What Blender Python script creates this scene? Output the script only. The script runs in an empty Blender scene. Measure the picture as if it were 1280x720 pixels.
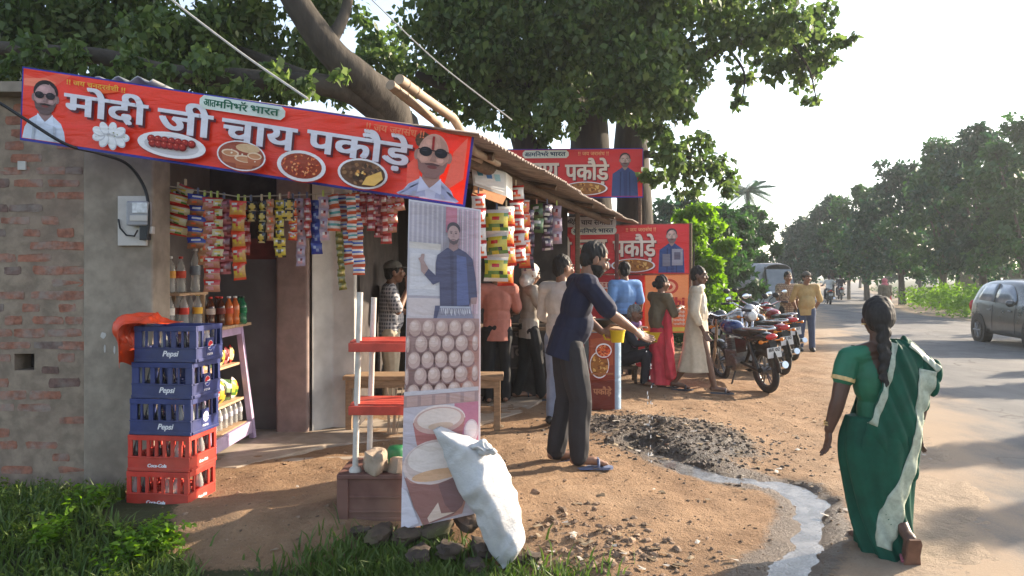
import bpy, bmesh, math, random
import numpy as np
from mathutils import Vector, Matrix, Quaternion, noise

R = math.radians
S = bpy.context.scene
COL = S.collection
rng = random.Random(7)

# ------------------------------------------------------------------ camera, sky, sun, exposure
F, HZ, CH = 950.0, 345.0, 1.6          # focal length (px of a 1280 px frame), horizon row, eye height
cam_d = bpy.data.cameras.new('camera'); cam = bpy.data.objects.new('camera', cam_d); COL.objects.link(cam)
cam.location = (0, 0, CH); cam.rotation_euler = (R(90), 0, 0)
cam_d.sensor_width = 36; cam_d.lens = F / 1280 * 36; cam_d.shift_y = -(360 - HZ) / 1280
cam_d.clip_start = 0.1; cam_d.clip_end = 3000
S.camera = cam
SUN_EL, SUN_AZ = R(22), R(63)            # azimuth from +Y towards +X
world = bpy.data.worlds.new('World'); S.world = world; world.use_nodes = True
nt = world.node_tree; nt.nodes.clear()
sky = nt.nodes.new('ShaderNodeTexSky'); sky.sky_type = 'NISHITA'; sky.sun_disc = False
sky.sun_elevation = SUN_EL; sky.sun_rotation = SUN_AZ; sky.air_density = 1.0; sky.dust_density = 1.6; sky.ozone_density = 1.6
bg = nt.nodes.new('ShaderNodeBackground'); bg.inputs['Strength'].default_value = 0.15
wo = nt.nodes.new('ShaderNodeOutputWorld')
hs_ = nt.nodes.new('ShaderNodeHueSaturation'); hs_.inputs['Saturation'].default_value = 0.7          # thin white evening cloud veil
nt.links.new(sky.outputs[0], hs_.inputs['Color']); nt.links.new(hs_.outputs[0], bg.inputs['Color']); nt.links.new(bg.outputs[0], wo.inputs['Surface'])
sun_d = bpy.data.lights.new('sun', 'SUN'); sun_d.energy = 5.0; sun_d.angle = R(0.5); sun_d.color = (1.0, 0.84, 0.64)
sun = bpy.data.objects.new('sun', sun_d); COL.objects.link(sun)
to_sun = Vector((math.sin(SUN_AZ) * math.cos(SUN_EL), math.cos(SUN_AZ) * math.cos(SUN_EL), math.sin(SUN_EL)))
sun.rotation_euler = to_sun.to_track_quat('Z', 'Y').to_euler()
S.view_settings.view_transform = 'Standard'; S.view_settings.look = 'None'
S.view_settings.exposure = 1.45; S.view_settings.gamma = 1
S.render.engine = 'CYCLES'
S.cycles.use_denoising = True; S.cycles.max_bounces = 8; S.cycles.transparent_max_bounces = 16
S.cycles.volume_bounces = 0

def W(px, py, d):                          # photo pixel at depth d -> metres
    return Vector(((px - 640) / F * d, d, CH + (HZ - py) / F * d))
def GP(px, py, z=0.0):                     # photo pixel on the level z
    d = (CH - z) * F / (py - HZ)
    return Vector(((px - 640) / F * d, d, z))

# ------------------------------------------------------------------ materials
def _n(t, typ, **kw):
    n = t.nodes.new(typ)
    for k, v in kw.items(): setattr(n, k, v)
    return n
def srgb(r, g, b):
    f = lambda c: (c / 255 / 12.92) if c / 255 <= 0.04045 else ((c / 255 + 0.055) / 1.055) ** 2.4
    return (f(r), f(g), f(b))
def mixc(t, fac, a, b):
    m = _n(t, 'ShaderNodeMix', data_type='RGBA')
    for v, i in ((fac, 0), (a, 6), (b, 7)):
        if isinstance(v, bpy.types.NodeSocket): t.links.new(v, m.inputs[i])
        elif isinstance(v, (int, float)): m.inputs[i].default_value = v
        else: m.inputs[i].default_value = (*v, 1)
    return m.outputs[2]
def ramp(t, src, lo, hi):
    m = _n(t, 'ShaderNodeMapRange'); m.interpolation_type = 'SMOOTHSTEP'
    t.links.new(src, m.inputs[0]); m.inputs[1].default_value = lo; m.inputs[2].default_value = hi
    return m.outputs[0]
def tex(t, vec, scale, detail=4, rough=0.6, dist=0.0, dim=None):
    n = _n(t, 'ShaderNodeTexNoise'); n.inputs['Scale'].default_value = scale; n.inputs['Detail'].default_value = detail
    n.inputs['Roughness'].default_value = rough; n.inputs['Distortion'].default_value = dist
    t.links.new(vec, n.inputs['Vector']); return n.outputs['Fac']
def stretch(t, vec, sc):
    m = _n(t, 'ShaderNodeMapping'); m.inputs['Scale'].default_value = sc; t.links.new(vec, m.inputs['Vector']); return m.outputs[0]
def math_(t, op, a, b=0.0):
    m = _n(t, 'ShaderNodeMath', operation=op)
    for v, i in ((a, 0), (b, 1)):
        if isinstance(v, bpy.types.NodeSocket): t.links.new(v, m.inputs[i])
        else: m.inputs[i].default_value = v
    return m.outputs[0]
def newmat(name):
    m = bpy.data.materials.new(name); m.use_nodes = True
    t = m.node_tree; p = t.nodes['Principled BSDF']
    return m, t, p
def coords(t, world=False):
    if world: return _n(t, 'ShaderNodeNewGeometry').outputs['Position']
    return _n(t, 'ShaderNodeTexCoord').outputs['Object']
def bump(t, p, h, strength, dist):
    b = _n(t, 'ShaderNodeBump'); b.inputs['Strength'].default_value = strength; b.inputs['Distance'].default_value = dist
    t.links.new(h, b.inputs['Height']); t.links.new(b.outputs[0], p.inputs['Normal'])
def mat(name, col, rough=0.7, var=0.25, scale=12, bmp=0.3, metal=0.0, dirt=None, dirt_amt=0.4, spec=0.4, world=False, sc3=None, trans=0.0, alpha=1.0, coat=0.0, island=0.0, bdist=0.004):
    """a worn plain surface: mottled colour, patches of dirt, uneven gloss and fine relief"""
    m, t, p = newmat(name); v = coords(t, world)
    if sc3: v = stretch(t, v, sc3)
    n1 = tex(t, v, scale, 6); n2 = tex(t, v, scale * 0.23, 4, 0.65)
    dk = tuple(c * (1 - var) for c in col); lt = tuple(min(1, c * (1 + var)) for c in col)
    c = mixc(t, ramp(t, n1, 0.3, 0.7), dk, lt)
    if dirt is not None:
        f = math_(t, 'MULTIPLY', ramp(t, n2, 0.42, 0.68), dirt_amt); c = mixc(t, f, c, dirt)
    if island:
        g = _n(t, 'ShaderNodeNewGeometry'); h = _n(t, 'ShaderNodeHueSaturation')
        h.inputs['Hue'].default_value = 0.5
        t.links.new(c, h.inputs['Color'])
        mr = _n(t, 'ShaderNodeMapRange'); t.links.new(g.outputs['Random Per Island'], mr.inputs[0]); mr.inputs[3].default_value = 1 - island; mr.inputs[4].default_value = 1 + island
        t.links.new(mr.outputs[0], h.inputs['Value']); c = h.outputs[0]
    t.links.new(c, p.inputs['Base Color'])
    mr = _n(t, 'ShaderNodeMapRange'); t.links.new(n2, mr.inputs[0]); mr.inputs[3].default_value = max(0, rough - 0.12); mr.inputs[4].default_value = min(1, rough + 0.12)
    t.links.new(mr.outputs[0], p.inputs['Roughness'])
    p.inputs['Metallic'].default_value = metal; p.inputs['Specular IOR Level'].default_value = spec
    p.inputs['Coat Weight'].default_value = coat; p.inputs['Coat Roughness'].default_value = 0.15
    if trans: p.inputs['Transmission Weight'].default_value = trans
    if bmp: bump(t, p, n1, bmp, bdist)
    return m
def flat(name, col, rough=0.55, spec=0.3, wrinkle=True):
    """plain printed ink"""
    m, t, p = newmat(name); v = coords(t); n = tex(t, v, 60, 2)
    c = mixc(t, n, tuple(x * 0.9 for x in col), tuple(min(1, x * 1.08) for x in col))
    if wrinkle:
        g = coords(t, True); w1 = tex(t, stretch(t, g, (1.2, 1.2, 3.5)), 2.2, 4, .5, .6); w2 = tex(t, g, 1.1, 5, .6)
        c = mixc(t, math_(t, 'MULTIPLY', ramp(t, w2, .48, .72), .16), c, tuple(.25 * x + .17 for x in col)); bump(t, p, w1, .55, .05)
    t.links.new(c, p.inputs['Base Color']); p.inputs['Roughness'].default_value = rough; p.inputs['Specular IOR Level'].default_value = spec
    return m
_inks = {}
def ink(r, g, b):
    k = (r, g, b)
    if k not in _inks: _inks[k] = flat('ink_%d_%d_%d' % k, srgb(r, g, b))
    return _inks[k]
def leafmat(name, cols, trans=0.35, rough=0.5, dead=None):
    m, t, p = newmat(name); g = _n(t, 'ShaderNodeNewGeometry'); v = g.outputs['Position']
    cr = _n(t, 'ShaderNodeValToRGB'); e = cr.color_ramp.elements
    e[0].position = 0; e[0].color = (*cols[0], 1); e[1].position = 1; e[1].color = (*cols[-1], 1)
    for i, c in enumerate(cols[1:-1]): x = e.new((i + 1) / (len(cols) - 1)); x.color = (*c, 1)
    big = tex(t, v, 0.9, 3)
    f = math_(t, 'ADD', math_(t, 'MULTIPLY', g.outputs['Random Per Island'], 0.65), math_(t, 'MULTIPLY', ramp(t, big, 0.3, 0.7), 0.35))
    t.links.new(f, cr.inputs[0]); c = cr.outputs[0]
    t.links.new(c, p.inputs['Base Color']); p.inputs['Roughness'].default_value = rough; p.inputs['Specular IOR Level'].default_value = 0.35
    tr = _n(t, 'ShaderNodeBsdfTranslucent'); mx = _n(t, 'ShaderNodeMixShader'); mx.inputs[0].default_value = trans
    hs = _n(t, 'ShaderNodeHueSaturation'); hs.inputs['Value'].default_value = 1.5; hs.inputs['Saturation'].default_value = 1.15
    t.links.new(c, hs.inputs['Color']); t.links.new(hs.outputs[0], tr.inputs['Color'])
    t.links.new(p.outputs[0], mx.inputs[1]); t.links.new(tr.outputs[0], mx.inputs[2])
    t.links.new(mx.outputs[0], t.nodes['Material Output'].inputs['Surface'])
    return m
def glass(name, col, rough=0.08, alpha=0.35):
    m, t, p = newmat(name); v = coords(t); n = tex(t, v, 9, 3)
    t.links.new(mixc(t, n, tuple(x * 0.8 for x in col), col), p.inputs['Base Color'])
    p.inputs['Roughness'].default_value = rough; p.inputs['Alpha'].default_value = alpha; p.inputs['Specular IOR Level'].default_value = 0.7
    return m

# ------------------------------------------------------------------ objects
def wl(o):
    v = Vector((0, 0, 0))
    while o is not None: v = v + o.location; o = o.parent
    return v
def tag(o, label=None, cat=None, group=None, kind=None):
    if label: o['label'] = label
    if cat: o['category'] = cat
    if group: o['group'] = group
    if kind: o['kind'] = kind
    return o
def thing(name, label, cat, loc=(0, 0, 0), rz=0.0, group=None):
    o = bpy.data.objects.new(name, None); COL.objects.link(o); o.location = loc; o.rotation_euler = (0, 0, rz)
    o.empty_display_size = 0.1
    return tag(o, label, cat, group)
def link_mesh(name, me, mats, parent=None, loc=None):
    if not isinstance(mats, (list, tuple)): mats = [mats]
    if len(me.materials) == 0:
        for m in mats: me.materials.append(m)
    o = bpy.data.objects.new(name, me); COL.objects.link(o)
    if parent is not None: o.parent = parent
    if loc is not None: o.location = loc
    return o
def copy_tree(o, parent=None):
    c = o.copy(); COL.objects.link(c)
    if parent is not None: c.parent = parent
    for ch in list(o.children): copy_tree(ch, c)
    return c

class MB:
    """collects shapes into one mesh"""
    def __init__(s): s.v = []; s.f = []; s.m = []; s.mi = 0
    def add(s, vs, fs, M=None):
        b = len(s.v)
        for v in vs: s.v.append(tuple(M @ Vector(v)) if M is not None else tuple(v))
        for f in fs: s.f.append(tuple(i + b for i in f)); s.m.append(s.mi)
        return s
    def box(s, c, size, M=None, rz=0.0, taper=1.0):
        x, y, z = [k / 2 for k in size]; t = taper
        vs = [(-x, -y, -z), (x, -y, -z), (x, y, -z), (-x, y, -z), (-x * t, -y * t, z), (x * t, -y * t, z), (x * t, y * t, z), (-x * t, y * t, z)]
        T = Matrix.Translation(Vector(c)) @ Matrix.Rotation(rz, 4, 'Z')
        if M is not None: T = M @ T
        return s.add(vs, [(3, 2, 1, 0), (4, 5, 6, 7), (0, 1, 5, 4), (1, 2, 6, 5), (2, 3, 7, 6), (3, 0, 4, 7)], T)
    def tube(s, pts, rad, n=8, cap=True, flatx=1.0):
        pts = [Vector(p) for p in pts]
        if not isinstance(rad, (list, tuple)): rad = [rad] * len(pts)
        b = len(s.v); up = None
        for i, p in enumerate(pts):
            d = (pts[min(i + 1, len(pts) - 1)] - pts[max(i - 1, 0)])
            d = d.normalized() if d.length > 1e-9 else Vector((0, 0, 1))
            if up is None:
                a = Vector((0, 0, 1)) if abs(d.z) < 0.9 else Vector((1, 0, 0)); u = d.cross(a).normalized()
            else:
                u = (up - d * up.dot(d)); u = u.normalized() if u.length > 1e-6 else d.orthogonal().normalized()
            up = u; w = d.cross(u)
            for k in range(n):
                a = 2 * math.pi * k / n
                s.v.append(tuple(p + (u * math.cos(a) * flatx + w * math.sin(a)) * rad[i]))
        for i in range(len(pts) - 1):
            for k in range(n):
                a, c = b + i * n + k, b + i * n + (k + 1) % n
                s.f.append((a, c, c + n, a + n)); s.m.append(s.mi)
        if cap:
            s.f.append(tuple(b + k for k in reversed(range(n)))); s.m.append(s.mi)
            e = b + (len(pts) - 1) * n
            s.f.append(tuple(e + k for k in range(n))); s.m.append(s.mi)
        return s
    def lathe(s, prof, c=(0, 0, 0), n=12, M=None):
        """profile of (radius, z)"""
        vs = []; fs = []
        for r, z in prof:
            for k in range(n):
                a = 2 * math.pi * k / n; vs.append((c[0] + r * math.cos(a), c[1] + r * math.sin(a), c[2] + z))
        for i in range(len(prof) - 1):
            for k in range(n):
                a, b = i * n + k, i * n + (k + 1) % n; fs.append((a, b, b + n, a + n))
        fs.append(tuple(reversed(range(n)))); e = (len(prof) - 1) * n; fs.append(tuple(range(e, e + n)))
        return s.add(vs, fs, M)
    def ell(s, c, r, M=None, nu=10, nv=7):
        vs = [(0, 0, -1)]; fs = []
        for i in range(1, nv):
            th = -math.pi / 2 + math.pi * i / nv
            for k in range(nu):
                a = 2 * math.pi * k / nu; vs.append((math.cos(th) * math.cos(a), math.cos(th) * math.sin(a), math.sin(th)))
        vs.append((0, 0, 1)); L = len(vs) - 1
        for k in range(nu): fs.append((0, 1 + (k + 1) % nu, 1 + k)); fs.append((L, L - nu + k, L - nu + (k + 1) % nu))
        for i in range(nv - 2):
            for k in range(nu):
                a, b = 1 + i * nu + k, 1 + i * nu + (k + 1) % nu; fs.append((a, b, b + nu, a + nu))
        T = Matrix.Translation(Vector(c)) @ (M if M is not None else Matrix.Identity(4)) @ Matrix.Diagonal((*r, 1))
        return s.add(vs, fs, T)
    def prism(s, poly, z0, z1, M=None):
        n = len(poly); vs = [(x, y, z0) for x, y in poly] + [(x, y, z1) for x, y in poly]
        fs = [tuple(reversed(range(n))), tuple(range(n, 2 * n))] + [(i, (i + 1) % n, (i + 1) % n + n, i + n) for i in range(n)]
        return s.add(vs, fs, M)
    def poly(s, pts, M=None): return s.add(pts, [tuple(range(len(pts)))], M)
    def mesh(s, name, off=None, smooth=False):
        me = bpy.data.meshes.new(name); vs = s.v
        if off is not None: vs = [(a - off.x, b - off.y, c - off.z) for a, b, c in vs]
        me.from_pydata(vs, [], s.f); me.update()
        if any(s.m): me.polygons.foreach_set('material_index', s.m)
        if smooth: me.polygons.foreach_set('use_smooth', [True] * len(me.polygons))
        return me
    def build(s, name, mats, parent=None, world=False, smooth=False, bevel=0.0, seg=2, ang=35, kind=None):
        me = s.mesh(name, wl(parent) if (world and parent is not None) else None, smooth)
        o = link_mesh(name, me, mats, parent)
        if bevel:
            b = o.modifiers.new('bevel', 'BEVEL'); b.width = bevel; b.segments = seg; b.limit_method = 'ANGLE'; b.angle_limit = R(ang)
        if smooth and ang < 180:
            try: me.set_sharp_from_angle(angle=R(50))
            except Exception: pass
        if kind: o['kind'] = kind
        return o

def np_mesh(name, V, Fc, smooth=False):
    """V (n,3), Fc (m,k) -> mesh, fast"""
    me = bpy.data.meshes.new(name); V = np.asarray(V, np.float32); Fc = np.asarray(Fc, np.int32); k = Fc.shape[1]
    me.vertices.add(len(V)); me.vertices.foreach_set('co', V.ravel())
    me.loops.add(Fc.size); me.loops.foreach_set('vertex_index', Fc.ravel())
    me.polygons.add(len(Fc)); me.polygons.foreach_set('loop_start', np.arange(0, Fc.size, k, dtype=np.int32))
    if smooth: me.polygons.foreach_set('use_smooth', np.ones(len(Fc), bool))
    me.update(calc_edges=True); return me

def sines(P, freq, seed, n=6, sc=(1, 1, 1)):
    """smooth vectorised noise in about -1..1"""
    r = np.random.default_rng(seed); P = np.asarray(P) * np.asarray(sc); o = np.zeros(len(P))
    q = P.copy()
    for i in range(n):
        k = r.normal(size=3); k /= np.linalg.norm(k); f = freq * (0.6 + 1.1 * r.random())
        o += np.sin(q @ k * f + r.random() * 6.28)
        q = q + 0.25 / freq * np.sin(P[:, [1, 2, 0]] * freq * 0.9 + i)
    return o / (n ** 0.5 * 1.2)

def loft(rows, n=44, sub=6, folds=None, cuts=(), cap=True):
    """smooth closed tube of cloth through rows (z, cx, cy, rx, ry); folds(theta, z) pushes it in and out"""
    rows = [np.array(r, float) for r in rows]; out = []
    for i in range(len(rows) - 1):
        p0, p1, p2, p3 = rows[max(i - 1, 0)], rows[i], rows[i + 1], rows[min(i + 2, len(rows) - 1)]
        for k in range(sub):
            t = k / sub; out.append(.5 * ((2 * p1) + (p2 - p0) * t + (2 * p0 - 5 * p1 + 4 * p2 - p3) * t * t + (3 * p1 - p0 - 3 * p2 + p3) * t ** 3))
    out.append(rows[-1]); A = np.array(out); th = np.linspace(0, 2 * np.pi, n, endpoint=False)
    Z = np.repeat(A[:, 0:1], n, 1); h = folds(np.repeat(th[None], len(A), 0), Z) if folds else 0 * Z
    X = A[:, 1:2] + (A[:, 3:4] + h) * np.cos(th)[None]; Y = A[:, 2:3] + (A[:, 4:5] + h) * np.sin(th)[None]
    V = np.stack([X, Y, Z], -1).reshape(-1, 3); me = bpy.data.meshes.new('cloth'); fs = []
    for i in range(len(A) - 1):
        for j in range(n): a, b = i * n + j, i * n + (j + 1) % n; fs.append((a, b, b + n, a + n))
    if cap: fs += [tuple(reversed(range(n))), tuple(range((len(A) - 1) * n, len(A) * n))]
    me.from_pydata([tuple(v) for v in V], [], fs); me.update()
    if cuts:
        bm = bmesh.new(); bm.from_mesh(me)
        for co, no in cuts: bmesh.ops.bisect_plane(bm, geom=bm.verts[:] + bm.edges[:] + bm.faces[:], plane_co=co, plane_no=no, clear_outer=True)
        bmesh.ops.recalc_face_normals(bm, faces=bm.faces); bm.to_mesh(me); bm.free()
    me.polygons.foreach_set('use_smooth', np.ones(len(me.polygons), bool)); me.update(); return me
def pleats(seed, amp, fr=6, diag=0.0, z0=0.0, z1=1.0):
    r = random.Random(seed); ph = [r.random() * 6.28 for _ in range(4)]
    def f(th, z):
        k = np.clip((z1 - z) / (z1 - z0), 0.15, 1); u = th + diag * z + .25 * np.sin(z * 5 + ph[0])
        return amp * k * (np.sin(u * fr + ph[1] + .8 * np.sin(th * 2 + ph[2])) * .6 + .4 * np.sin(u * (fr * 2 + 1) + ph[3] + 1.5 * np.sin(th * 3)))
    return f

def remesh(mb, voxel, smooth=2, fold=0.0, ffreq=18, fsc=(1, 1, 1), seed=1, cuts=(), deci=0.0, ridged=False):
    """one continuous skin over overlapping closed shapes; optional cloth folds and clean cut ends"""
    me = mb.mesh('tmp'); o = bpy.data.objects.new('tmp', me); COL.objects.link(o)
    r = o.modifiers.new('r', 'REMESH'); r.mode = 'VOXEL'; r.voxel_size = voxel
    if smooth: sm = o.modifiers.new('s', 'SMOOTH'); sm.factor = 0.5; sm.iterations = smooth
    if deci: d = o.modifiers.new('d', 'DECIMATE'); d.ratio = deci
    dg = bpy.context.evaluated_depsgraph_get()
    out = bpy.data.meshes.new_from_object(o.evaluated_get(dg)); bpy.data.objects.remove(o); bpy.data.meshes.remove(me)
    if cuts:
        bm = bmesh.new(); bm.from_mesh(out)
        for co, no in cuts:
            g = bmesh.ops.bisect_plane(bm, geom=bm.verts[:] + bm.edges[:] + bm.faces[:], plane_co=co, plane_no=no, clear_outer=True)
            e = [x for x in g['geom_cut'] if isinstance(x, bmesh.types.BMEdge)]
            bmesh.ops.holes_fill(bm, edges=e, sides=0)
        bm.to_mesh(out); bm.free()
    n = len(out.vertices)
    if fold and n:
        P = np.empty(n * 3, np.float32); out.vertices.foreach_get('co', P); P = P.reshape(-1, 3)
        N = np.empty(n * 3, np.float32); out.vertices.foreach_get('normal', N); N = N.reshape(-1, 3)
        h = sines(P, ffreq, seed, sc=fsc) + 0.5 * sines(P, ffreq * 2.3, seed + 5, sc=fsc)
        if ridged: h = (1 - 2.2 * np.abs(sines(P, ffreq, seed, sc=fsc))) + .5 * (1 - 2.2 * np.abs(sines(P, ffreq * 2.2, seed + 5, sc=fsc)))
        P = P + N * (h * fold)[:, None]; out.vertices.foreach_set('co', P.astype(np.float32).ravel())
    out.polygons.foreach_set('use_smooth', np.ones(len(out.polygons), bool)); out.update()
    return out

# ------------------------------------------------------------------ lettering
def text_verts(s, size=1.0, clip=None):
    c = bpy.data.curves.new('t', 'FONT'); c.body = s; c.size = size; c.resolution_u = 3
    o = bpy.data.objects.new('t', c); COL.objects.link(o); dg = bpy.context.evaluated_depsgraph_get()
    me = bpy.data.meshes.new_from_object(o.evaluated_get(dg))
    v = [(a.co.x, a.co.y) for a in me.vertices]; f = [tuple(p.vertices) for p in me.polygons]
    bpy.data.objects.remove(o); bpy.data.curves.remove(c); bpy.data.meshes.remove(me)
    return v, f
def text_into(mb, s, x0, y0, h=None, w=None, bold=0.0, z=0.0, mi=0, skew=0.0, boldy=None):
    """letters into mb with the box's lower left at x0, y0 and the height h or width w; bold by offset copies"""
    v, f = text_verts(s)
    if not v: return 0
    X0 = min(a for a, b in v); X1 = max(a for a, b in v); Y0 = min(b for a, b in v); Y1 = max(b for a, b in v)
    kx = ky = 1.0
    if h is not None: ky = h / (Y1 - Y0); kx = ky
    if w is not None: kx = w / (X1 - X0); ky = kx if h is None else ky
    by = bold * 0.5 if boldy is None else boldy
    offs = [(0, 0)] if not bold else [(-1, -1), (1, -1), (-1, 1), (1, 1), (0, 0), (-1, 0), (1, 0)]
    mb.mi = mi
    for i, (a, b) in enumerate(offs):
        mb.add([(x0 + (x - X0) * kx + (y - Y0) * ky * skew + a * bold, y0 + (y - Y0) * ky + b * by, z + i * 0.00012) for x, y in v], f)
    return (X1 - X0) * kx
# ------------------------------------------------------------------ ground and road
_ly = [-8, 1, 4.05, 7.07, 16, 27.6, 50, 100, 200, 900]; _lx = [-5, 0.1, 1.75, 3.4, 6.7, 10.5, 18.4, 40, 90, 440]
_ry = [-8, 0, 8, 16, 24, 32, 43, 50, 100, 200, 900]; _rx = [10.5, 12, 13, 14.5, 16, 17.3, 21.3, 25, 46, 97, 450]
xL = lambda y: np.interp(y, _ly, _lx)
xR = lambda y: np.interp(y, _ry, _rx)
sst = lambda a, b, x: (lambda t: t * t * (3 - 2 * t))(np.clip((x - a) / (b - a), 0, 1))
CHAN = [(1.25, 6.35), (1.62, 5.92), (2.0, 5.62), (2.22, 5.2), (2.0, 4.72), (1.72, 4.3), (1.45, 3.9), (1.2, 3.4)]
CHAN = [tuple(GP(px, py, 0.04)[:2]) for px, py in ((800, 566), (845, 582), (890, 592), (940, 599), (985, 606), (1012, 625), (1017, 655), (998, 690), (968, 716), (930, 760), (860, 830))]
def _seg_dist(x, y, pts):
    D = np.full(np.shape(x), 1e9)
    for (a, b), (c, d) in zip(pts[:-1], pts[1:]):
        t = np.clip(((x - a) * (c - a) + (y - b) * (d - b)) / ((c - a) ** 2 + (d - b) ** 2), 0, 1)
        D = np.minimum(D, np.hypot(x - a - t * (c - a), y - b - t * (d - b)))
    return D
MOUND = GP(855, 548, 0.1)
def ground_smooth(x, y):
    s = x - xL(y)
    h = 0.10 * sst(-0.6, -2.6, s) + 0.022 * sst(0.9, -0.1, s) - 0.05 * sst(0.7, 1.4, s)
    h = np.where(x > xR(y) - 0.5, 0.0 + 0.05 * sst(-0.2, 2.0, x - xR(y)) - 0.04 * (x < xR(y)), h)
    near = sst(4.75, 4.0, y) * sst(0.6, -0.2, x)                      # the bank falls away towards the camera
    h = h - 0.20 * near
    return h
def gz(x, y): return float(ground_smooth(np.array(float(x)), np.array(float(y))))
def ground_full(x, y):
    P = np.stack([x, y, np.zeros_like(x)], -1).reshape(-1, 3); sh = x.shape
    f = lambda fr, sd: sines(P, fr, sd, 7).reshape(sh)
    s = x - xL(y); inroad = sst(0.8, 1.5, s) * (x < xR(y))
    h = ground_smooth(x, y)
    k = sst(24, 10, y) * (1 - inroad)
    amp = 0.010 + 0.014 * sst(-0.4, -1.6, s)
    h = h + k * (amp * f(2.6, 1) + 0.009 * f(9, 2) + 0.006 * np.abs(f(26, 3)) + 0.004 * f(55, 4))
    # mound of dark rubbish and ash
    m = np.exp(-(((x - MOUND.x) / 0.62) ** 2 + ((y - MOUND.y) / 0.75) ** 2) ** 1.3)
    h = h + m * (0.075 + 0.018 * np.abs(f(17, 8)) + 0.02 * np.abs(f(38, 9)))
    m2 = np.exp(-(((x - MOUND.x + 0.75) / 0.5) ** 2 + ((y - MOUND.y - 0.5) / 0.45) ** 2))
    h = h + m2 * (0.06 + 0.02 * np.abs(f(20, 10)))
    # ruts left by a tyre beside the shop corner
    t = _seg_dist(x, y, [tuple(GP(735, 568, .1)[:2]), tuple(GP(690, 610, .1)[:2]), tuple(GP(640, 655, .1)[:2])])
    h = h + np.exp(-(t / 0.16) ** 2) * 0.026 * np.clip(3 * np.sin(x * 34 - y * 40), -1, 1) * sst(-0.9, 0.2, f(5, 12))
    # the drain line
    c = _seg_dist(x, y, CHAN) + 0.045 * f(6, 14) + 0.028 * f(19, 15)
    h = h - 0.06 * np.exp(-(c / 0.13) ** 2)
    h = np.where((y > 22) & (s > -0.1) & (x < xR(y)), -0.06, h)
    return h
def _axis(lo, hi, st, far_lo, far_hi, gr=1.12):
    a = list(np.arange(lo, hi, st)); b = [lo]; q = st
    while b[-1] > far_lo: q *= gr; b.append(b[-1] - q)
    c = [a[-1]]; q = st
    while c[-1] < far_hi: q *= gr; c.append(c[-1] + q)
    return np.array(b[1:][::-1] + a + c[1:])
gx = _axis(-4.2, 6.2, 0.035, -420, 520); gy = _axis(3.0, 13.0, 0.035, -40, 800)
GX, GY = np.meshgrid(gx, gy)
GZ = ground_full(GX, GY)
nx, ny = len(gx), len(gy)
idx = np.arange(nx * ny).reshape(ny, nx)
quads = np.stack([idx[:-1, :-1], idx[:-1, 1:], idx[1:, 1:], idx[1:, :-1]], -1).reshape(-1, 4)
gme = np_mesh('ground', np.stack([GX, GY, GZ], -1).reshape(-1, 3), quads, True)

def ground_material():
    m, t, p = newmat('dirt'); v = coords(t, True)
    big = tex(t, v, 0.55, 5, 0.6); mid = tex(t, v, 2.6, 6, 0.65, 0.4); fine = tex(t, v, 34, 5, 0.7); grit = tex(t, v, 140, 3, 0.6)
    c = mixc(t, ramp(t, mid, 0.3, 0.7), (0.205, 0.122, 0.068), (0.33, 0.21, 0.122))
    c = mixc(t, math_(t, 'MULTIPLY', ramp(t, big, 0.45, 0.7), 0.6), c, (0.30, 0.21, 0.135))
    c = mixc(t, math_(t, 'MULTIPLY', ramp(t, fine, 0.55, 0.72), 0.6), c, (0.14, 0.08, 0.048))
    c = mixc(t, math_(t, 'MULTIPLY', ramp(t, grit, 0.62, 0.7), 0.5), c, (0.50, 0.41, 0.32))
    # ash and wet black rubbish over the mound, washed along the drain
    at = _n(t, 'ShaderNodeAttribute', attribute_name='ash')
    wob = math_(t, 'ADD', at.outputs['Fac'], math_(t, 'MULTIPLY', math_(t, 'SUBTRACT', mid, 0.5), 0.5))
    wob = math_(t, 'ADD', wob, math_(t, 'MULTIPLY', math_(t, 'SUBTRACT', fine, 0.5), 0.7))
    am = ramp(t, wob, 0.38, 0.62)
    ash = mixc(t, ramp(t, fine, 0.35, 0.65), (0.068, 0.052, 0.04), (0.185, 0.145, 0.113))
    c = mixc(t, am, c, ash)
    at4 = _n(t, 'ShaderNodeAttribute', attribute_name='wet'); wf = math_(t, 'ADD', at4.outputs['Fac'], math_(t, 'ADD', math_(t, 'MULTIPLY', math_(t, 'SUBTRACT', mid, 0.5), 0.7), math_(t, 'MULTIPLY', math_(t, 'SUBTRACT', fine, 0.5), 0.5))); wm = ramp(t, wf, .3, .6)
    at3 = _n(t, 'ShaderNodeAttribute', attribute_name='dust')
    c = mixc(t, ramp(t, math_(t, 'ADD', at3.outputs['Fac'], math_(t, 'MULTIPLY', math_(t, 'SUBTRACT', mid, 0.5), 0.9)), 0.3, 0.9), c, (0.33, 0.255, 0.185))
    at2 = _n(t, 'ShaderNodeAttribute', attribute_name='turf')
    c = mixc(t, ramp(t, math_(t, 'ADD', at2.outputs['Fac'], math_(t, 'MULTIPLY', math_(t, 'SUBTRACT', fine, 0.5), 0.8)), 0.4, 0.6), c, (0.055, 0.06, 0.025))
    c = mixc(t, math_(t, 'MULTIPLY', wm, .8), c, (.055, .043, .034))
    t.links.new(c, p.inputs['Base Color'])
    rr = _n(t, 'ShaderNodeMapRange'); t.links.new(wm, rr.inputs[0]); rr.inputs[3].default_value = 0.92; rr.inputs[4].default_value = 0.38
    t.links.new(rr.outputs[0], p.inputs['Roughness']); p.inputs['Specular IOR Level'].default_value = 0.25
    hh = math_(t, 'ADD', math_(t, 'MULTIPLY', fine, 1.0), math_(t, 'MULTIPLY', grit, 0.35))
    bump(t, p, hh, 0.95, 0.028)
    return m
def vattr(me, name, arr):
    a = me.attributes.new(name, 'FLOAT', 'POINT'); a.data.foreach_set('value', np.asarray(arr, np.float32).ravel())
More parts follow.
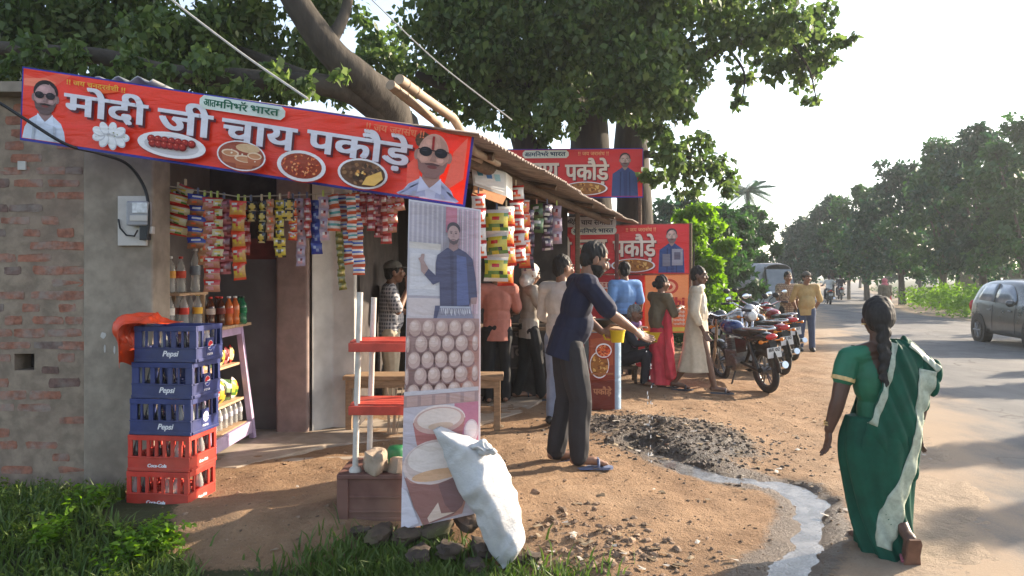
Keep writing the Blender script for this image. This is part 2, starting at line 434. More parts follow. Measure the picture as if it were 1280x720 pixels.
_mm = np.exp(-(((GX - MOUND.x) / 0.74) ** 2 + ((GY - MOUND.y) / 0.9) ** 2) ** 1.2) + 0.8 * np.exp(-(((GX - MOUND.x + 0.75) / 0.42) ** 2 + ((GY - MOUND.y - 0.5) / 0.4) ** 2))
_bw = GP(730, 670, 0.05)
_mm = _mm + 0.42 * np.exp(-(((GX - _bw.x) / 0.45) ** 2 + ((GY - _bw.y) / 0.16) ** 2))
vattr(gme, 'wet', np.clip(np.exp(-(_seg_dist(GX, GY, CHAN) / 0.24) ** 2) * 1.1 + .55 * np.exp(-(((GX - MOUND.x - .15) / .75) ** 2 + ((GY - MOUND.y + .35) / .55) ** 2)), 0, 1))
vattr(gme, 'ash', np.clip(_mm, 0, 1))
_tl = sst(5.2, 4.85, GY) * sst(-1.75, -2.15, GX + 0.35 * (GY - 4.3)) + sst(4.35, 4.1, GY) * sst(-0.1, -0.4, GX)
_ro = sst(0.3, 2.5, GX - xR(GY)) + sst(13.5, 16, GY) * sst(-2.8, -4.5, GX - xL(GY))
vattr(gme, 'turf', np.clip(_tl + _ro, 0, 1))
vattr(gme, 'dust', np.clip(sst(-1.2, 0.9, GX - xL(GY)) + 0.5 * sst(-3.4, -3.9, GX) , 0, 1))
ground = link_mesh('ground', gme, ground_material()); ground['kind'] = 'structure'

def road_material():
    m, t, p = newmat('asphalt'); v = coords(t, True)
    big = tex(t, v, 0.35, 5, 0.6); mid = tex(t, stretch(t, v, (1.4, 0.5, 1)), 1.3, 5, 0.6); fine = tex(t, v, 60, 4, 0.7); st = tex(t, v, 210, 2)
    c = mixc(t, ramp(t, mid, 0.3, 0.72), (0.105, 0.104, 0.104), (0.16, 0.155, 0.148))
    c = mixc(t, math_(t, 'MULTIPLY', ramp(t, fine, 0.5, 0.75), 0.5), c, (0.11, 0.10, 0.098))
    c = mixc(t, math_(t, 'MULTIPLY', ramp(t, st, 0.6, 0.7), 0.6), c, (0.36, 0.34, 0.32))
    vo = _n(t, 'ShaderNodeTexVoronoi', feature='DISTANCE_TO_EDGE'); vo.inputs['Scale'].default_value = .55
    wv = _n(t, 'ShaderNodeVectorMath', operation='ADD'); nz_ = _n(t, 'ShaderNodeTexNoise'); nz_.inputs['Scale'].default_value = 1.8; nz_.inputs['Detail'].default_value = 5; t.links.new(v, nz_.inputs['Vector']); t.links.new(v, wv.inputs[0]); t.links.new(nz_.outputs['Color'], wv.inputs[1]); t.links.new(wv.outputs[0], vo.inputs['Vector'])
    crk = math_(t, 'MULTIPLY', ramp(t, vo.outputs['Distance'], .02, .0), ramp(t, big, .42, .55)); c = mixc(t, math_(t, 'MULTIPLY', crk, .9), c, (.05, .047, .045))
    pt = ramp(t, tex(t, v, .8, 2, .4), .56, .6); c = mixc(t, math_(t, 'MULTIPLY', pt, .5), c, (.085, .083, .082))
    at = _n(t, 'ShaderNodeAttribute', attribute_name='edge')
    f = math_(t, 'ADD', at.outputs['Fac'], math_(t, 'MULTIPLY', math_(t, 'SUBTRACT', mid, 0.5), 1.1))
    f = math_(t, 'ADD', f, math_(t, 'MULTIPLY', math_(t, 'SUBTRACT', fine, 0.5), 0.35))
    c = mixc(t, ramp(t, f, 0.3, 0.95), c, (0.31, 0.225, 0.15))
    c = mixc(t, math_(t, 'MULTIPLY', ramp(t, big, 0.5, 0.72), 0.35), c, (0.26, 0.225, 0.185))
    t.links.new(c, p.inputs['Base Color']); p.inputs['Roughness'].default_value = 0.85; p.inputs['Specular IOR Level'].default_value = 0.3
    bump(t, p, math_(t, 'ADD', fine, math_(t, 'MULTIPLY', st, 0.5)), 0.55, 0.008)
    return m
ry = np.concatenate([np.arange(-6, 24, 0.25), np.geomspace(24, 410, 60)]); nu = 44
U = np.linspace(0, 1, nu)
RX = (xL(ry) + 0.25 - 0.6 * sst(18, 24, ry))[:, None] * (1 - U) + (xR(ry) + 0.0)[:, None] * U
RY = np.repeat(ry[:, None], nu, 1)
wig = sines(np.stack([RX, RY, 0 * RX], -1).reshape(-1, 3), 1.7, 31).reshape(RX.shape)
RX = RX + wig * (0.28 * (U == 1) + 0.1 * (U == 0))
RZ = 0.0 + 0.05 * np.sin(np.pi * U)[None, :] + 0 * RY
i2 = np.arange(RX.size).reshape(RX.shape)
rme = np_mesh('road', np.stack([RX, RY, RZ], -1).reshape(-1, 3), np.stack([i2[:-1, :-1], i2[:-1, 1:], i2[1:, 1:], i2[1:, :-1]], -1).reshape(-1, 4), True)
s_ = RX - xL(RY); e_ = xR(RY) - RX
vattr(rme, 'edge', np.clip(np.maximum(1.1 - (s_ - .3) / 1.6, 0.9 - e_ / 1.2), 0, 1))
road = link_mesh('road', rme, road_material()); road['kind'] = 'structure'

# water lying in the drain line
def water_material():
    m, t, p = newmat('drain_water'); v = coords(t, True)
    n = tex(t, v, 7, 5, 0.6); f = tex(t, v, 60, 3)
    t.links.new(mixc(t, math_(t, 'ADD', math_(t, 'MULTIPLY', ramp(t, n, 0.35, 0.65), .7), math_(t, 'MULTIPLY', ramp(t, f, .55, .75), -.5)), (0.085, 0.076, 0.068), (0.24, 0.228, 0.215)), p.inputs['Base Color'])
    rf = _n(t, 'ShaderNodeMapRange'); t.links.new(n, rf.inputs[0]); rf.inputs[3].default_value = .06; rf.inputs[4].default_value = .38; t.links.new(rf.outputs[0], p.inputs['Roughness']); p.inputs['Specular IOR Level'].default_value = 0.7
    p.inputs['Coat Weight'].default_value = 0.25; p.inputs['Coat Roughness'].default_value = 0.05
    bump(t, p, math_(t, 'ADD', n, math_(t, 'MULTIPLY', f, 0.5)), 0.6, 0.02)
    return m
pv = []; pf = []
cp = [Vector((a, b, 0)) for a, b in CHAN]
dense = []
for a, b in zip(cp[:-1], cp[1:]):
    for k in range(8): dense.append(a.lerp(b, k / 8))
for i in range(3):
    dense = [dense[0]] + [(dense[k - 1] + dense[k] * 2 + dense[k + 1]) / 4 for k in range(1, len(dense) - 1)] + [dense[-1]]
for i, c in enumerate(dense):
    d = (dense[min(i + 1, len(dense) - 1)] - dense[max(i - 1, 0)]).normalized(); n = Vector((-d.y, d.x, 0))
    for k in (-1, -0.33, 0.33, 1):
        q = c + n * k * 0.26
        pv.append((q.x, q.y, gz(c.x, c.y) - 0.021))
for i in range(len(dense) - 1):
    for k in range(3): a = i * 4 + k; pf.append((a, a + 1, a + 5, a + 4))
pud = link_mesh('puddle_water', np_mesh('puddle_water', pv, pf, True), water_material()); pud['kind'] = 'structure'

# loose stones, clods and litter nobody could count
def scatter(name, pts, sizes, m, seed, flatz=0.6, kind='stuff'):
    r = random.Random(seed); mb = MB()
    for (x, y, z), sz in zip(pts, sizes):
        M = Matrix.Rotation(r.random() * 6.28, 4, 'Z') @ Matrix.Rotation(r.uniform(-.5, .5), 4, 'X')
        b = len(mb.v); mb.ell((x, y, z), (sz * r.uniform(.7, 1.3), sz * r.uniform(.6, 1), sz * flatz * r.uniform(.6, 1.2)), M, 6, 4)
        for i in range(b, len(mb.v)):
            q = Vector(mb.v[i]); mb.v[i] = tuple(q + Vector((r.uniform(-1, 1), r.uniform(-1, 1), r.uniform(-1, 1))) * sz * 0.22)
    return mb.build(name, m, kind=kind)
_gzi = lambda x, y: float(ground_full(np.array([[float(x)]]), np.array([[float(y)]]))[0, 0])
def ground_many(xs, ys): return ground_full(np.array([xs], float), np.array([ys], float))[0]
M_stone = mat('pebble_stone', (0.20, 0.135, 0.09), 0.9, 0.3, 30, 0.5, island=0.5)
M_ashrub = mat('burnt_rubble', (0.085, 0.066, 0.053), 0.8, 0.5, 30, 0.6, island=0.6, dirt=(0.2, 0.15, 0.11))
r = random.Random(3)
xs, ys, sz = [], [], []
for _ in range(2600):
    y = r.uniform(3.6, 9.5); x = r.uniform(-2.2, xL(y) + 0.2)
    xs.append(x); ys.append(y); sz.append(0.004 + 0.014 * r.random() ** 4)
for _ in range(420):                                                  # broken brick and rubbish by the sack
    y = r.gauss(4.35, 0.28); x = r.gauss(0.45, 0.3); xs.append(x); ys.append(y); sz.append(0.007 + 0.024 * r.random() ** 2)
zs = ground_many(xs, ys)
scatter('loose_pebbles', list(zip(xs, ys, zs)), sz, M_stone, 5)
xs, ys, sz = [], [], []
for _ in range(1500):
    x = r.gauss(MOUND.x, 0.46); y = r.gauss(MOUND.y, 0.5); xs.append(x); ys.append(y); sz.append(0.006 + 0.02 * r.random() ** 2.6)
for _ in range(260):
    x = r.gauss(MOUND.x - 0.75, 0.25); y = r.gauss(MOUND.y + 0.5, 0.25); xs.append(x); ys.append(y); sz.append(0.007 + 0.02 * r.random() ** 2)
scatter('ash_rubble', list(zip(xs, ys, ground_many(xs, ys))), sz, M_ashrub, 6)
# scraps of paper and leaf
def scraps(name, pts, cols, seed):
    r = random.Random(seed); mb = MB(); ms = [flat(name + str(i), c, 0.8) for i, c in enumerate(cols)]
    for x, y, z in pts:
        mb.mi = r.randrange(len(ms)); a = r.random() * 6.28; L = r.uniform(.012, .035); w = L * r.uniform(.3, .7); u = Vector((math.cos(a), math.sin(a), r.uniform(-.15, .15))); v = Vector((-u.y, u.x, r.uniform(-.2, .2)))
        c = Vector((x, y, z + 0.012)); mb.add([c - u * L - v * w, c + u * L - v * w, c + u * L * .8 + v * w + Vector((0, 0, .008)), c - u * L + v * w], [(0, 1, 2, 3)])
    return mb.build(name, ms, kind='stuff')
xs, ys = [], []
for _ in range(170):
    y = r.uniform(3.7, 9.5); x = r.uniform(-2.0, xL(y) + 0.5); xs.append(x); ys.append(y)
for _ in range(110): xs.append(r.gauss(MOUND.x - .1, .55)); ys.append(r.gauss(MOUND.y, .55))
for _ in range(90): xs.append(r.gauss(0.4, .35)); ys.append(r.gauss(4.25, .25))
scraps('paper_litter', list(zip(xs, ys, ground_many(xs, ys))), [(0.42, 0.38, 0.33), (0.2, 0.14, 0.08), (0.10, 0.07, 0.04), (0.26, 0.2, 0.13), (0.14, 0.10, 0.06)], 9)
for k in range(8):                                                    # bigger clods one can tell apart
    x, y = [(0.98, 7.35), (1.12, 6.9), (1.42, 7.2), (1.75, 6.75), (2.02, 7.0), (1.3, 6.55), (0.86, 6.72), (2.28, 4.75)][k]
    mb = MB(); q = random.Random(40 + k); s0 = 0.035 + 0.02 * q.random(); mb.ell((0, 0, s0 * .5), (s0, s0 * .8, s0 * .75), None, 9, 6)
    for i in range(len(mb.v)): mb.v[i] = tuple(Vector(mb.v[i]) * (1 + q.uniform(-.18, .18)))
    o = mb.build('clod', M_ashrub if k < 7 else M_stone, smooth=False); o.location = (x, y, _gzi(x, y) - 0.01)
    tag(o, 'dark lump of burnt rubbish on the ash heap, %s of seven from the left' % ['second', 'third', 'fifth', 'sixth', 'last', 'fourth', 'first'][k] if k < 7 else 'small brown clod on bare dirt by the wet drain', 'clod', 'lumps on the ash heap' if k < 7 else None)

# ------------------------------------------------------------------ the corner shop
M_mortar = mat('cement_mortar', (0.255, 0.20, 0.15), 0.92, 0.26, 9, 0.8, dirt=(0.20, 0.14, 0.11), dirt_amt=0.55, bdist=0.012)
M_brick = mat('red_brick', (0.27, 0.115, 0.075), 0.9, 0.3, 22, 0.6, dirt=(0.27, 0.235, 0.205), dirt_amt=0.85, world=True, bdist=0.008)
M_brick2 = mat('dark_brick', (0.15, 0.09, 0.075), 0.9, 0.3, 22, 0.6, dirt=(0.25, 0.22, 0.195), dirt_amt=0.7, world=True, bdist=0.008)
M_plaster = mat('cement_plaster', (0.285, 0.24, 0.19), 0.9, 0.2, 7, 0.7, dirt=(0.165, 0.13, 0.10), dirt_amt=0.75, world=True)
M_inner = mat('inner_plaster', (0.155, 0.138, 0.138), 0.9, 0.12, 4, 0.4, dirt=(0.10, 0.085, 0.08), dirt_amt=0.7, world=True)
M_pinkcol = mat('pinkish_plaster', (0.26, 0.19, 0.17), 0.9, 0.18, 6, 0.5, dirt=(0.17, 0.12, 0.10), dirt_amt=0.6, world=True)
M_white = mat('lime_wash', (0.50, 0.485, 0.455), 0.9, 0.12, 5, 0.5, dirt=(0.30, 0.27, 0.24), dirt_amt=0.6, world=True)
M_floor = mat('cement_floor', (0.33, 0.275, 0.22), 0.92, 0.2, 6, 0.6, dirt=(0.24, 0.17, 0.11), dirt_amt=0.7, world=True)
M_tin = mat('rusty_tin', (0.20, 0.155, 0.13), 0.75, 0.3, 7, 0.3, dirt=(0.36, 0.30, 0.26), dirt_amt=0.7, sc3=(1, 6, 1))
M_asb = mat('asbestos_sheet', (0.36, 0.37, 0.36), 0.9, 0.2, 8, 0.4, dirt=(0.2, 0.19, 0.17))
M_dark = mat('shade_dark_wall', (0.055, 0.045, 0.042), 0.9, 0.4, 5, 0.4, dirt=(0.09, 0.07, 0.06))  # deep interior shade put into the wall colour
M_wood = mat('old_wood', (0.11, 0.068, 0.042), 0.8, 0.35, 6, 0.5, dirt=(0.1, 0.07, 0.05), sc3=(3, 3, 14))
M_maroon = mat('maroon_paint', (0.16, 0.035, 0.03), 0.6, 0.25, 8, 0.2, dirt=(0.08, 0.04, 0.035))
M_bamboo = mat('dry_bamboo', (0.33, 0.24, 0.165), 0.65, 0.2, 9, 0.3, dirt=(0.28, 0.2, 0.13))

shop = thing('corner_shop', 'brick and plaster roadside shop with a lean-to tin roof', 'shop', (-2.5, 5.3, 0.0))
WY = 5.3; XB = -2.985; XP = -2.5; ZT = 2.85
hx0, hx1, hz0, hz1 = W(18, 0, WY).x, W(43, 0, WY).x, W(0, 463, WY).z, W(0, 442, WY).z
bw = MB()
bw.box(((-4.6 + hx0) / 2, WY + 0.14, ZT / 2), (hx0 + 4.6, 0.28, ZT)); bw.box(((hx1 + XB) / 2, WY + 0.14, ZT / 2), (XB - hx1, 0.28, ZT))
bw.box(((hx0 + hx1) / 2, WY + 0.14, hz0 / 2), (hx1 - hx0, 0.28, hz0)); bw.box(((hx0 + hx1) / 2, WY + 0.14, (ZT + hz1) / 2), (hx1 - hx0, 0.28, ZT - hz1))
wall_b = bw.build('brick_wall', M_mortar, shop, world=True)
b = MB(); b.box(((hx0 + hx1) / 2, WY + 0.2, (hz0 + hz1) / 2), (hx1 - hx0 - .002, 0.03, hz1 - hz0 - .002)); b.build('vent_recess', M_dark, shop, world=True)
# bricks showing through the smeared mortar
variants = []
for k in range(8):
    q = random.Random(60 + k); mb = MB()
    L, H = 0.222 * q.uniform(.93, 1.03), 0.066 * q.uniform(.88, 1.05)
    pl = []
    for i in range(14):
        a = 2 * math.pi * i / 14; ca, sa = math.cos(a), math.sin(a)
        e = 0.32; px = math.copysign(abs(ca) ** e, ca) * L / 2; pz = math.copysign(abs(sa) ** e, sa) * H / 2
        pl.append((px + q.uniform(-.007, .007), pz + q.uniform(-.005, .005)))
    Mx = Matrix(((1, 0, 0, 0), (0, 0, 1, 0), (0, 1, 0, 0), (0, 0, 0, 1)))
    mb.prism(pl, -0.02, 0.0, Mx)
    for i in range(14): mb.v[i], mb.v[i + 14] = (mb.v[i][0], -0.004 + q.uniform(-.002, .002), mb.v[i][2]), (mb.v[i][0], 0.02, mb.v[i][2])
    variants.append(mb)
vm = [[mb.mesh('brick') for mb in variants] for _ in range(2)]
for a, m in zip(vm, (M_brick, M_brick2)):
    for me in a: me.materials.append(m)
q = random.Random(12); o0 = wl(wall_b)
row = 0; z = 0.16
while z < ZT - 0.06:
    x = -4.2 + (0.12 if row % 2 else 0.0) + q.uniform(-.03, .03)
    while x < XB - 0.06:
        x2 = min(x + 0.115, XB - 0.07)
        cover = 0.5 + 0.5 * math.sin(x * 5 + z * 3.1) * math.cos(z * 4.3 - x * 2)
        inhole = hx0 - .1 < x2 < hx1 + .1 and hz0 - .045 < z < hz1 + .045
        low = z < 0.8 and q.random() < 0.6
        if not inhole and not low and q.random() > 0.08 + 0.26 * cover:
            o = link_mesh('brick', vm[1 if q.random() < 0.14 else 0][q.randrange(8)], M_brick, wall_b, (x2 - o0.x, WY + 0.0015 - o0.y + q.uniform(-.001, .0015), z - o0.z))
            o.rotation_euler.y = q.uniform(-.03, .03); s = 0.55 if q.random() < .3 else 1; o.scale = (s, 1, q.uniform(.8, 1))
        x += 0.242 + q.uniform(-.012, .012)
    z += 0.087; row += 1
b = MB(); b.box((-3.8, WY + 0.1, ZT + 0.035), (1.66, 0.5, 0.07)); b.build('coping', M_plaster, shop, world=True)
b = MB(); b.box(((XB + XP) / 2, WY + 0.128, ZT / 2 - .01), (XP - XB, 0.28, ZT - .02)); b.build('plaster_pier', M_plaster, shop, world=True, bevel=0.015)
b = MB(); b.box(W(125, 207, WY - .004).lerp(W(28, 207, WY - .004), 1), (0.055, 0.02, 0.06)); b.build('wall_patch', M_white, shop, world=True)
pm = MB()                                                             # flaked spots on the plaster
for px, py, w, h in ((129, 419, 7, 9), (131, 436, 3, 10), (143, 437, 3, 11)):
    c = W(px, py, WY - .012 - .0025); k = WY / F; pm.prism([(c.x + math.cos(a) * w * k / 2 * q.uniform(.7, 1.1), c.z + math.sin(a) * h * k / 2 * q.uniform(.7, 1.1)) for a in [i * .7 for i in range(9)]], c.y, c.y + .004, Matrix(((1, 0, 0, 0), (0, 0, 1, 0), (0, 1, 0, 0), (0, 0, 0, 1))))
pm.build('plaster_chip', M_white, shop, world=True)
# inside: floor slab, side wall, back wall, pier, white wall, dark rooms
FZ = 0.13
b = MB(); b.prism([(-2.9, 5.75), (-2.12, 5.85), (-1.62, 6.62), (-1.0, 6.85), (-0.35, 7.6), (0.15, 8.25), (0.75, 10.6), (-2.9, 10.9)], -0.1, FZ)
b.build('floor_slab', M_floor, shop, world=True, bevel=0.012)
b = MB(); b.prism([(-2.45, 5.62), (-2.02, 5.68), (-1.93, 5.98), (-2.45, 5.95)], -0.1, 0.085); b.prism([(-1.9, 6.05), (-1.1, 6.2), (-1.0, 6.3), (-1.8, 6.2)], -0.1, 0.118); b.build('step', M_floor, shop, world=True, bevel=0.012)
BY = 7.3
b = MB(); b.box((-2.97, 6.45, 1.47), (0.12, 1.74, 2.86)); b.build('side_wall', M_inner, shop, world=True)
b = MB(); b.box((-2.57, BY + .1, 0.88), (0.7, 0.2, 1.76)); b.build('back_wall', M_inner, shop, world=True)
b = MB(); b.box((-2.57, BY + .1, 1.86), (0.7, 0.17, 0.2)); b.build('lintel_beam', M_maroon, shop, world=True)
b = MB(); b.box((-2.57, BY + .12, 2.45), (0.7, 0.17, 1.0)); b.build('upper_panel', M_dark, shop, world=True)  # coloured near black to stand for the shade under the roof
xa, xb = W(350, 0, BY).x, W(390, 0, BY).x
b = MB(); b.box(((xa + xb) / 2, BY - .02, 1.4), (xb - xa, 0.24, 2.7)); b.build('pier', M_pinkcol, shop, world=True, bevel=0.03, seg=3)
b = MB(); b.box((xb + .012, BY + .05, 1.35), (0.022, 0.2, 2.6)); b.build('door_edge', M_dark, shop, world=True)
x0, x1 = W(393, 0, BY).x, W(441, 0, BY).x
b = MB(); b.prism([(x0, BY - .10), (x0 + .15, BY + .09), (x1, BY + .09), (x1, BY + .25), (x0, BY + .25)], .05, 2.75); b.build('white_wall', M_white, shop, world=True, bevel=0.015)
q = random.Random(5)
pl = [(393, 392), (398, 392), (404, 396), (408, 405), (409, 420), (408, 440), (407, 460), (403, 474), (396, 492), (393, 500)]
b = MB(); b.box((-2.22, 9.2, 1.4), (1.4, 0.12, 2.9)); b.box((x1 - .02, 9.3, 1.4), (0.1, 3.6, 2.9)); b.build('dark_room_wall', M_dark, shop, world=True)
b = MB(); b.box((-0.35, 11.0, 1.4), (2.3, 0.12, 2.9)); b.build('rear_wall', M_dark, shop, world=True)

# roof: tin sheets laid down the slope towards the road
eave0 = W(600, 171, 4.8); eave1 = W(785, 273, 11.6)
ed = Vector((eave1.x - eave0.x, eave1.y - eave0.y, 0)); elen = ed.length; ed.normalize(); sd = Vector((ed.y, -ed.x, 0)); KS = 0.185
def roof_z(p, lift=0.0):
    r_ = p - eave0; return eave0.z + (eave1.z - eave0.z) * (r_.dot(ed) / elen) - KS * r_.dot(sd) + lift
SHW = 0.84; nsh = int(elen / SHW) + 2
q = random.Random(21)
for i in range(nsh):
    n = 46; mb = MB(); L = 2.78 + min(i, 5) * .24 + q.uniform(-.05, .05); j = q.uniform(-.05, .06)
    rows = [0.0, -.6, -1.2, -1.9, -L]
    for rr in rows:
        for k in range(n):
            a = i * SHW - 0.12 + k / (n - 1) * (SHW + 0.1)
            p = eave0 + ed * a + sd * (rr + (j if rr == 0 else 0)); w_ = 0.012 * math.sin(k / (n - 1) * (SHW + .1) / 0.078 * 2 * math.pi)
            mb.v.append((p.x, p.y, roof_z(p, w_ + 0.004 * (i % 2) + 0.01 * math.sin(rr * 3 + i) * 0.4)))
    m_ = len(rows)
    for a in range(m_ - 1):
        for k in range(n - 1): c = a * n + k; mb.f.append((c, c + 1, c + 1 + n, c + n)); mb.m.append(0)
    o = mb.build('roof_sheet', [M_tin], shop, world=True, smooth=True, ang=200)
    so = o.modifiers.new('t', 'SOLIDIFY'); so.thickness = 0.003
for i in range(1):                                                    # grey asbestos sheets over the brick wall
    mb = MB(); n = 22
    for rr in (0, 1.3):
        for k in range(n):
            x = -3.62 + i * .5 + k / (n - 1) * .52 if i else -3.25 + k / (n - 1) * .5
            w_ = 0.028 * math.sin(k / (n - 1) * 4 * 2 * math.pi)
            mb.v.append((-2.86 + k / (n - 1) * .52, 4.95 + rr, 2.885 + w_ * .7 + .03 * rr))
    for k in range(n - 1): mb.f.append((k, k + 1, k + 1 + n, k + n)); mb.m.append(0)
    o = mb.build('asbestos_sheet', [M_asb], shop, world=True, smooth=True, ang=200); so = o.modifiers.new('t', 'SOLIDIFY'); so.thickness = 0.008
def along(a, s, dz): p = eave0 + ed * a + sd * s; return Vector((p.x, p.y, roof_z(p, dz)))
b = MB(); b.tube([along(-.12, -.34, -.085), along(elen * .5, -.34, -.10), along(elen + .2, -.34, -.09)], [.05, .045, .05], 10); b.build('eave_beam', M_wood, shop, world=True, smooth=True)
for k, (s, dz, a0) in enumerate(((-.30, .05, -.62), (-.16, .055, -.78))):
    pts = [along(a0 + t * 0.3, s, dz + 0.03 * (3 - t if t < 3 else 0) - (0.075 if t >= 3 else 0)) for t in (0, 1, 2, 3, 5, 10, 26)]
    pts = [W(*p) for p in (((488, 106, 4.2), (515, 128, 4.45), (545, 152, 4.8)) if k == 0 else ((499, 99, 4.1), (530, 122, 4.4), (566, 147, 4.75)))] + [along(.35, s, -.06), along(.9, s, -.065)]
    b = MB(); b.tube(pts, [.029, .028, .028, .026, .024], 12); o = b.build('bamboo_pole', M_bamboo, shop, world=True, smooth=True)
    for f in (.25, .62):
        p = pts[0].lerp(pts[1], f); c = MB(); dd = (pts[1] - pts[0]).normalized(); c.tube([p - dd * .006, p, p + dd * .006], [.029, .0325, .029], 12); c.build('node_ring', M_bamboo, o, world=True, smooth=True)
for a in (0.6, 2.6, 4.6, 6.4):                                          # rafters
    b = MB(); b.tube([along(a, -.1, -.05), along(a, -3.4, -.05)], .03, 8); b.build('rafter', M_wood, shop, world=True, smooth=True)
for px, py0, d in ((722, 254, 9.8), (771, 292, 11.6)):                  # posts under the eave
    t = W(px, py0, d); b = MB(); b.box((t.x, t.y, (t.z + .05) / 2), (0.06, 0.06, t.z - .05)); b.build('post', M_wood if px < 750 else M_maroon, shop, world=True, bevel=.006)
b = MB(); p0, p1 = W(560, 176, 5.0), W(612, 173, 5.9); b.tube([p0, p1], .012, 8); b.build('cross_rod', mat('bare_pipe', (.5, .45, .4), .4, .1, 9, .1, .6), shop, world=True)
# ------------------------------------------------------------------ printed banners and boards
class Print:
    """a flat printed sheet: design units (U right, V down) laid on a real quad, each ink a hair above the last"""
    def __init__(s, corners, uw, vh, root, sheet_mat, thick=0.004):
        s.c = [Vector(c) for c in corners]; s.uw, s.vh = uw, vh; s.root = root; s.layer = 0
        n = (s.c[1] - s.c[0]).cross(s.c[3] - s.c[0]).normalized(); s.n = n if n.y < 0 else -n
        mb = MB(); mb.add([*s.c, *[c - s.n * thick for c in s.c]], [(0, 1, 2, 3), (7, 6, 5, 4), (0, 4, 5, 1), (1, 5, 6, 2), (2, 6, 7, 3), (3, 7, 4, 0)])
        s.sheet = mb.build('sheet', sheet_mat, root, world=True); s.parts = {}; s.mats = {}
    def P(s, u, v, l=None):
        a, b = u / s.uw, v / s.vh; c = s.c
        p = c[0] * (1 - a) * (1 - b) + c[1] * a * (1 - b) + c[2] * a * b + c[3] * (1 - a) * b
        return p + s.n * (0.0012 + 0.00045 * (s.layer if l is None else l))
    def _mb(s, part, col):
        if '#' not in part and part == 'lettering' and False: pass
        if part not in s.parts: s.parts[part] = MB(); s.mats[part] = []
        bl_ = getattr(s, 'bleach', 0)
        if bl_ and not isinstance(col, bpy.types.Material): col = tuple(int(c * (1 - bl_) + g_ * bl_) for c, g_ in zip(col, (232, 216, 212)))
        m = col if isinstance(col, bpy.types.Material) else ink(*col)
        if m not in s.mats[part]: s.mats[part].append(m)
        s.parts[part].mi = s.mats[part].index(m); return s.parts[part]
    def poly(s, part, col, pts):
        mb = s._mb(part, col); s.layer += 1; mb.add([s.P(u, v) for u, v in pts], [tuple(range(len(pts)))])
    def rect(s, part, col, u0, v0, u1, v1): s.poly(part, col, [(u0, v0), (u1, v0), (u1, v1), (u0, v1)])
    def ell(s, part, col, u, v, ru, rv, n=20, rot=0.0, jit=0.0, seed=0):
        q = random.Random(seed); ca, sa = math.cos(rot), math.sin(rot); pts = []
        for i in range(n):
            a = 2 * math.pi * i / n; k = 1 + q.uniform(-jit, jit); x, y = ru * math.cos(a) * k, rv * math.sin(a) * k; pts.append((u + x * ca - y * sa, v + x * sa + y * ca))
        s.poly(part, col, pts)
    def text(s, part, col, body, u, v, w=None, h=None, bold=0.0, boldy=None):
        """u, v: upper left of the word's box"""
        t = MB(); text_into(t, body, 0, 0, h=h, w=w, bold=bold, boldy=boldy)
        if not t.v: return
        s.nt = getattr(s, 'nt', 0) + 1; hh = max(y for x, y, z in t.v); mb = s._mb('%s#%d' % (part, s.nt), col); b = len(mb.v); s.layer += 1; z0 = s.layer
        for x, y, z in t.v: mb.v.append(tuple(s.P(u + x, v + hh - y, z0 + z / 0.00012 * 0.35)))
        for f in t.f: mb.f.append(tuple(i + b for i in f)); mb.m.append(mb.mi)
        s.layer += 3
    def done(s):
        for k, mb in s.parts.items(): mb.build(k.split('#')[0], s.mats[k], s.root, world=True)

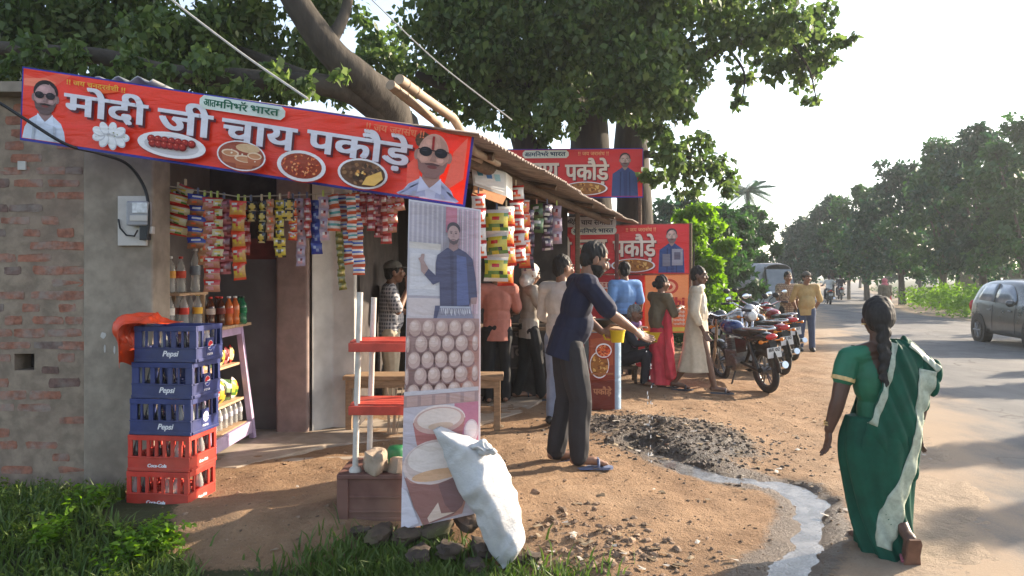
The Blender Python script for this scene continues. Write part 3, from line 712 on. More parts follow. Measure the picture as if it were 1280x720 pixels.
def portrait(P, u, v, k, skin, shirt, hair=(38, 30, 32), shades=True, bald=False, beard=True, bottom=None, part='portrait', jacket=None, wide=1.0):
    """a printed man from the chest up; u, v = middle of the face, k = half its height"""
    b = bottom if bottom is not None else v + 3.4 * k
    P.poly(part, shirt, [(u - 1.75 * k * wide, b), (u - 1.6 * k * wide, v + 2.0 * k), (u - 1.0 * k, v + 1.45 * k), (u - .4 * k, v + 1.05 * k), (u + .45 * k, v + 1.05 * k), (u + 1.05 * k, v + 1.5 * k), (u + 1.55 * k * wide, v + 2.0 * k), (u + 1.7 * k * wide, b)])
    if jacket:
        P.poly(part, jacket, [(u - 1.75 * k * wide, b), (u - 1.6 * k * wide, v + 2.0 * k), (u - .9 * k, v + 1.4 * k), (u - .3 * k, v + 1.2 * k), (u - .12 * k, b)])
        P.poly(part, jacket, [(u + .3 * k, b), (u + .38 * k, v + 1.2 * k), (u + .95 * k, v + 1.4 * k), (u + 1.55 * k * wide, v + 2.0 * k), (u + 1.7 * k * wide, b)])
    dk = tuple(int(c * .82) for c in skin); lt = tuple(min(255, int(c * 1.07)) for c in skin)
    P.poly(part, dk, [(u - .4 * k, v + .6 * k), (u + .42 * k, v + .6 * k), (u + .42 * k, v + 1.15 * k), (u, v + 1.5 * k), (u - .4 * k, v + 1.15 * k)])
    P.poly(part, tuple(min(255, int(c * 1.06)) for c in shirt), [(u - .5 * k, v + 1.0 * k), (u, v + 1.55 * k), (u - .55 * k, v + 1.75 * k)])
    P.poly(part, tuple(min(255, int(c * 1.06)) for c in shirt), [(u + .5 * k, v + 1.0 * k), (u, v + 1.55 * k), (u + .6 * k, v + 1.75 * k)])
    if not bald: P.ell(part, hair, u, v - .35 * k, .8 * k, .75 * k)
    P.ell(part, dk, u + .76 * k, v + .05 * k, .13 * k, .25 * k); P.ell(part, dk, u - .76 * k, v + .05 * k, .13 * k, .25 * k)
    P.ell(part, skin, u, v + (.02 if bald else .08) * k, .74 * k, (1.0 if bald else .92) * k, 24)
    mid_ = tuple(int(c * .91) for c in skin); hi_ = tuple(min(255, int(c * 1.13)) for c in skin)
    P.poly(part, mid_, [(u + .18 * k, v - .9 * k), (u + .55 * k, v - .6 * k), (u + .73 * k, v - .1 * k), (u + .7 * k, v + .4 * k), (u + .45 * k, v + .85 * k), (u + .3 * k, v + .4 * k), (u + .42 * k, v - .1 * k)])
    P.ell(part, lt, u - .18 * k, v - .42 * k, .36 * k, .3 * k); P.ell(part, hi_, u - .2 * k, v - .55 * k, .2 * k, .13 * k, 14); P.ell(part, lt, u - .42 * k, v + .2 * k, .2 * k, .16 * k, 14); P.ell(part, lt, u + .36 * k, v + .2 * k, .16 * k, .13 * k, 14)
    for e in (-1, 1): P.poly(part, tuple(int(c * .86) for c in shirt), [(u + e * .55 * k, v + 1.7 * k), (u + e * .75 * k, v + 1.75 * k), (u + e * .8 * k, b), (u + e * .66 * k, b)])
    if beard:
        bc = tuple(int(.55 * a + .45 * c) for a, c in zip(hair, skin))
        P.poly(part, bc, [(u - .72 * k, v + .2 * k), (u - .5 * k, v + .42 * k), (u, v + .36 * k), (u + .5 * k, v + .42 * k), (u + .72 * k, v + .2 * k), (u + .6 * k, v + .72 * k), (u + .25 * k, v + 1.05 * k), (u - .25 * k, v + 1.05 * k), (u - .6 * k, v + .72 * k)])
    P.ell(part, hi_, u - .02 * k, v + .18 * k, .07 * k, .13 * k, 10)
    P.poly(part, dk, [(u - .0 * k, v - .1 * k), (u + .1 * k, v - .1 * k), (u + .17 * k, v + .3 * k), (u - .13 * k, v + .3 * k)])
    P.ell(part, (120, 62, 60), u + .02 * k, v + .55 * k, .24 * k, .08 * k, 10)
    P.poly(part, hair, [(u - .35 * k, v + .42 * k), (u, v + .36 * k), (u + .38 * k, v + .42 * k), (u + .3 * k, v + .48 * k), (u - .28 * k, v + .48 * k)])
    if shades:
        for e in (-1, 1): P.ell(part, (30, 26, 34), u + e * .36 * k, v - .12 * k, .3 * k, .22 * k, 14); P.ell(part, (62, 56, 66), u + e * .36 * k - .06 * k, v - .19 * k, .15 * k, .07 * k, 10)
        P.rect(part, (30, 26, 34), u - .72 * k, v - .22 * k, u + .72 * k, v - .17 * k)
    else:
        for e in (-1, 1):
            P.ell(part, (235, 225, 220), u + e * .32 * k, v - .1 * k, .15 * k, .07 * k, 10); P.ell(part, (30, 22, 22), u + e * .32 * k, v - .1 * k, .07 * k, .07 * k, 8)
            P.poly(part, hair, [(u + e * .12 * k, v - .25 * k), (u + e * .5 * k, v - .3 * k), (u + e * .52 * k, v - .24 * k), (u + e * .12 * k, v - .19 * k)])

def food(P, kind, u, v, ru, rv, seed):
    q = random.Random(seed); P.nf = getattr(P, 'nf', 0) + 1; part = 'food_picture#%d' % P.nf
    def bits(cols, n, r0, r1, rr=.82, jit=.25, asp=1.0):
        pts = sorted([(math.sqrt(q.random()) * rr, q.random() * 6.28) for _ in range(n)], key=lambda t: t[0] * math.sin(t[1]))
        for d, a in pts: P.ell(part, cols[q.randrange(len(cols))], u + d * math.cos(a) * ru, v + d * math.sin(a) * rv, q.uniform(r0, r1), q.uniform(r0, r1) * asp, 8, q.random() * 3, jit, q.randrange(999))
    if kind == 'eggs':
        for d, a in [(0.0, 0)] + [(.62, i * 6.28 / 9) for i in range(9)]:
            P.ell(part, (196, 196, 204), u + d * math.cos(a) * ru, v + d * math.sin(a) * rv + .6, ru * .34, rv * .40, 14, a); P.ell(part, (228, 228, 232), u + d * math.cos(a) * ru - .4, v + d * math.sin(a) * rv - .3, ru * .3, rv * .34, 14, a)
        bits([(150, 160, 120), (190, 180, 170)], 9, .5, 1.0)
        return
    P.ell(part, (150, 40, 32), u + .6, v + 1.6, ru, rv, 28)
    P.ell(part, (226, 222, 226), u, v, ru, rv, 30); 
    if kind == 'jamun':
        P.ell(part, (196, 190, 196), u, v + 1, ru * .8, rv * .72, 26)
        for i in range(13):
            a = (i % 7) / 6 - .5; rw = i // 7; x = u + a * 1.3 * ru * (.92 - .1 * rw); y = v - rv * .28 - rw * -rv * .36
            P.ell(part, (112, 22, 20), x, y, 5.4, 4.9, 12); P.ell(part, (160, 38, 30), x - .6, y - .8, 4.0, 3.4, 12); P.ell(part, (214, 120, 104), x - 1.4, y - 2, 1.1, .8, 8)
    elif kind == 'tea':
        P.ell(part, (150, 70, 48), u, v, ru * .94, rv * .92, 28); P.ell(part, (206, 170, 130), u + .25 * ru, v - .55 * rv, ru * .5, rv * .3, 16)
        for dx, dy, s in ((-.45, -.1, .36), (.15, .18, .42), (.55, -.1, .3)):
            x, y = u + dx * ru, v + dy * rv
            P.poly(part, (176, 96, 62), [(x - s * ru, y), (x + s * ru, y), (x + s * ru * .75, y + .65 * rv), (x - s * ru * .75, y + .65 * rv)]); P.ell(part, (224, 196, 166), x, y, s * ru, rv * .24, 16); P.ell(part, (190, 132, 92), x, y + .3, s * ru * .8, rv * .17, 16)
        bits([(232, 214, 190)], 4, .8, 1.4)
    elif kind == 'namkeen':
        P.ell(part, (150, 60, 34), u, v, ru * .84, rv * .82, 26); bits([(206, 84, 44), (176, 58, 34), (224, 118, 62), (140, 42, 28), (228, 150, 96)], 80, .9, 2.0, .76, .3, .7)
    elif kind == 'pakora':
        P.ell(part, (104, 72, 52), u, v, ru * .9, rv * .88, 26); bits([(120, 84, 58), (86, 60, 44), (144, 104, 70), (70, 52, 40)], 60, 1.4, 3.0, .78, .3)
        P.poly(part, (224, 176, 92), [(u + .05 * ru, v + .75 * rv), (u + .2 * ru, v + .2 * rv), (u + .75 * ru, v - .3 * rv), (u + .85 * ru, v + .2 * rv), (u + .55 * ru, v + .72 * rv)])
        bits([(236, 196, 120), (214, 150, 74)], 5, 1.2, 2.2, .3)
    elif kind == 'samosa':
        P.ell(part, (150, 96, 46), u, v, ru * .92, rv * .9, 26); bits([(196, 140, 70), (160, 100, 46), (120, 70, 34), (214, 170, 100)], 34, 1.2, 2.4, .78, .3)

M_flexR = flat('flex_red', srgb(234, 50, 20), 0.4, 0.4); M_flexB = flat('flex_blue', srgb(44, 50, 150), 0.45)
M_flexR2 = flat('flex_faded_red', srgb(214, 40, 44), 0.45, 0.4)
WHITEL, SHADOW, GREEN = (216, 214, 224), (96, 34, 44), (16, 92, 66)
def headline(P, words, v_top, vb, col, shadow, off, bold):
    """words: (text, u0, u1, v0, v1) boxes"""
    for body, u0, u1, v0, v1 in words:
        if shadow: P.text('lettering', shadow, body, u0 + off, v0 + off, w=u1 - u0, h=v1 - v0, bold=bold)
    for body, u0, u1, v0, v1 in words: P.text('lettering', col, body, u0, v0, w=u1 - u0, h=v1 - v0, bold=bold)

def label_box(P, u0, v0, u1, v1, fill=(206, 216, 208), col=GREEN):
    h = v1 - v0; P.poly('label_box', fill, [(u0 + h * .3, v0), (u1 - h * .3, v0), (u1, v0 + h * .3), (u1, v1 - h * .3), (u1 - h * .3, v1), (u0 + h * .3, v1), (u0, v1 - h * .3), (u0, v0 + h * .3)])
    w = u1 - u0
    P.text('lettering', col, 'आत', u0 + .05 * w, v0 + .26 * h, w=.14 * w, h=.5 * h, bold=h * .022)
    P.text('lettering', col, 'मिनभर', u0 + .19 * w, v0 + .10 * h, w=.37 * w, h=.66 * h, bold=h * .022)
    P.text('lettering', col, 'ॅ', u0 + .485 * w, v0 + .09 * h, w=.05 * w, h=.16 * h, bold=h * .02)
    P.text('lettering', col, 'भारत', u0 + .6 * w, v0 + .24 * h, w=.33 * w, h=.5 * h, bold=h * .022)

# --- the long banner over the front
BD = 4.80
root = thing('shop_banner', 'long red banner with big white Hindi lettering tilting across the shop front', 'banner', W(300, 170, BD + .03))
P = Print([W(28, 83, BD), W(593, 168, BD), W(581, 259, BD), W(25, 175, BD)], 568, 90, root, M_flexB)
P.rect('red_field', M_flexR, 2.0, 2.0, 565, 87)
P.poly('brush_mark#2', (236, 92, 70), [(3, 9), (20, 12), (46, 2), (62, 2), (40, 20), (3, 24)])
P.poly('brush_mark#2', (240, 128, 100), [(3, 14), (30, 10), (44, 14), (30, 22), (3, 22)])
portrait(P, 31, 34, 19.5, (176, 140, 138), (206, 214, 232), bottom=86.5, shades=True, wide=.82)
P.text('lettering', (232, 170, 60), '!! जय चन्द्रवंशी !!', 58, 6, w=73, h=10, bold=.25)
P.poly('brush_mark', (236, 96, 40), [(78, 20), (100, 14), (128, 13), (104, 19)])
headline(P, [('मोदी', 58, 161, 14.5, 51), ('जी', 176, 243, 14.5, 52.5), ('चाय', 257, 349, 26.5, 53), ('पकौड़े', 364, 493, 14, 58)], 0, 0, WHITEL, SHADOW, 2.6, 1.6)
label_box(P, 226, 2.5, 333, 19)
P.text('lettering', (232, 128, 88), '!! जय जरासंध !!', 435, 4.5, w=72, h=10.5, bold=.25)
food(P, 'eggs', 119, 68.5, 25, 14, 1); food(P, 'jamun', 197, 69.5, 43, 15.5, 2); food(P, 'tea', 286, 70, 30.5, 18, 3); food(P, 'namkeen', 362, 71.5, 30.5, 18.5, 4); food(P, 'pakora', 440, 70.5, 31, 18, 5)
P.poly('halo', (240, 104, 84), [(548, 30), (563, 10), (564, 60), (540, 80)]); P.poly('halo', (236, 92, 74), [(494, 52), (506, 40), (512, 70), (496, 80)])
portrait(P, 524, 37, 26, (198, 150, 136), (186, 184, 206), hair=(90, 62, 62), bald=True, part='portrait#2', bottom=87, wide=.86, jacket=(160, 160, 190))
P.poly('portrait#2', (150, 36, 38), [(521, 15), (524, 15), (524.5, 31), (521.5, 31)])
P.done()

# --- the tall standing board
QD0, QD1 = 4.62, 4.52
root = thing('menu_board', 'tall narrow printed board showing a man, egg trays and tea glasses', 'poster board', W(548, 655, QD1))
fr = mat('flex_bleached', srgb(206, 200, 206), 0.5, 0.05, 5, 0.1)
P = Print([W(511, 249, QD0), W(601, 262, QD0), W(600, 640, QD1), W(502, 662, QD1)], 92, 400, root, fr, .012); P.bleach = .24
A = 'photo_print'
P.rect(A, (168, 160, 172), 1.5, 2, 90, 146)
for i in range(15): P.rect(A, ((188, 180, 188) if i % 2 else (158, 150, 164)), 2 + i * 3.1, 3, 4 + i * 3.1, 62)
for i in range(12): P.rect(A, ((204, 178, 190) if i % 2 else (176, 146, 164)), 53 + i * 3.05, 3, 55 + i * 3.05, 140)
P.rect(A, (176, 96, 116), 48, 3, 62, 36); P.rect(A, (196, 186, 178), 2, 52, 42, 60); P.rect(A, (186, 184, 190), 2, 60, 42, 118); P.rect(A, (204, 200, 204), 4, 66, 36, 110); P.rect(A, (150, 142, 152), 2, 118, 42, 121); P.rect(A, (196, 180, 178), 2, 121, 44, 146)
for i in range(7): P.rect(A, (206, 202, 208), 6 + i * 4.6, 68, 7.5 + i * 4.6, 104)
# the man in the dark jacket
P.poly(A, (58, 60, 92), [(34, 146), (36, 130), (78, 130), (84, 146)])
P.poly(A, (46, 48, 78), [(38, 66), (50, 56), (62, 54), (74, 60), (82, 68), (86, 92), (88, 118), (80, 120), (78, 132), (42, 132), (41, 100), (33, 104), (22, 92), (27, 84), (36, 92), (36, 76)])
P.poly(A, (60, 72, 120), [(62, 64), (74, 66), (78, 128), (63, 130)]); P.poly(A, (36, 38, 62), [(53, 56), (58, 60), (59, 130), (56, 130)])
P.poly(A, (150, 118, 114), [(22, 92), (27, 84), (21, 74), (22, 66), (18, 66), (17, 70), (14, 72), (17, 78), (18, 88)])
P.poly(A, (140, 106, 104), [(80, 119), (88, 118), (87, 127), (81, 127)])
P.poly(A, (128, 96, 96), [(53, 48), (63, 48), (64, 56), (58, 60), (52, 56)]); P.ell(A, (40, 36, 46), 58, 31, 8.4, 9); P.ell(A, (160, 126, 122), 58, 38, 7.4, 11.5, 20)
P.poly(A, (66, 54, 60), [(51, 42), (54, 45), (58, 44), (62, 45), (65, 42), (63, 49), (58, 51.5), (53, 49)]); P.ell(A, (142, 92, 92), 58, 45.6, 2.6, .8, 8)
for e in (-1, 1): P.ell(A, (40, 32, 38), 58 + e * 3, 36.5, 1.3, .8, 8); P.rect(A, (50, 42, 48), 58 + e * 3 - 1.7, 34, 58 + e * 3 + 1.7, 34.7)
P.poly(A, (140, 108, 108), [(57.4, 37), (58.8, 37), (59.6, 41.5), (56.8, 41.5)])
P.rect(A, (160, 164, 182), 42, 130.5, 80, 133)
P.poly(A, (112, 110, 130), [(42, 133), (80, 133), (84, 147), (38, 147)])
q = random.Random(4)
for i in range(16): x = 44 + i * 2.3; P.poly(A, (206, 204, 214), [(x, 133 + q.uniform(0, 2)), (x + .9, 133), (x + q.uniform(-1, 2), 140 + q.uniform(0, 4)), (x - .6, 139)])
# eggs in trays
P.rect(A, (150, 112, 104), 1.5, 146, 90.5, 243)
for rw in range(5):
    for i in range(6):
        x = 4 + i * 16.4 + (0 if rw % 2 else 8.2); y = 158 + rw * 19.5
        if x > 89 or x < 3: continue
        ru = min(8.0, 90 - x, x - 1.6)
        P.ell(A, (120, 84, 80), x, y + 7, ru, 5, 12); P.ell(A, (176, 140, 130), x, y, ru * .95, 10.2, 18); P.ell(A, (198, 166, 154), x - ru * .15, y - 2.2, ru * .68, 6.6, 16); P.ell(A, (214, 188, 178), x - ru * .25, y - 4.4, ru * .34, 3, 10)
P.rect(A, (186, 178, 184), 1.5, 234, 90.5, 239); P.rect(A, (150, 116, 114), 1.5, 239, 90.5, 253)
for i in range(5): P.rect(A, (176, 138, 130), 5 + i * 17, 240, 18 + i * 17, 252)
# tea glasses
P.rect(A, (182, 172, 182), 1.5, 253, 90.5, 396); P.poly(A, (180, 92, 116), [(62, 253), (90.5, 253), (90.5, 330), (64, 318)])
P.ell(A, (226, 206, 200), 44, 272, 31, 19, 28); P.poly(A, (164, 84, 78), [(13, 272), (75, 272), (70, 300), (56, 316), (30, 316), (18, 298)]); P.ell(A, (196, 150, 136), 44, 272, 30, 16.5, 28); P.ell(A, (222, 200, 186), 44, 270, 26, 13, 28); P.ell(A, (206, 168, 140), 46, 279, 15, 4.4, 16)
P.ell(A, (206, 176, 178), 82, 290, 8.5, 15, 18); P.ell(A, (226, 206, 204), 82, 288, 6.5, 11, 16)
P.poly(A, (168, 108, 92), [(3, 316), (78, 312), (86, 340), (72, 392), (26, 395), (8, 345)])
P.ell(A, (214, 190, 184), 40, 322, 38, 27, 30); P.ell(A, (196, 172, 164), 40, 320, 35, 24, 30); P.ell(A, (222, 208, 200), 38, 316, 30, 18, 26); P.ell(A, (212, 158, 112), 42, 338, 29, 7, 22)
P.poly(A, (128, 74, 66), [(4, 334), (12, 343), (40, 350), (70, 343), (82, 330), (84, 346), (72, 382), (60, 392), (28, 396), (16, 372)])
P.poly(A, (96, 56, 56), [(44, 350), (70, 343), (82, 332), (83, 348), (72, 382), (62, 390), (52, 376)])
P.poly(A, (206, 204, 216), [(1.5, 346), (8, 352), (22, 392), (2, 397)])
P.poly(A, (220, 190, 172), [(32, 388), (44, 372), (48, 386), (64, 388), (34, 394)])
P.done()

# --- two more banners further along: one above the roof against the trees, one at the end of the canopy
def side_banner(quad_px, d, label, mode, back=0.0):
    (x0, y0), (x1, y1), (x2, y2), (x3, y3) = quad_px
    root = thing('shop_banner', label, 'banner', W((x0 + x1) / 2, y2, d), group=None)
    P = Print([W(x0, y0, d), W(x1, y1, d), W(x2, y2, d), W(x3, y3, d)], 240, 62, root, M_flexB if mode == 'roof' else mat('frame_edge', srgb(150, 60, 50), .5, .2))
    P.rect('red_field', M_flexR2, 1, 1.2, 239, 60.4)
    portrait(P, 217, 15, 8.5, (196, 162, 150) if mode != 'roof' else (190, 160, 150), (52, 66, 112), hair=(60, 50, 56), shades=False, bottom=60, wide=1.15, jacket=(58, 78, 128))
    if mode == 'canopy':
        P.rect('portrait', (150, 148, 160), 217, 31, 231, 51); P.rect('portrait', (120, 118, 132), 205, 37, 215, 52); P.rect('portrait', (96, 92, 110), 220, 35, 228, 44)
    W3 = (226, 206, 190)
    headline(P, [('मोदी', 8, 52, 13, 40), ('जी', 62, 88, 12, 41), ('चाय', 98, 133, 18, 41), ('पकौड़े', 142, 196, 12, 45)], 0, 0, W3, (110, 28, 34), 1.2, .8)
    label_box(P, 88, 2.2, 146, 12, fill=(220, 220, 210), col=(30, 60, 90))
    P.text('lettering', (236, 160, 110), '!! जय जरासंध !!', 158, 3.5, w=38, h=5.5, bold=.15)
    for k, (u, ru) in enumerate(((28, 15), (66, 17), (118, 20), (166, 28))): food(P, ['jamun', 'tea', 'namkeen', 'samosa'][k] if k else 'namkeen', u, 51, ru, 8.4, 20 + k)
    P.done(); return root
b2 = side_banner([(566, 187), (804, 185), (804, 247), (566, 249)], 13.2, 'red banner hung above the roof against the big tree trunks', 'roof')
for px in (700, 800):                                                  # poles that carry it
    t = W(px, 190, 13.26); b = MB(); b.tube([(t.x, t.y, 0.0), (t.x, t.y, t.z)], .03, 8); b.build('pole', M_wood, b2, world=True, smooth=True)
b3 = side_banner([(628, 284), (862, 279), (862, 343), (628, 343)], 12.3, 'red banner with a man in blue at the far end of the canopy', 'canopy')
for px in (720, 800, 863):
    t = W(px, 279, 12.34); b = MB(); b.tube([(t.x, t.y, 0.0), (t.x, t.y, t.z)], .028, 8); b.build('pole', M_wood, b3, world=True, smooth=True)
root = thing('notice_board', 'narrow white board with black writing above the red canopy banner', 'sign', W(738, 284, 12.1))
P = Print([W(704, 270, 12.1), W(770, 270, 12.1), W(770, 284, 12.1), W(704, 284, 12.1)], 66, 14, root, ink(206, 200, 200), .02)
P.rect('dark_edge', (60, 52, 56), 0, 0, 66, 1.2)
P.text('lettering', (60, 54, 66), 'लिट्टी', 4, 3, w=13, h=8, bold=.3); P.text('lettering', (70, 64, 76), 'चाय समोसा', 22, 3, w=40, h=8, bold=.2); P.done()
root = thing('menu_sign', 'orange flex panel with red lettering below the canopy banner', 'sign', W(832, 416, 12.25))
P = Print([W(806, 344, 12.25), W(861, 343, 12.25), W(861, 416, 12.25), W(806, 416, 12.25)], 55, 73, root, flat('flex_orange', srgb(240, 120, 62), .45))
P.rect('printed_field', (246, 150, 92), 1, 1, 54, 30); P.ell('printed_field', (206, 70, 50), 29, 15, 13, 10, 20); P.ell('printed_field', (240, 170, 130), 29, 15, 9.5, 7, 18); P.ell('printed_field', (196, 60, 46), 29, 15, 6, 4, 14)
P.text('lettering', (190, 30, 34), 'delhi', 17, 28, w=32, h=13, bold=.7)
for i in range(4): P.text('lettering', (250, 214, 190), 'चाय समोसा पकौड़े', 6, 45 + i * 5, w=44, h=3.6, bold=.2)
P.rect('printed_field', (226, 196, 70), 22, 66, 53, 71); P.done()
root = thing('menu_sign', 'dark red flex panel under the canopy banner behind the woman in a red sari', 'sign', W(770, 470, 12.28))
P = Print([W(628, 344, 12.29), W(806, 344, 12.29), W(806, 470, 12.29), W(628, 470, 12.29)], 178, 126, root, flat('flex_crimson', srgb(176, 40, 44), .5))
for k in range(3): food(P, ['namkeen', 'samosa', 'tea'][k], 128 + (k % 2) * 28, 24 + k * 26, 13, 9, 50 + k)
P.text('lettering', (226, 180, 160), 'समोसा', 120, 6, w=42, h=9, bold=.4); P.rect('printed_field', (206, 120, 100), 108, 60, 150, 62); P.done()
# ------------------------------------------------------------------ bottles
M_glassd = glass('dark_bottle_glass', (0.05, 0.045, 0.05), 0.06, 0.72); M_glassc = glass('clear_plastic', (0.62, 0.62, 0.6), 0.08, 0.42)
M_cola = glass('brown_drink', (0.10, 0.03, 0.015), 0.06, 0.9); M_orange = glass('orange_drink', (0.62, 0.15, 0.03), 0.07, 0.88); M_green = glass('green_bottle', (0.02, 0.20, 0.09), 0.06, 0.8)
M_cap = {k: mat('cap_' + k, c, 0.4, 0.1, 20, 0.05) for k, c in (('white', (.7, .7, .7)), ('red', (.5, .03, .02)), ('yellow', (.6, .4, .05)), ('black', (.02, .02, .02)), ('silver', (.5, .5, .5)))}
_bot = {}
def bottle(liq, cap, lab, h=0.27, r=0.036, slim=False):
    """a bottle thing: glass, cap, label"""
    key = (liq.name, cap, lab, h, r, slim)
    if key not in _bot:
        mb = MB()
        if slim: mb.lathe([(r * .9, 0), (r, .01), (r * .94, h * .3), (r, h * .42), (r * .9, h * .56), (r * .5, h * .76), (r * .36, h * .86), (r * .36, h * .97)], n=10)
        else: mb.lathe([(r * .82, 0), (r, h * .04), (r * .97, h * .2), (r * .9, h * .3), (r * .97, h * .4), (r, h * .58), (r * .92, h * .68), (r * .55, h * .82), (r * .36, h * .88), (r * .36, h * .95)], n=12)
        a = mb.mesh('bottle', smooth=True); a.materials.append(liq)
        mb = MB(); mb.lathe([(r * .42, h * .945), (r * .44, h * .95), (r * .44, h), (r * .38, h * 1.01)], n=10); c = mb.mesh('cap', smooth=True); c.materials.append(M_cap[cap])
        l = None
        if lab: mb = MB(); mb.lathe([(r * 1.012, h * .4), (r * 1.03, h * .42), (r * 1.03, h * .58), (r * 1.012, h * .6)], n=12); l = mb.mesh('label', smooth=True); l.materials.append(ink(*lab))
        _bot[key] = (a, c, l)
    return _bot[key]
def put_bottle(loc, liq, cap, lab, label, group, h=0.27, r=0.036, slim=False, cat='bottle', capped=True):
    a, c, l = bottle(liq, cap, lab, h, r, slim)
    o = link_mesh('bottle', a, liq, None, loc); tag(o, label, cat, group); o.rotation_euler.z = rng.random() * 6
    if capped: link_mesh('cap', c, M_cap[cap], o)
    if l: link_mesh('label', l, None, o)
    return o

# ------------------------------------------------------------------ the stack of bottle crates
CR = (0.425, 0.345, 0.234)
def crate_part(mb, red):
    L, D, H = CR; t = 0.014
    mb.box((0, 0, .012), (L - .004, D - .004, .02))
    def side(n, length, M, slots):
        mb.box((0, -t / 2, .045), (length, t, .09), M); mb.box((0, -t / 2, H - .017), (length, t * 1.4, .034), M)
        mb.box((0, -t * .75, .092), (length, t * 1.5, .008), M); mb.box((0, -t * .75, .012), (length, t * 1.5, .02), M)
        for u, w in slots: mb.box((u, -t / 2, (.096 + H - .034) / 2), (w, t - .002, H - .034 - .096), M)
    if red: ls = [(-.5, .03), (-.305, .022), (-.17, .022), (-.04, .022), (.09, .022), (.22, .022), (.35, .022), (.5, .03)]
    else: ls = [(-.5, .05), (-.31, .016), (-.155, .032), (-.02, .016), (.13, .034), (.27, .016), (.5, .05)]
    lslots = [(u * (L - w) if abs(u) == .5 else u * L, w) for u, w in ls]
    sslots = [(-D / 2 + .014, .028), (-.09, .018), (.09, .018), (D / 2 - .014, .028)]
    for sgn in (-1, 1):
        T = Matrix.Rotation(0 if sgn < 0 else math.pi, 4, 'Z')
        side('l', L, T @ Matrix.Translation((0, -D / 2 + t, 0)), lslots)
        side('s', D - 2 * t, T @ Matrix.Rotation(math.pi / 2, 4, 'Z') @ Matrix.Translation((0, -L / 2 + t, 0)), sslots)
    for i in range(1, 6): mb.box((-L / 2 + L * i / 6, 0, .06), (.005, D - .03, .08))
    for i in range(1, 4): mb.box((0, -D / 2 + D * i / 4, .06), (L - .03, .005, .08))
M_cblue = mat('blue_crate_plastic', (0.022, 0.034, 0.14), 0.45, 0.25, 8, 0.1, dirt=(0.08, 0.075, 0.09), dirt_amt=0.45)
M_cred = mat('red_crate_plastic', (0.50, 0.035, 0.022), 0.5, 0.2, 8, 0.1, dirt=(0.33, 0.09, 0.06), dirt_amt=0.5)
CB = GP(235, 637, .10); ca, sa_ = math.cos(R(-7)), math.sin(R(-7))
MXZ = Matrix(((1, 0, 0, 0), (0, 0, -1, 0), (0, 1, 0, 0), (0, 0, 0, 1)))
names = ['lower red soft drink crate at the very bottom of the stack', 'upper red soft drink crate just under the three blue ones', 'lowest of the three blue soft drink crates, resting on a red one', 'middle blue soft drink crate in the stack by the wall', 'topmost blue soft drink crate with an orange bag on it']
cm = {}
for k in (0, 1):
    mb = MB(); crate_part(mb, k == 0); cm[k] = mb.mesh('crate'); cm[k].materials.append(M_cred if k == 0 else M_cblue)
offs = [(0, 0, 0), (.006, .004, .004), (.022, .0, -.01), (.032, .004, -.02), (.05, .0, .015)]
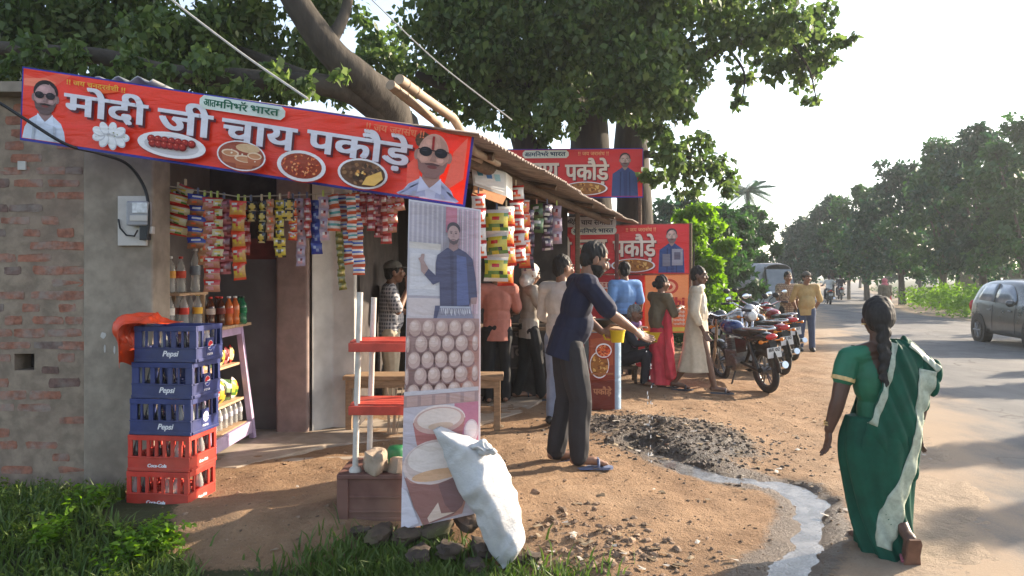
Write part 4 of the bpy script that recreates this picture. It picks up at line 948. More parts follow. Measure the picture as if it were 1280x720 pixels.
for i in range(5):
    red = i < 2; ox, oy, orz = offs[i]
    c = CB + Vector((-ca * CR[0] / 2 - sa_ * CR[1] / 2 + ox, -sa_ * CR[0] / 2 + ca * CR[1] / 2 + oy, 0))
    z = .10 + i * (CR[2] + .0015)
    o = thing('bottle_crate', names[i], 'crate', (c.x, c.y, z), R(-7) + orz, 'stacked soft drink crates')
    s = link_mesh('shell', cm[0 if red else 1], None, o)
    bv = s.modifiers.new('b', 'BEVEL'); bv.width = .003; bv.segments = 2; bv.limit_method = 'ANGLE'
    lg = MB(); Lm = [ink(225, 222, 226), ink(200, 30, 40), ink(30, 60, 150)]
    fx = lambda x, y, z_: None
    T1 = Matrix.Translation((0, -CR[1] / 2 - .0015, 0)) @ Matrix.Rotation(math.pi / 2, 4, 'X')
    T2 = Matrix.Translation((CR[0] / 2 + .0015, 0, 0)) @ Matrix.Rotation(math.pi / 2, 4, 'Z') @ Matrix.Rotation(math.pi / 2, 4, 'X')
    def txt(body, x, y, w, T, skew, mi, bold):
        t = MB(); text_into(t, body, x, y, w=w, bold=bold, skew=skew); b0 = len(lg.v)
        for p in t.v: lg.v.append(tuple(T @ Vector(p)))
        for f in t.f: lg.f.append(tuple(j + b0 for j in f)); lg.m.append(mi)
    def face_done():
        lg.build('logo', Lm, o); lg.v.clear(); lg.f.clear(); lg.m.clear()
    def disc(x, y, r, T, mi, a0=0, a1=6.2832, lift=0.0):
        pts = [(x + r * math.cos(a0 + (a1 - a0) * j / 18), y + r * math.sin(a0 + (a1 - a0) * j / 18), lift) for j in range(19)]
        b0 = len(lg.v); lg.v += [tuple(T @ Vector(p)) for p in pts]; lg.f.append(tuple(range(b0, b0 + 19))); lg.m.append(mi)
    if red:
        txt('Coca-Cola', -.075, .028, .13, T1, .25, 0, .0016); face_done(); txt('Coca-Cola', -.055, .035, .11, T2, .25, 0, .0014)
        disc(0, .03, .03, T2, 0, 3.5, 5.9)
    else:
        txt('Pepsi', -.02, .028, .10, T1, .3, 0, .0016); face_done()
        disc(0, .098, .034, T2, 0, 0, 6.28, .0035); disc(0, .098, .031, T2, 1 if i > 2 else 0, .35, 3.4, .004); disc(0, .098, .031, T2, 2 if i > 2 else 0, 3.75, 6.1, .004)
        txt('PEPSI', -.032, .035, .064, T2, 0, 0, .0012)
        pl = MB(); pl.box((CR[0] / 2 - .003, 0, .098), (.012, .085, .10)); pl.build('badge_plate', M_cblue, o)
    lg.build('logo', Lm, o)
    for j in range(9):
        if j < 6: lx, ly = -CR[0] / 2 + CR[0] * (j + .5) / 6, -CR[1] / 2 + .05
        else: lx, ly = CR[0] / 2 - .045, -CR[1] / 2 + .05 + (j - 5) * .083
        p = Matrix.Rotation(R(-7) + orz, 4, 'Z') @ Vector((lx, ly, .026)) + Vector((c.x, c.y, z))
        if rng.random() < .1: continue
        where = ['bottom red crate', 'upper red crate', 'lowest blue crate', 'middle blue crate', 'top blue crate'][i]
        put_bottle(p, M_glassc if rng.random() < .35 else M_glassd, 'silver', None, 'glass bottle in the ' + where + ', ' + (['first', 'second', 'third', 'fourth', 'fifth', 'sixth'][j] + ' slot of its long side from the wall' if j < 6 else ['first', 'second', 'third'][j - 6] + ' slot behind its short side'), 'bottles inside the ' + where, .200, .028, True, capped=rng.random() < .5)
# the orange bag thrown over the top crate
M_bag = mat('orange_bag', (0.62, 0.06, 0.015), 0.4, 0.2, 6, 0.2, dirt=(0.4, 0.02, 0.01), trans=0.0)
tz = .10 + 5 * (CR[2] + .0015)
nu_, nv_ = 90, 60; U_, V_ = np.meshgrid(np.linspace(0, 1, nu_), np.linspace(0, 1, nv_), indexing='ij')
bx_, by_ = W(222, 400, 5.0).x, 4.93
sl = U_ * .56; top_l = .245 + .03 * np.sin(V_ * 5); over = np.clip(sl - top_l, 0, 1); ang_ = np.clip(over / .09, 0, 1) * math.pi / 2; on = np.minimum(sl, top_l)
X_ = bx_ - on - np.where(over > 0, .057 * np.sin(ang_), 0); Z_ = tz + .012 - np.where(over > 0, .057 * (1 - np.cos(ang_)) + np.clip(over - .09, 0, 1), 0); Y_ = by_ + (V_ - .35) * (.30 - .10 * np.abs(U_ - .45))
P3 = np.stack([X_, Y_, Z_], -1).reshape(-1, 3); cr_ = np.abs(sines(P3, 24, 3)) * .6 + np.abs(sines(P3, 52, 4)) * .35; ed_ = np.minimum(np.minimum(U_, 1 - U_) * 4, np.minimum(V_, 1 - V_) * 4).clip(0, 1).ravel()
puff = (.075 * np.sin(np.pi * np.clip(U_ * 1.25, 0, 1)) ** .6).ravel(); hh_ = (puff * (.45 + .55 * ed_) - cr_ * .052) * (.25 + .75 * ed_)
nrm_ = np.stack([-np.sin(ang_), 0 * ang_ - .25 * (V_ < .2), np.cos(ang_)], -1).reshape(-1, 3); P3 = P3 + nrm_ * np.maximum(hh_, .0)[:, None]; P3[:, 2] += .004
ib = np.arange(nu_ * nv_).reshape(nu_, nv_); me = np_mesh('plastic_bag', P3, np.stack([ib[:-1, :-1], ib[1:, :-1], ib[1:, 1:], ib[:-1, 1:]], -1).reshape(-1, 4), True)
o = link_mesh('plastic_bag', me, M_bag); so = o.modifiers.new('t', 'SOLIDIFY'); so.thickness = .002; tag(o, 'crumpled orange-red plastic bag lying over the top blue crate', 'bag')

# ------------------------------------------------------------------ lilac display rack with drinks
M_lilac = mat('lilac_paint', (0.40, 0.29, 0.46), 0.55, 0.15, 9, 0.15, dirt=(0.45, 0.38, 0.42)); M_ply = mat('shelf_ply', (0.42, 0.28, 0.17), 0.7, 0.2, 6, 0.2, sc3=(1, 8, 1))
M_pane = glass('rack_glass', (0.5, 0.5, 0.5), 0.05, 0.10)
rack = thing('display_rack', 'lilac wooden display rack with sloping glass front and snack shelves', 'rack', (-2.65, 6.4, FZ))
ya, yb = 5.95, 6.92
def fx_(z): return -2.335 - (z - FZ) / (1.16 - FZ) * .125
b = MB()
for y in (ya, yb):
    b.add([(fx_(FZ), y - .03, FZ), (fx_(FZ), y + .03, FZ), (fx_(FZ) - .05, y + .03, FZ), (fx_(FZ) - .05, y - .03, FZ), (fx_(1.15), y - .03, 1.15), (fx_(1.15), y + .03, 1.15), (fx_(1.15) - .05, y + .03, 1.15), (fx_(1.15) - .05, y - .03, 1.15)], [(3, 2, 1, 0), (4, 5, 6, 7), (0, 1, 5, 4), (1, 2, 6, 5), (2, 3, 7, 6), (3, 0, 4, 7)])
b.box((fx_(1.11) - .025, (ya + yb) / 2, 1.11), (.046, yb - ya - .06, .07)); b.build('front_frame', M_lilac, rack, world=True, bevel=.004)
b = MB(); b.box((fx_(.24) - .02, (ya + yb) / 2, .235), (.03, yb - ya - .06, .11)); b.build('kick_panel', M_lilac, rack, world=True, bevel=.004)
for z in (.29, .51, .823):
    b = MB(); b.box(((-2.88 + fx_(z)) / 2 - .02, (ya + yb) / 2, z - .01), (fx_(z) + 2.88 - .05, yb - ya - .062, .02)); b.build('shelf', M_ply, rack, world=True)
b = MB(); b.box((-2.63, (ya + yb) / 2 + .01, 1.163), (.46, yb - ya + .14, .026)); b.build('top_board', M_ply, rack, world=True, bevel=.003)
b = MB(); b.box((-2.88, (ya + yb) / 2, .65), (.02, yb - ya, 1.0)); b.build('back_panel', M_lilac, rack, world=True)
b = MB(); b.box((-2.72, 6.15, 1.455), (.3, .55, .02)); b.box((-2.84, 6.39, 1.31), (.03, .03, .27)); b.box((-2.6, 6.39, 1.31), (.03, .03, .27)); b.box((-2.84, 5.92, 1.31), (.03, .03, .27)); b.build('upper_shelf', M_ply, rack, world=True)
TZ = 1.177
specs = [(212, 'clear', 'white', (222, 214, 206)), (230, 'clear', 'white', (206, 60, 46)), (247, 'clear', 'yellow', (226, 176, 60)), (263, 'cola', 'red', (186, 170, 160)), (276, 'cola', 'red', (120, 50, 40)), (286, 'orange', 'white', (190, 70, 30)), (294, 'orange', 'white', None), (303, 'green', 'black', (30, 110, 70)), (299, 'green', 'black', None), (238, 'clear', 'red', None), (255, 'clear', 'white', (200, 120, 60)), (271, 'cola', 'red', None), (222, 'clear', 'white', (180, 90, 70))]
LQ = {'clear': M_glassc, 'cola': M_cola, 'orange': M_orange, 'green': M_green}
dsc = {212: 'clear bottle with a white label nearest the plaster pier', 230: 'clear bottle with a red label on the rack top', 247: 'clear bottle with a broad yellow label and yellow cap', 263: 'brown drink bottle with a pale label beside the yellow labelled one', 276: 'brown drink bottle with a dark red label', 286: 'orange drink bottle with an orange label', 294: 'plain orange drink bottle without a label next to the green ones', 303: 'green bottle with a label at the right end of the rack top', 299: 'plain green bottle standing behind the labelled green one', 238: 'clear bottle with a red cap and no label', 255: 'clear bottle with an orange-brown label', 271: 'brown drink bottle with no label', 222: 'clear bottle with a dull red label'}
for k, (px, lq, cp_, lb) in enumerate(specs):
    d = 6.02 + (px - 207) / 100 * .72 + (0.1 if k >= 8 else 0); x = (px - 640) / F * d
    put_bottle((x, d, TZ), LQ[lq], cp_, lb, dsc[px] + ' on the lilac rack' if 'rack' not in dsc[px] else dsc[px], 'drinks on the rack top', .275 if lq == 'clear' else .245, .039)
for px, lq, cp_, lb, h, ds in ((213, 'clear', 'white', (206, 150, 70), .29, 'clear bottle with an ochre label on the small upper shelf'), (226, 'clear', 'red', (200, 80, 60), .29, 'red capped bottle with a red label on the small upper shelf'), (244, 'clear', 'silver', (120, 130, 140), .36, 'tall silvery bottle on the small upper shelf')):
    d = 6.1 + (px - 213) * .006; put_bottle(((px - 640) / F * d, d, 1.466), LQ[lq], cp_, lb, ds, None, h, .04)
for k in range(8):
    y = 6.02 + k * .118; put_bottle((fx_(.4) - .09, y, .301), M_glassc, 'white', (180, 180, 190), 'clear water bottle on the bottom rack shelf, %s from the near end' % ['first', 'second', 'third', 'fourth', 'fifth', 'sixth', 'seventh', 'eighth'][k], 'water bottles on the bottom shelf', .2, .029)
def pouch_mesh(pat, cols, w, h, bulge=.25, n=7, twist=0.0, seed=0):
    """a filled sachet: crimped ends, pillow belly, printed in blocks of colour"""
    q = random.Random(seed); rows = len(pat); mb = MB(); nu = len(pat[0]); V = []
    for sgn in (-1, 1):
        for i in range(rows + 1):
            for j in range(nu + 1):
                u, v = j / nu, i / rows; p = (math.sin(math.pi * u) ** .6) * (math.sin(math.pi * v) ** .55)
                cr = .0025 * (1 if j % 2 else -1) if i in (0, rows) else 0
                wq = 1 - .10 * math.sin(math.pi * v)
                V.append(((u - .5) * w * wq + q.uniform(-.01, .01) * w * p, sgn * (p * w * bulge + (q.uniform(-.012, .012) * w if 0 < i < rows and 0 < j < nu else 0)) + cr, -v * h))
    mb.v = V; B = (rows + 1) * (nu + 1); keys = list(cols)
    for s in (0, 1):
        for i in range(rows):
            for j in range(nu):
                a = s * B + i * (nu + 1) + j; f = (a, a + nu + 1, a + nu + 2, a + 1)
                mb.f.append(f if s == 0 else tuple(reversed(f))); mb.m.append(keys.index(pat[i][j]))
    me = mb.mesh('packet', smooth=True)
    for k in keys: me.materials.append(pk(cols[k]))
    return me
_pk = {}
def pk(c):
    if c not in _pk:
        m, t, p = newmat('foil_%d_%d_%d' % c); v = coords(t); n = tex(t, v, 90, 3); s = tuple(x * .8 for x in srgb(*c))
        t.links.new(mixc(t, n, tuple(x * .75 for x in s), tuple(min(1, x * 1.15) for x in s)), p.inputs['Base Color']); p.inputs['Roughness'].default_value = .24; p.inputs['Specular IOR Level'].default_value = .7
        bump(t, p, n, .4, .004); _pk[c] = m
    return _pk[c]
Rd, Dr, Or, Ye, Wh, Bl, Br, Gn, Pk, Cr, Bk, Te, Li, Ol = (196, 44, 36), (120, 28, 28), (222, 96, 40), (222, 188, 60), (226, 220, 214), (40, 60, 150), (150, 100, 70), (70, 140, 60), (214, 150, 150), (214, 200, 150), (34, 28, 30), (70, 150, 150), (176, 156, 170), (110, 104, 40)
PAT = {
    'cream': (['rrrr', 'cccc', 'cyyc', 'cwcc', 'ccgc', 'rrrr'], dict(r=Rd, c=Cr, y=Ye, w=Wh, g=Gn)),
    'blue': (['bbbb', 'bwwb', 'bbbb', 'tttt', 'totn'[:4].replace('n', 't'), 'tttt'], dict(b=Bl, w=Wh, t=Br, o=Or)),
    'redtan': (['rrrrrr', 'rwwwrr', 'rrwrrr', 'tttttt', 'tppptt', 'ttpptt', 'tttttt'], dict(r=Rd, w=Wh, t=(190, 130, 100), p=Pk)),
    'maroon': (['dddd', 'dppd', 'dddd', 'dwpd', 'pppp'], dict(d=Dr, p=(190, 110, 110), w=Wh)),
    'orange': (['oooooo', 'owwoog', 'grrrgg', 'gyyrgg', 'ggygyg', 'gggggg', 'oooooo'], dict(o=(232, 74, 36), g=(206, 150, 70), r=Rd, y=Ye, w=Wh)),
    'darkgold': (['kkkkkk', 'kkyykk', 'kyyyyk', 'kyyyyk', 'kkyykk', 'kwwwwk'], dict(k=(40, 34, 22), y=(214, 186, 80), w=Cr)),
    'tan': (['tttt', 'toot', 'twot', 'tttt'], dict(t=(186, 130, 90), o=Or, w=Cr)),
    'yellow': (['yyyyyy', 'ywkkwy', 'yykkyy', 'yyyyyy', 'kkyykk'], dict(y=(206, 180, 60), k=(70, 60, 40), w=Wh)),
    'lilac': (['llll', 'lwdl', 'lppl', 'llll'], dict(l=Li, w=Wh, d=Dr, p=Pk)),
    'navy': (['bbbb', 'bwbb', 'bbwb', 'bbbb'], dict(b=(52, 66, 150), w=(150, 160, 200))),
    'bands': (['oooo', 'wwww', 'eeee', 'wwww', 'oooo'], dict(o=(214, 100, 62), w=Wh, e=Te)),
    'bandsblue': (['oooo', 'wwww', 'bbbb', 'wwww', 'oooo'], dict(o=(206, 96, 64), w=Wh, b=(50, 90, 180))),
    'pinkred': (['rrrr', 'rppr', 'pwwp', 'rrrr'], dict(r=(170, 62, 56), p=Pk, w=Wh)),
    'chipgreen': (['wwwwww', 'gyyyyg', 'yyrryy', 'yyyyyy', 'ygggky', 'ggyygg', 'wwwwww'], dict(w=Wh, g=(90, 130, 50), y=(206, 190, 60), r=Rd, k=Bk)),
    'chiporange': (['wwwwww', 'oowwoo', 'orrrwo', 'owwyyo', 'ooyyoo', 'oooooo', 'rrrrrr'], dict(w=Wh, o=(226, 110, 50), r=Rd, y=Ye)),
    'chipwhite': (['rrrrrr', 'wwwwww', 'wrrrww', 'wwwrww', 'woooow', 'wwwwww', 'rrrrrr'], dict(w=Wh, o=Or, r=Rd)),
    'purple': (['kkkk', 'kwkk', 'kllk', 'kkkk', 'lwwl'], dict(k=(52, 36, 54), l=(130, 104, 130), w=Wh)),
    'greenfoil': (['gggg', 'gwwg', 'glgg', 'gkkg', 'gggg'], dict(g=(76, 104, 62), w=Wh, l=(150, 170, 120), k=Bk)),
    'olive': (['oooo', 'oyyo', 'oooo'], dict(o=Ol, y=(170, 150, 70))),
}
STR = [ # px centre top, y top, px centre bottom, y bottom, width px, count, pattern, words
    (232, 232, 217, 293, 25, 5, 'cream', 'cream and yellow sachets hanging askew at the far left'), (248, 243, 246, 310, 19, 5, 'blue', 'blue and brown sachets beside the cream ones'),
    (264, 247, 265, 364, 17, 8, 'redtan', 'red and tan sachets, the longest of the left bunch'), (280, 249, 281, 342, 16, 6, 'maroon', 'maroon sachets between the red and the orange strips'),
    (298, 251, 298, 349, 17, 5, 'orange', 'broad orange and gold sachets'), (314, 252, 314, 276, 10, 2, 'darkgold', 'two small dark sachets with yellow discs'), (327, 251, 327, 303, 10, 4, 'darkgold', 'four dark sachets with yellow discs'),
    (337, 249, 338, 300, 9, 5, 'tan', 'small tan sachets next to the yellow ones'), (350, 250, 350, 321, 12, 6, 'yellow', 'yellow sachets in a narrow strip'), (361, 248, 361, 275, 11, 2, 'darkgold', 'a short pair of dark yellow sachets by the yellow strip'),
    (374, 248, 377, 332, 10, 7, 'lilac', 'pale lilac sachets, long and narrow'), (384, 248, 385, 297, 7, 5, 'pinkred', 'tiny pinkish sachets behind the lilac strip'), (395, 250, 395, 317, 12, 5, 'navy', 'deep blue sachets hanging by the white wall'),
    (416, 243, 419, 288, 13, 3, 'bands', 'orange and teal banded sachets, shortest of the banded ones'), (430, 242, 436, 330, 13, 8, 'bandsblue', 'orange and blue banded sachets'), (442, 241, 450, 343, 12, 9, 'bandsblue', 'orange and blue banded sachets reaching lowest of the banded ones'),
    (452, 242, 453, 281, 11, 3, 'pinkred', 'short strip of dusky pink sachets beside the banded ones'), (463, 243, 465, 288, 10, 4, 'pinkred', 'four pinkish red sachets under the banner'), (478, 243, 483, 304, 12, 5, 'pinkred', 'five pinkish red sachets nearest the tall board'),
    (424, 286, 428, 362, 8, 9, 'olive', 'twisted olive green garland of sachets'), (497, 243, 499, 263, 12, 2, 'redtan', 'two red sachets tucked behind the banner corner')]
M_string = mat('twine', (0.4, 0.34, 0.26), 0.9, .1, 30, 0)
def strip(px0, y0, px1, y1, wpx, n, pat, words_, d, bulge=.2, cat='snack strip', group='strips of sachets hung under the banner'):
    a, b = W(px0, y0, d), W(px1, y1, d); L = (b - a).length; w = wpx / F * d * (1.28 if bulge < .25 else 1.15); h = L / n * 1.06; ang = math.atan2(b.x - a.x, a.z - b.z)
    o = thing('sachet_strip', words_, cat, a, 0, group)
    p, c = PAT[pat]; ms = [pouch_mesh(p, c, w, h, bulge, seed=rng.randrange(9999)) for _ in range(2)]
    for i in range(n):
        k = link_mesh('sachet', ms[i % 2], None, o, (math.sin(ang) * L * i / n + rng.uniform(-.003, .003), rng.uniform(-.006, .004), -math.cos(ang) * L * i / n))
        k.rotation_euler = (rng.uniform(-.12, .12), -ang * -1 * -1 + rng.uniform(-.09, .09), rng.uniform(-.5, .5))
    t = MB(); t.tube([(0, 0, .05), (0, 0, -.01)], .003, 5); t.build('hook', M_string, o)
    t = MB(); t.box((0, 0, .025), (.012, .02, .045)); t.build('clip', mat_clip[rng.randrange(4)], o)
    return o
mat_clip = [mat('clip%d' % i, c, .4, .1, 9, 0) for i, c in enumerate(((.5, .2, .15), (.4, .5, .1), (.1, .12, .2), (.55, .45, .3)))]
STR += [(223, 236, 228, 262, 15, 2, 'yellow', 'two yellow sachets half hidden behind the cream strip'), (256, 246, 255, 330, 13, 6, 'tan', 'tan sachets hanging behind the blue and red strips'), (272, 247, 273, 322, 12, 6, 'cream', 'cream sachets peeping out between the red and maroon strips'), (306, 252, 307, 318, 11, 5, 'pinkred', 'pinkish sachets behind the broad orange strip'),
    (366, 250, 367, 300, 9, 5, 'chiporange', 'small orange sachets just left of the lilac strip'), (404, 246, 405, 300, 10, 4, 'lilac', 'grey lilac sachets right of the deep blue strip'), (438, 243, 441, 300, 10, 5, 'bands', 'orange and teal sachets behind the banded strips'), (471, 243, 473, 296, 10, 4, 'maroon', 'maroon sachets among the pinkish red ones'), (489, 243, 491, 290, 11, 4, 'redtan', 'red and tan sachets close by the tall board')]
for s in STR: strip(*s[:7], 'strip of ' + s[7] if not s[7].startswith(('two', 'many', 'four', 'five', 'a short', 'short', 'twisted')) else s[7], 5.58 + rng.uniform(-.05, .06))
rod = thing('hanging_wire', 'thin wire under the banner that the sachet strips hang from', 'wire', W(350, 245, 5.6)); t = MB(); t.tube([W(205, 232, 5.56), W(300, 246, 5.6), W(420, 242, 5.6), W(505, 240, 5.6)], .005, 6); t.build('strand', M_string, rod, world=True)
# bigger crisp packets under the eave on the road side
CHIP = [(598, 242, 598, 322, 18, 4, 'chipwhite', 'white and red crisp packets nearest the tall board', 5.9), (621, 262, 620, 350, 27, 3, 'chipgreen', 'yellow and green crisp packets in front of the carton', 6.0), (633, 258, 632, 356, 20, 4, 'chiporange', 'orange crisp packets beside the yellow and green ones', 6.15),
        (645, 232, 648, 328, 17, 5, 'chipwhite', 'pale crisp packets hanging between orange and dark ones', 6.5), (655, 250, 655, 334, 14, 5, 'chiporange', 'narrow orange crisp packets', 6.7), (661, 262, 661, 338, 13, 5, 'purple', 'dark purple sachets, longest of the dark ones', 6.9),
        (671, 255, 672, 290, 15, 2, 'greenfoil', 'green foil packets above the red banner', 7.2), (684, 255, 684, 312, 13, 4, 'purple', 'dark purple sachets right of the green foil', 7.3), (696, 257, 695, 304, 12, 3, 'lilac', 'lilac grey packets at the right end of the eave', 7.4)]
for s in CHIP: strip(*s[:7], 'strip of ' + s[7], s[8], .28, 'snack strip', 'crisp packets hung along the eave')
root = thing('carton', 'open printed cardboard carton hung under the eave above the crisp packets', 'carton', W(610, 232, 6.0))
b = MB(); c4 = [W(589, 203, 6.0), W(632, 216, 6.15), W(633, 246, 6.15), W(592, 232, 6.0)]; dy = Vector((.05, .3, 0))
b.add([*c4, *[p + dy for p in c4]], [(0, 1, 2, 3), (0, 4, 5, 1), (1, 5, 6, 2), (0, 3, 7, 4)]); o = b.build('box_shell', mat('printed_card', srgb(214, 212, 206), .7, .1, 12, .1, dirt=srgb(176, 150, 120)), root, world=True); so = o.modifiers.new('t', 'SOLIDIFY'); so.thickness = .004
b = MB(); b.add([W(592, 232, 6.0), W(633, 246, 6.15), W(628, 256, 6.0), W(590, 243, 5.85)], [(0, 1, 2, 3)]); o = b.build('flap', mat('brown_card', srgb(150, 104, 66), .8, .15, 10, .1), root, world=True); so = o.modifiers.new('t', 'SOLIDIFY'); so.thickness = .004
P = Print([W(591, 205, 5.99), W(630, 217.5, 6.13), W(631, 241, 6.13), W(594, 229, 5.99)], 40, 26, root, ink(214, 214, 212), .001)
for u, c in ((3, (70, 140, 160)), (15, (60, 110, 170)), (26, (150, 190, 200))): P.poly('printed_mark', c, [(u, 5), (u + 8, 3), (u + 9, 12), (u + 2, 14)])
P.done()

# ------------------------------------------------------------------ shelf things inside the rack
for z, lst in ((.824, ['chipwhite', 'yellow', 'purple', 'greenfoil', 'tan', 'darkgold', 'maroon', 'cream']), (.511, ['chiporange', 'redtan', 'chipwhite', 'yellow', 'greenfoil', 'chipgreen'])):
    for k, pt in enumerate(lst):
        p, c = PAT[pt]; h = .16 if z > .6 else .19
        me = pouch_mesh(p, c, .13 if z > .6 else .17, h, .3, seed=k)
        o = link_mesh('snack_packet', me, None, None, (fx_(z) - .12, 6.06 + k * (.84 / len(lst)) + .04, z + h - .006)); o.rotation_euler = (0, .18, R(90) + rng.uniform(-.4, .4))
        nm = {'chipwhite': 'white and red', 'yellow': 'yellow', 'purple': 'dark purple', 'greenfoil': 'green', 'tan': 'tan', 'darkgold': 'black and gold', 'chiporange': 'orange', 'maroon': 'maroon', 'cream': 'cream', 'chipgreen': 'yellow and green', 'redtan': 'red and tan'}[pt]
        tag(o, nm + ' snack packet standing on the ' + ('upper' if z > .6 else 'middle') + ' shelf of the lilac rack', 'packet', 'snack packets in the rack')

# ------------------------------------------------------------------ electricity meter and cables
root = thing('electricity_meter', 'electricity meter on a pale board screwed to the plaster pier', 'meter', W(165, 307, WY - .03))
M_board = mat('meter_board', (.52, .49, .46), .6, .1, 9, .1, dirt=(.35, .3, .27)); M_meter = mat('meter_case', (.30, .30, .32), .4, .15, 9, .1); M_blackp = mat('black_plastic', (.02, .02, .022), .45, .2, 9, .1)
D_ = WY - .035
def pbox(x0, y0, x1, y1, d, t): a, c = W(x0, y0, d), W(x1, y1, d); b_ = MB(); b_.box(((a.x + c.x) / 2, d + t / 2, (a.z + c.z) / 2), (abs(c.x - a.x), t, abs(a.z - c.z))); return b_
pbox(147, 245, 183, 307, WY - .04, .025).build('board', M_board, root, world=True, bevel=.003)
mtr = pbox(157, 251, 184, 282, WY - .12, .078).build('meter_case', M_meter, root, world=True, bevel=.012)
pbox(165, 253, 184, 266, WY - .127, .006).build('display', mat('meter_window', (.55, .57, .6), .15, .2, 30, .1), root, world=True, bevel=.002)
pbox(162, 269, 184, 276, WY - .127, .006).build('name_plate', M_board, root, world=True, bevel=.002)
pbox(174, 280, 184, 300, WY - .10, .058).build('cut_out', M_blackp, root, world=True, bevel=.004); pbox(184.5, 283, 190, 292, WY - .09, .045).build('plug', M_board, root, world=True, bevel=.004)
t = MB(); t.tube([W(148, 274, WY - .05), W(150, 285, WY - .055), W(158, 294, WY - .06), (W(168, 295, WY - .08)), W(172, 288, WY - .11)], .006, 6); t.build('loop_cable', M_blackp, root, world=True, smooth=True)
def cable(label, pts, rad, m, name='cable', cat='cable'):
    P_ = [Vector(p) for p in pts]; out = []
    for i in range(len(P_) - 1):
        p0, p1, p2, p3 = P_[max(i - 1, 0)], P_[i], P_[i + 1], P_[min(i + 2, len(P_) - 1)]
        for k in range(8):
            t = k / 8; out.append(.5 * ((2 * p1) + (p2 - p0) * t + (2 * p0 - 5 * p1 + 4 * p2 - p3) * t * t + (3 * p1 - p0 - 3 * p2 + p3) * t ** 3))
    out.append(P_[-1]); b_ = MB(); b_.tube(out, rad, 6); o = b_.build(name, m, smooth=True); return tag(o, label, cat)
cable('black service cable drooping across the long banner corner to the meter', [W(-40, 108, 4.7), W(0, 129, 4.72), W(30, 148, 4.74), W(82, 180, 4.76), W(125, 192, 4.95), W(160, 206, 5.15), W(181, 236, 5.22), W(186, 268, 5.2), W(184, 294, 5.2)], .011, M_blackp)
M_wire = mat('pale_wire', (.42, .40, .36), .6, .1, 20, 0)
cable('pale overhead wire running down to the roof over the middle of the banner', [W(196, -20, 6.2), W(215, 0, 6.0), W(300, 65, 5.5), W(384, 123, 4.95)], .008, M_wire, 'overhead_wire', 'wire')
cable('thin grey overhead wire coming down beside the bamboo poles', [W(440, -22, 7.5), W(465, 0, 7.3), W(545, 76, 7), W(640, 150, 6.9)], .006, M_wire, 'overhead_wire', 'wire')

# ------------------------------------------------------------------ brown box, stones, stand, bench, counters
M_brownp = mat('brown_crate_plastic', (.135, .062, .05), .6, .2, 7, .25, dirt=(.22, .14, .10), dirt_amt=.5)
bx0, bx1 = W(421, 0, 4.6).x, -.56; by = 4.6
root = thing('storage_box', 'low brown plastic box carrying the red and white stand', 'box', ((bx0 + bx1) / 2, by + .2, .09))
zt = .40
b = MB(); b.box(((bx0 + bx1) / 2, by + .21, .245), (bx1 - bx0 - .03, .40, .27)); b.build('body', M_brownp, root, world=True, bevel=.01)
b = MB(); b.box(((bx0 + bx1) / 2, by + .21, .385), (bx1 - bx0, .44, .03)); b.build('rim', M_brownp, root, world=True, bevel=.006)
for x in (bx0 + .035, bx1 - .035): b = MB(); b.box((x, by + .01, .23), (.07, .03, .30)); b.build('corner_post', M_brownp, root, world=True, bevel=.006)
for z in (.17, .26): b = MB(); b.box(((bx0 + bx1) / 2, by + .008, z), (bx1 - bx0 - .145, .012, .012)); b.build('ridge', M_brownp, root, world=True, bevel=.003)
b = MB(); b.box(((bx0 + bx1) / 2 + .02, by + .008, .12), (bx1 - bx0 - .2, .014, .03)); b.build('foot_rail', M_brownp, root, world=True, bevel=.004)
def rock(name, c, r, m, seed, label, cat='stone', group=None, n=(18, 13), j=.16):
    q = random.Random(seed); b_ = MB(); b_.ell((0, 0, 0), (1, 1, 1), None, *n); pts = []
    for i, v in enumerate(b_.v):
        v = Vector(v); s = max(abs(v.x), abs(v.y), abs(v.z)); v = v * (.55 + .45 / s); k = 1 + j * noise.noise(v * 1.3 + Vector((seed * 3.1, 0, 0))) + j * .45 * noise.noise(v * 3.6 + Vector((seed * 1.7, 5, 0))); b_.v[i] = (v.x * r[0] * k, v.y * r[1] * k, v.z * r[2] * k)
    o = b_.build(name, m, smooth=True, ang=40); o.location = c; o.rotation_euler = (q.uniform(-.3, .3), q.uniform(-.3, .3), q.random() * 6); return tag(o, label, cat, group)
M_rock = mat('sandstone', (.33, .255, .19), .92, .2, 10, .6, dirt=(.22, .16, .12), bdist=.01)
rock('stone', W(470, 577, 4.66) , (.075, .07, .075), M_rock, 4, 'squarish tan stone on the brown box beside the white post', j=.4); rock('stone', W(499, 583, 4.66), (.055, .06, .06), M_rock, 8, 'smaller tan stone on the brown box behind the tall board')
b = MB(); a = W(496, 575, 4.86); b.lathe([(.055, 0), (.06, .01), (.062, .09), (.05, .11), (.02, .115)], (a.x, a.y, .402), 14); o = b.build('green_tin', mat('green_tin_paint', (.02, .16, .06), .45, .2, 10, .1), smooth=True); tag(o, 'small green tin behind the stones on the brown box', 'tin')
M_wpipe = mat('white_pipe', (.52, .49, .45), .6, .12, 12, .2, dirt=(.30, .24, .18), dirt_amt=.6); M_redp = mat('red_shelf_paint', (.46, .055, .035), .5, .2, 9, .15, dirt=(.36, .14, .10))
root = thing('display_stand', 'stand of white pipes and red slatted shelves on the brown box', 'stand', (-.78, 4.8, .4))
sx0, sx1, sy0, sy1 = W(444, 0, 4.66).x, W(516, 0, 4.66).x, 4.66, 4.96
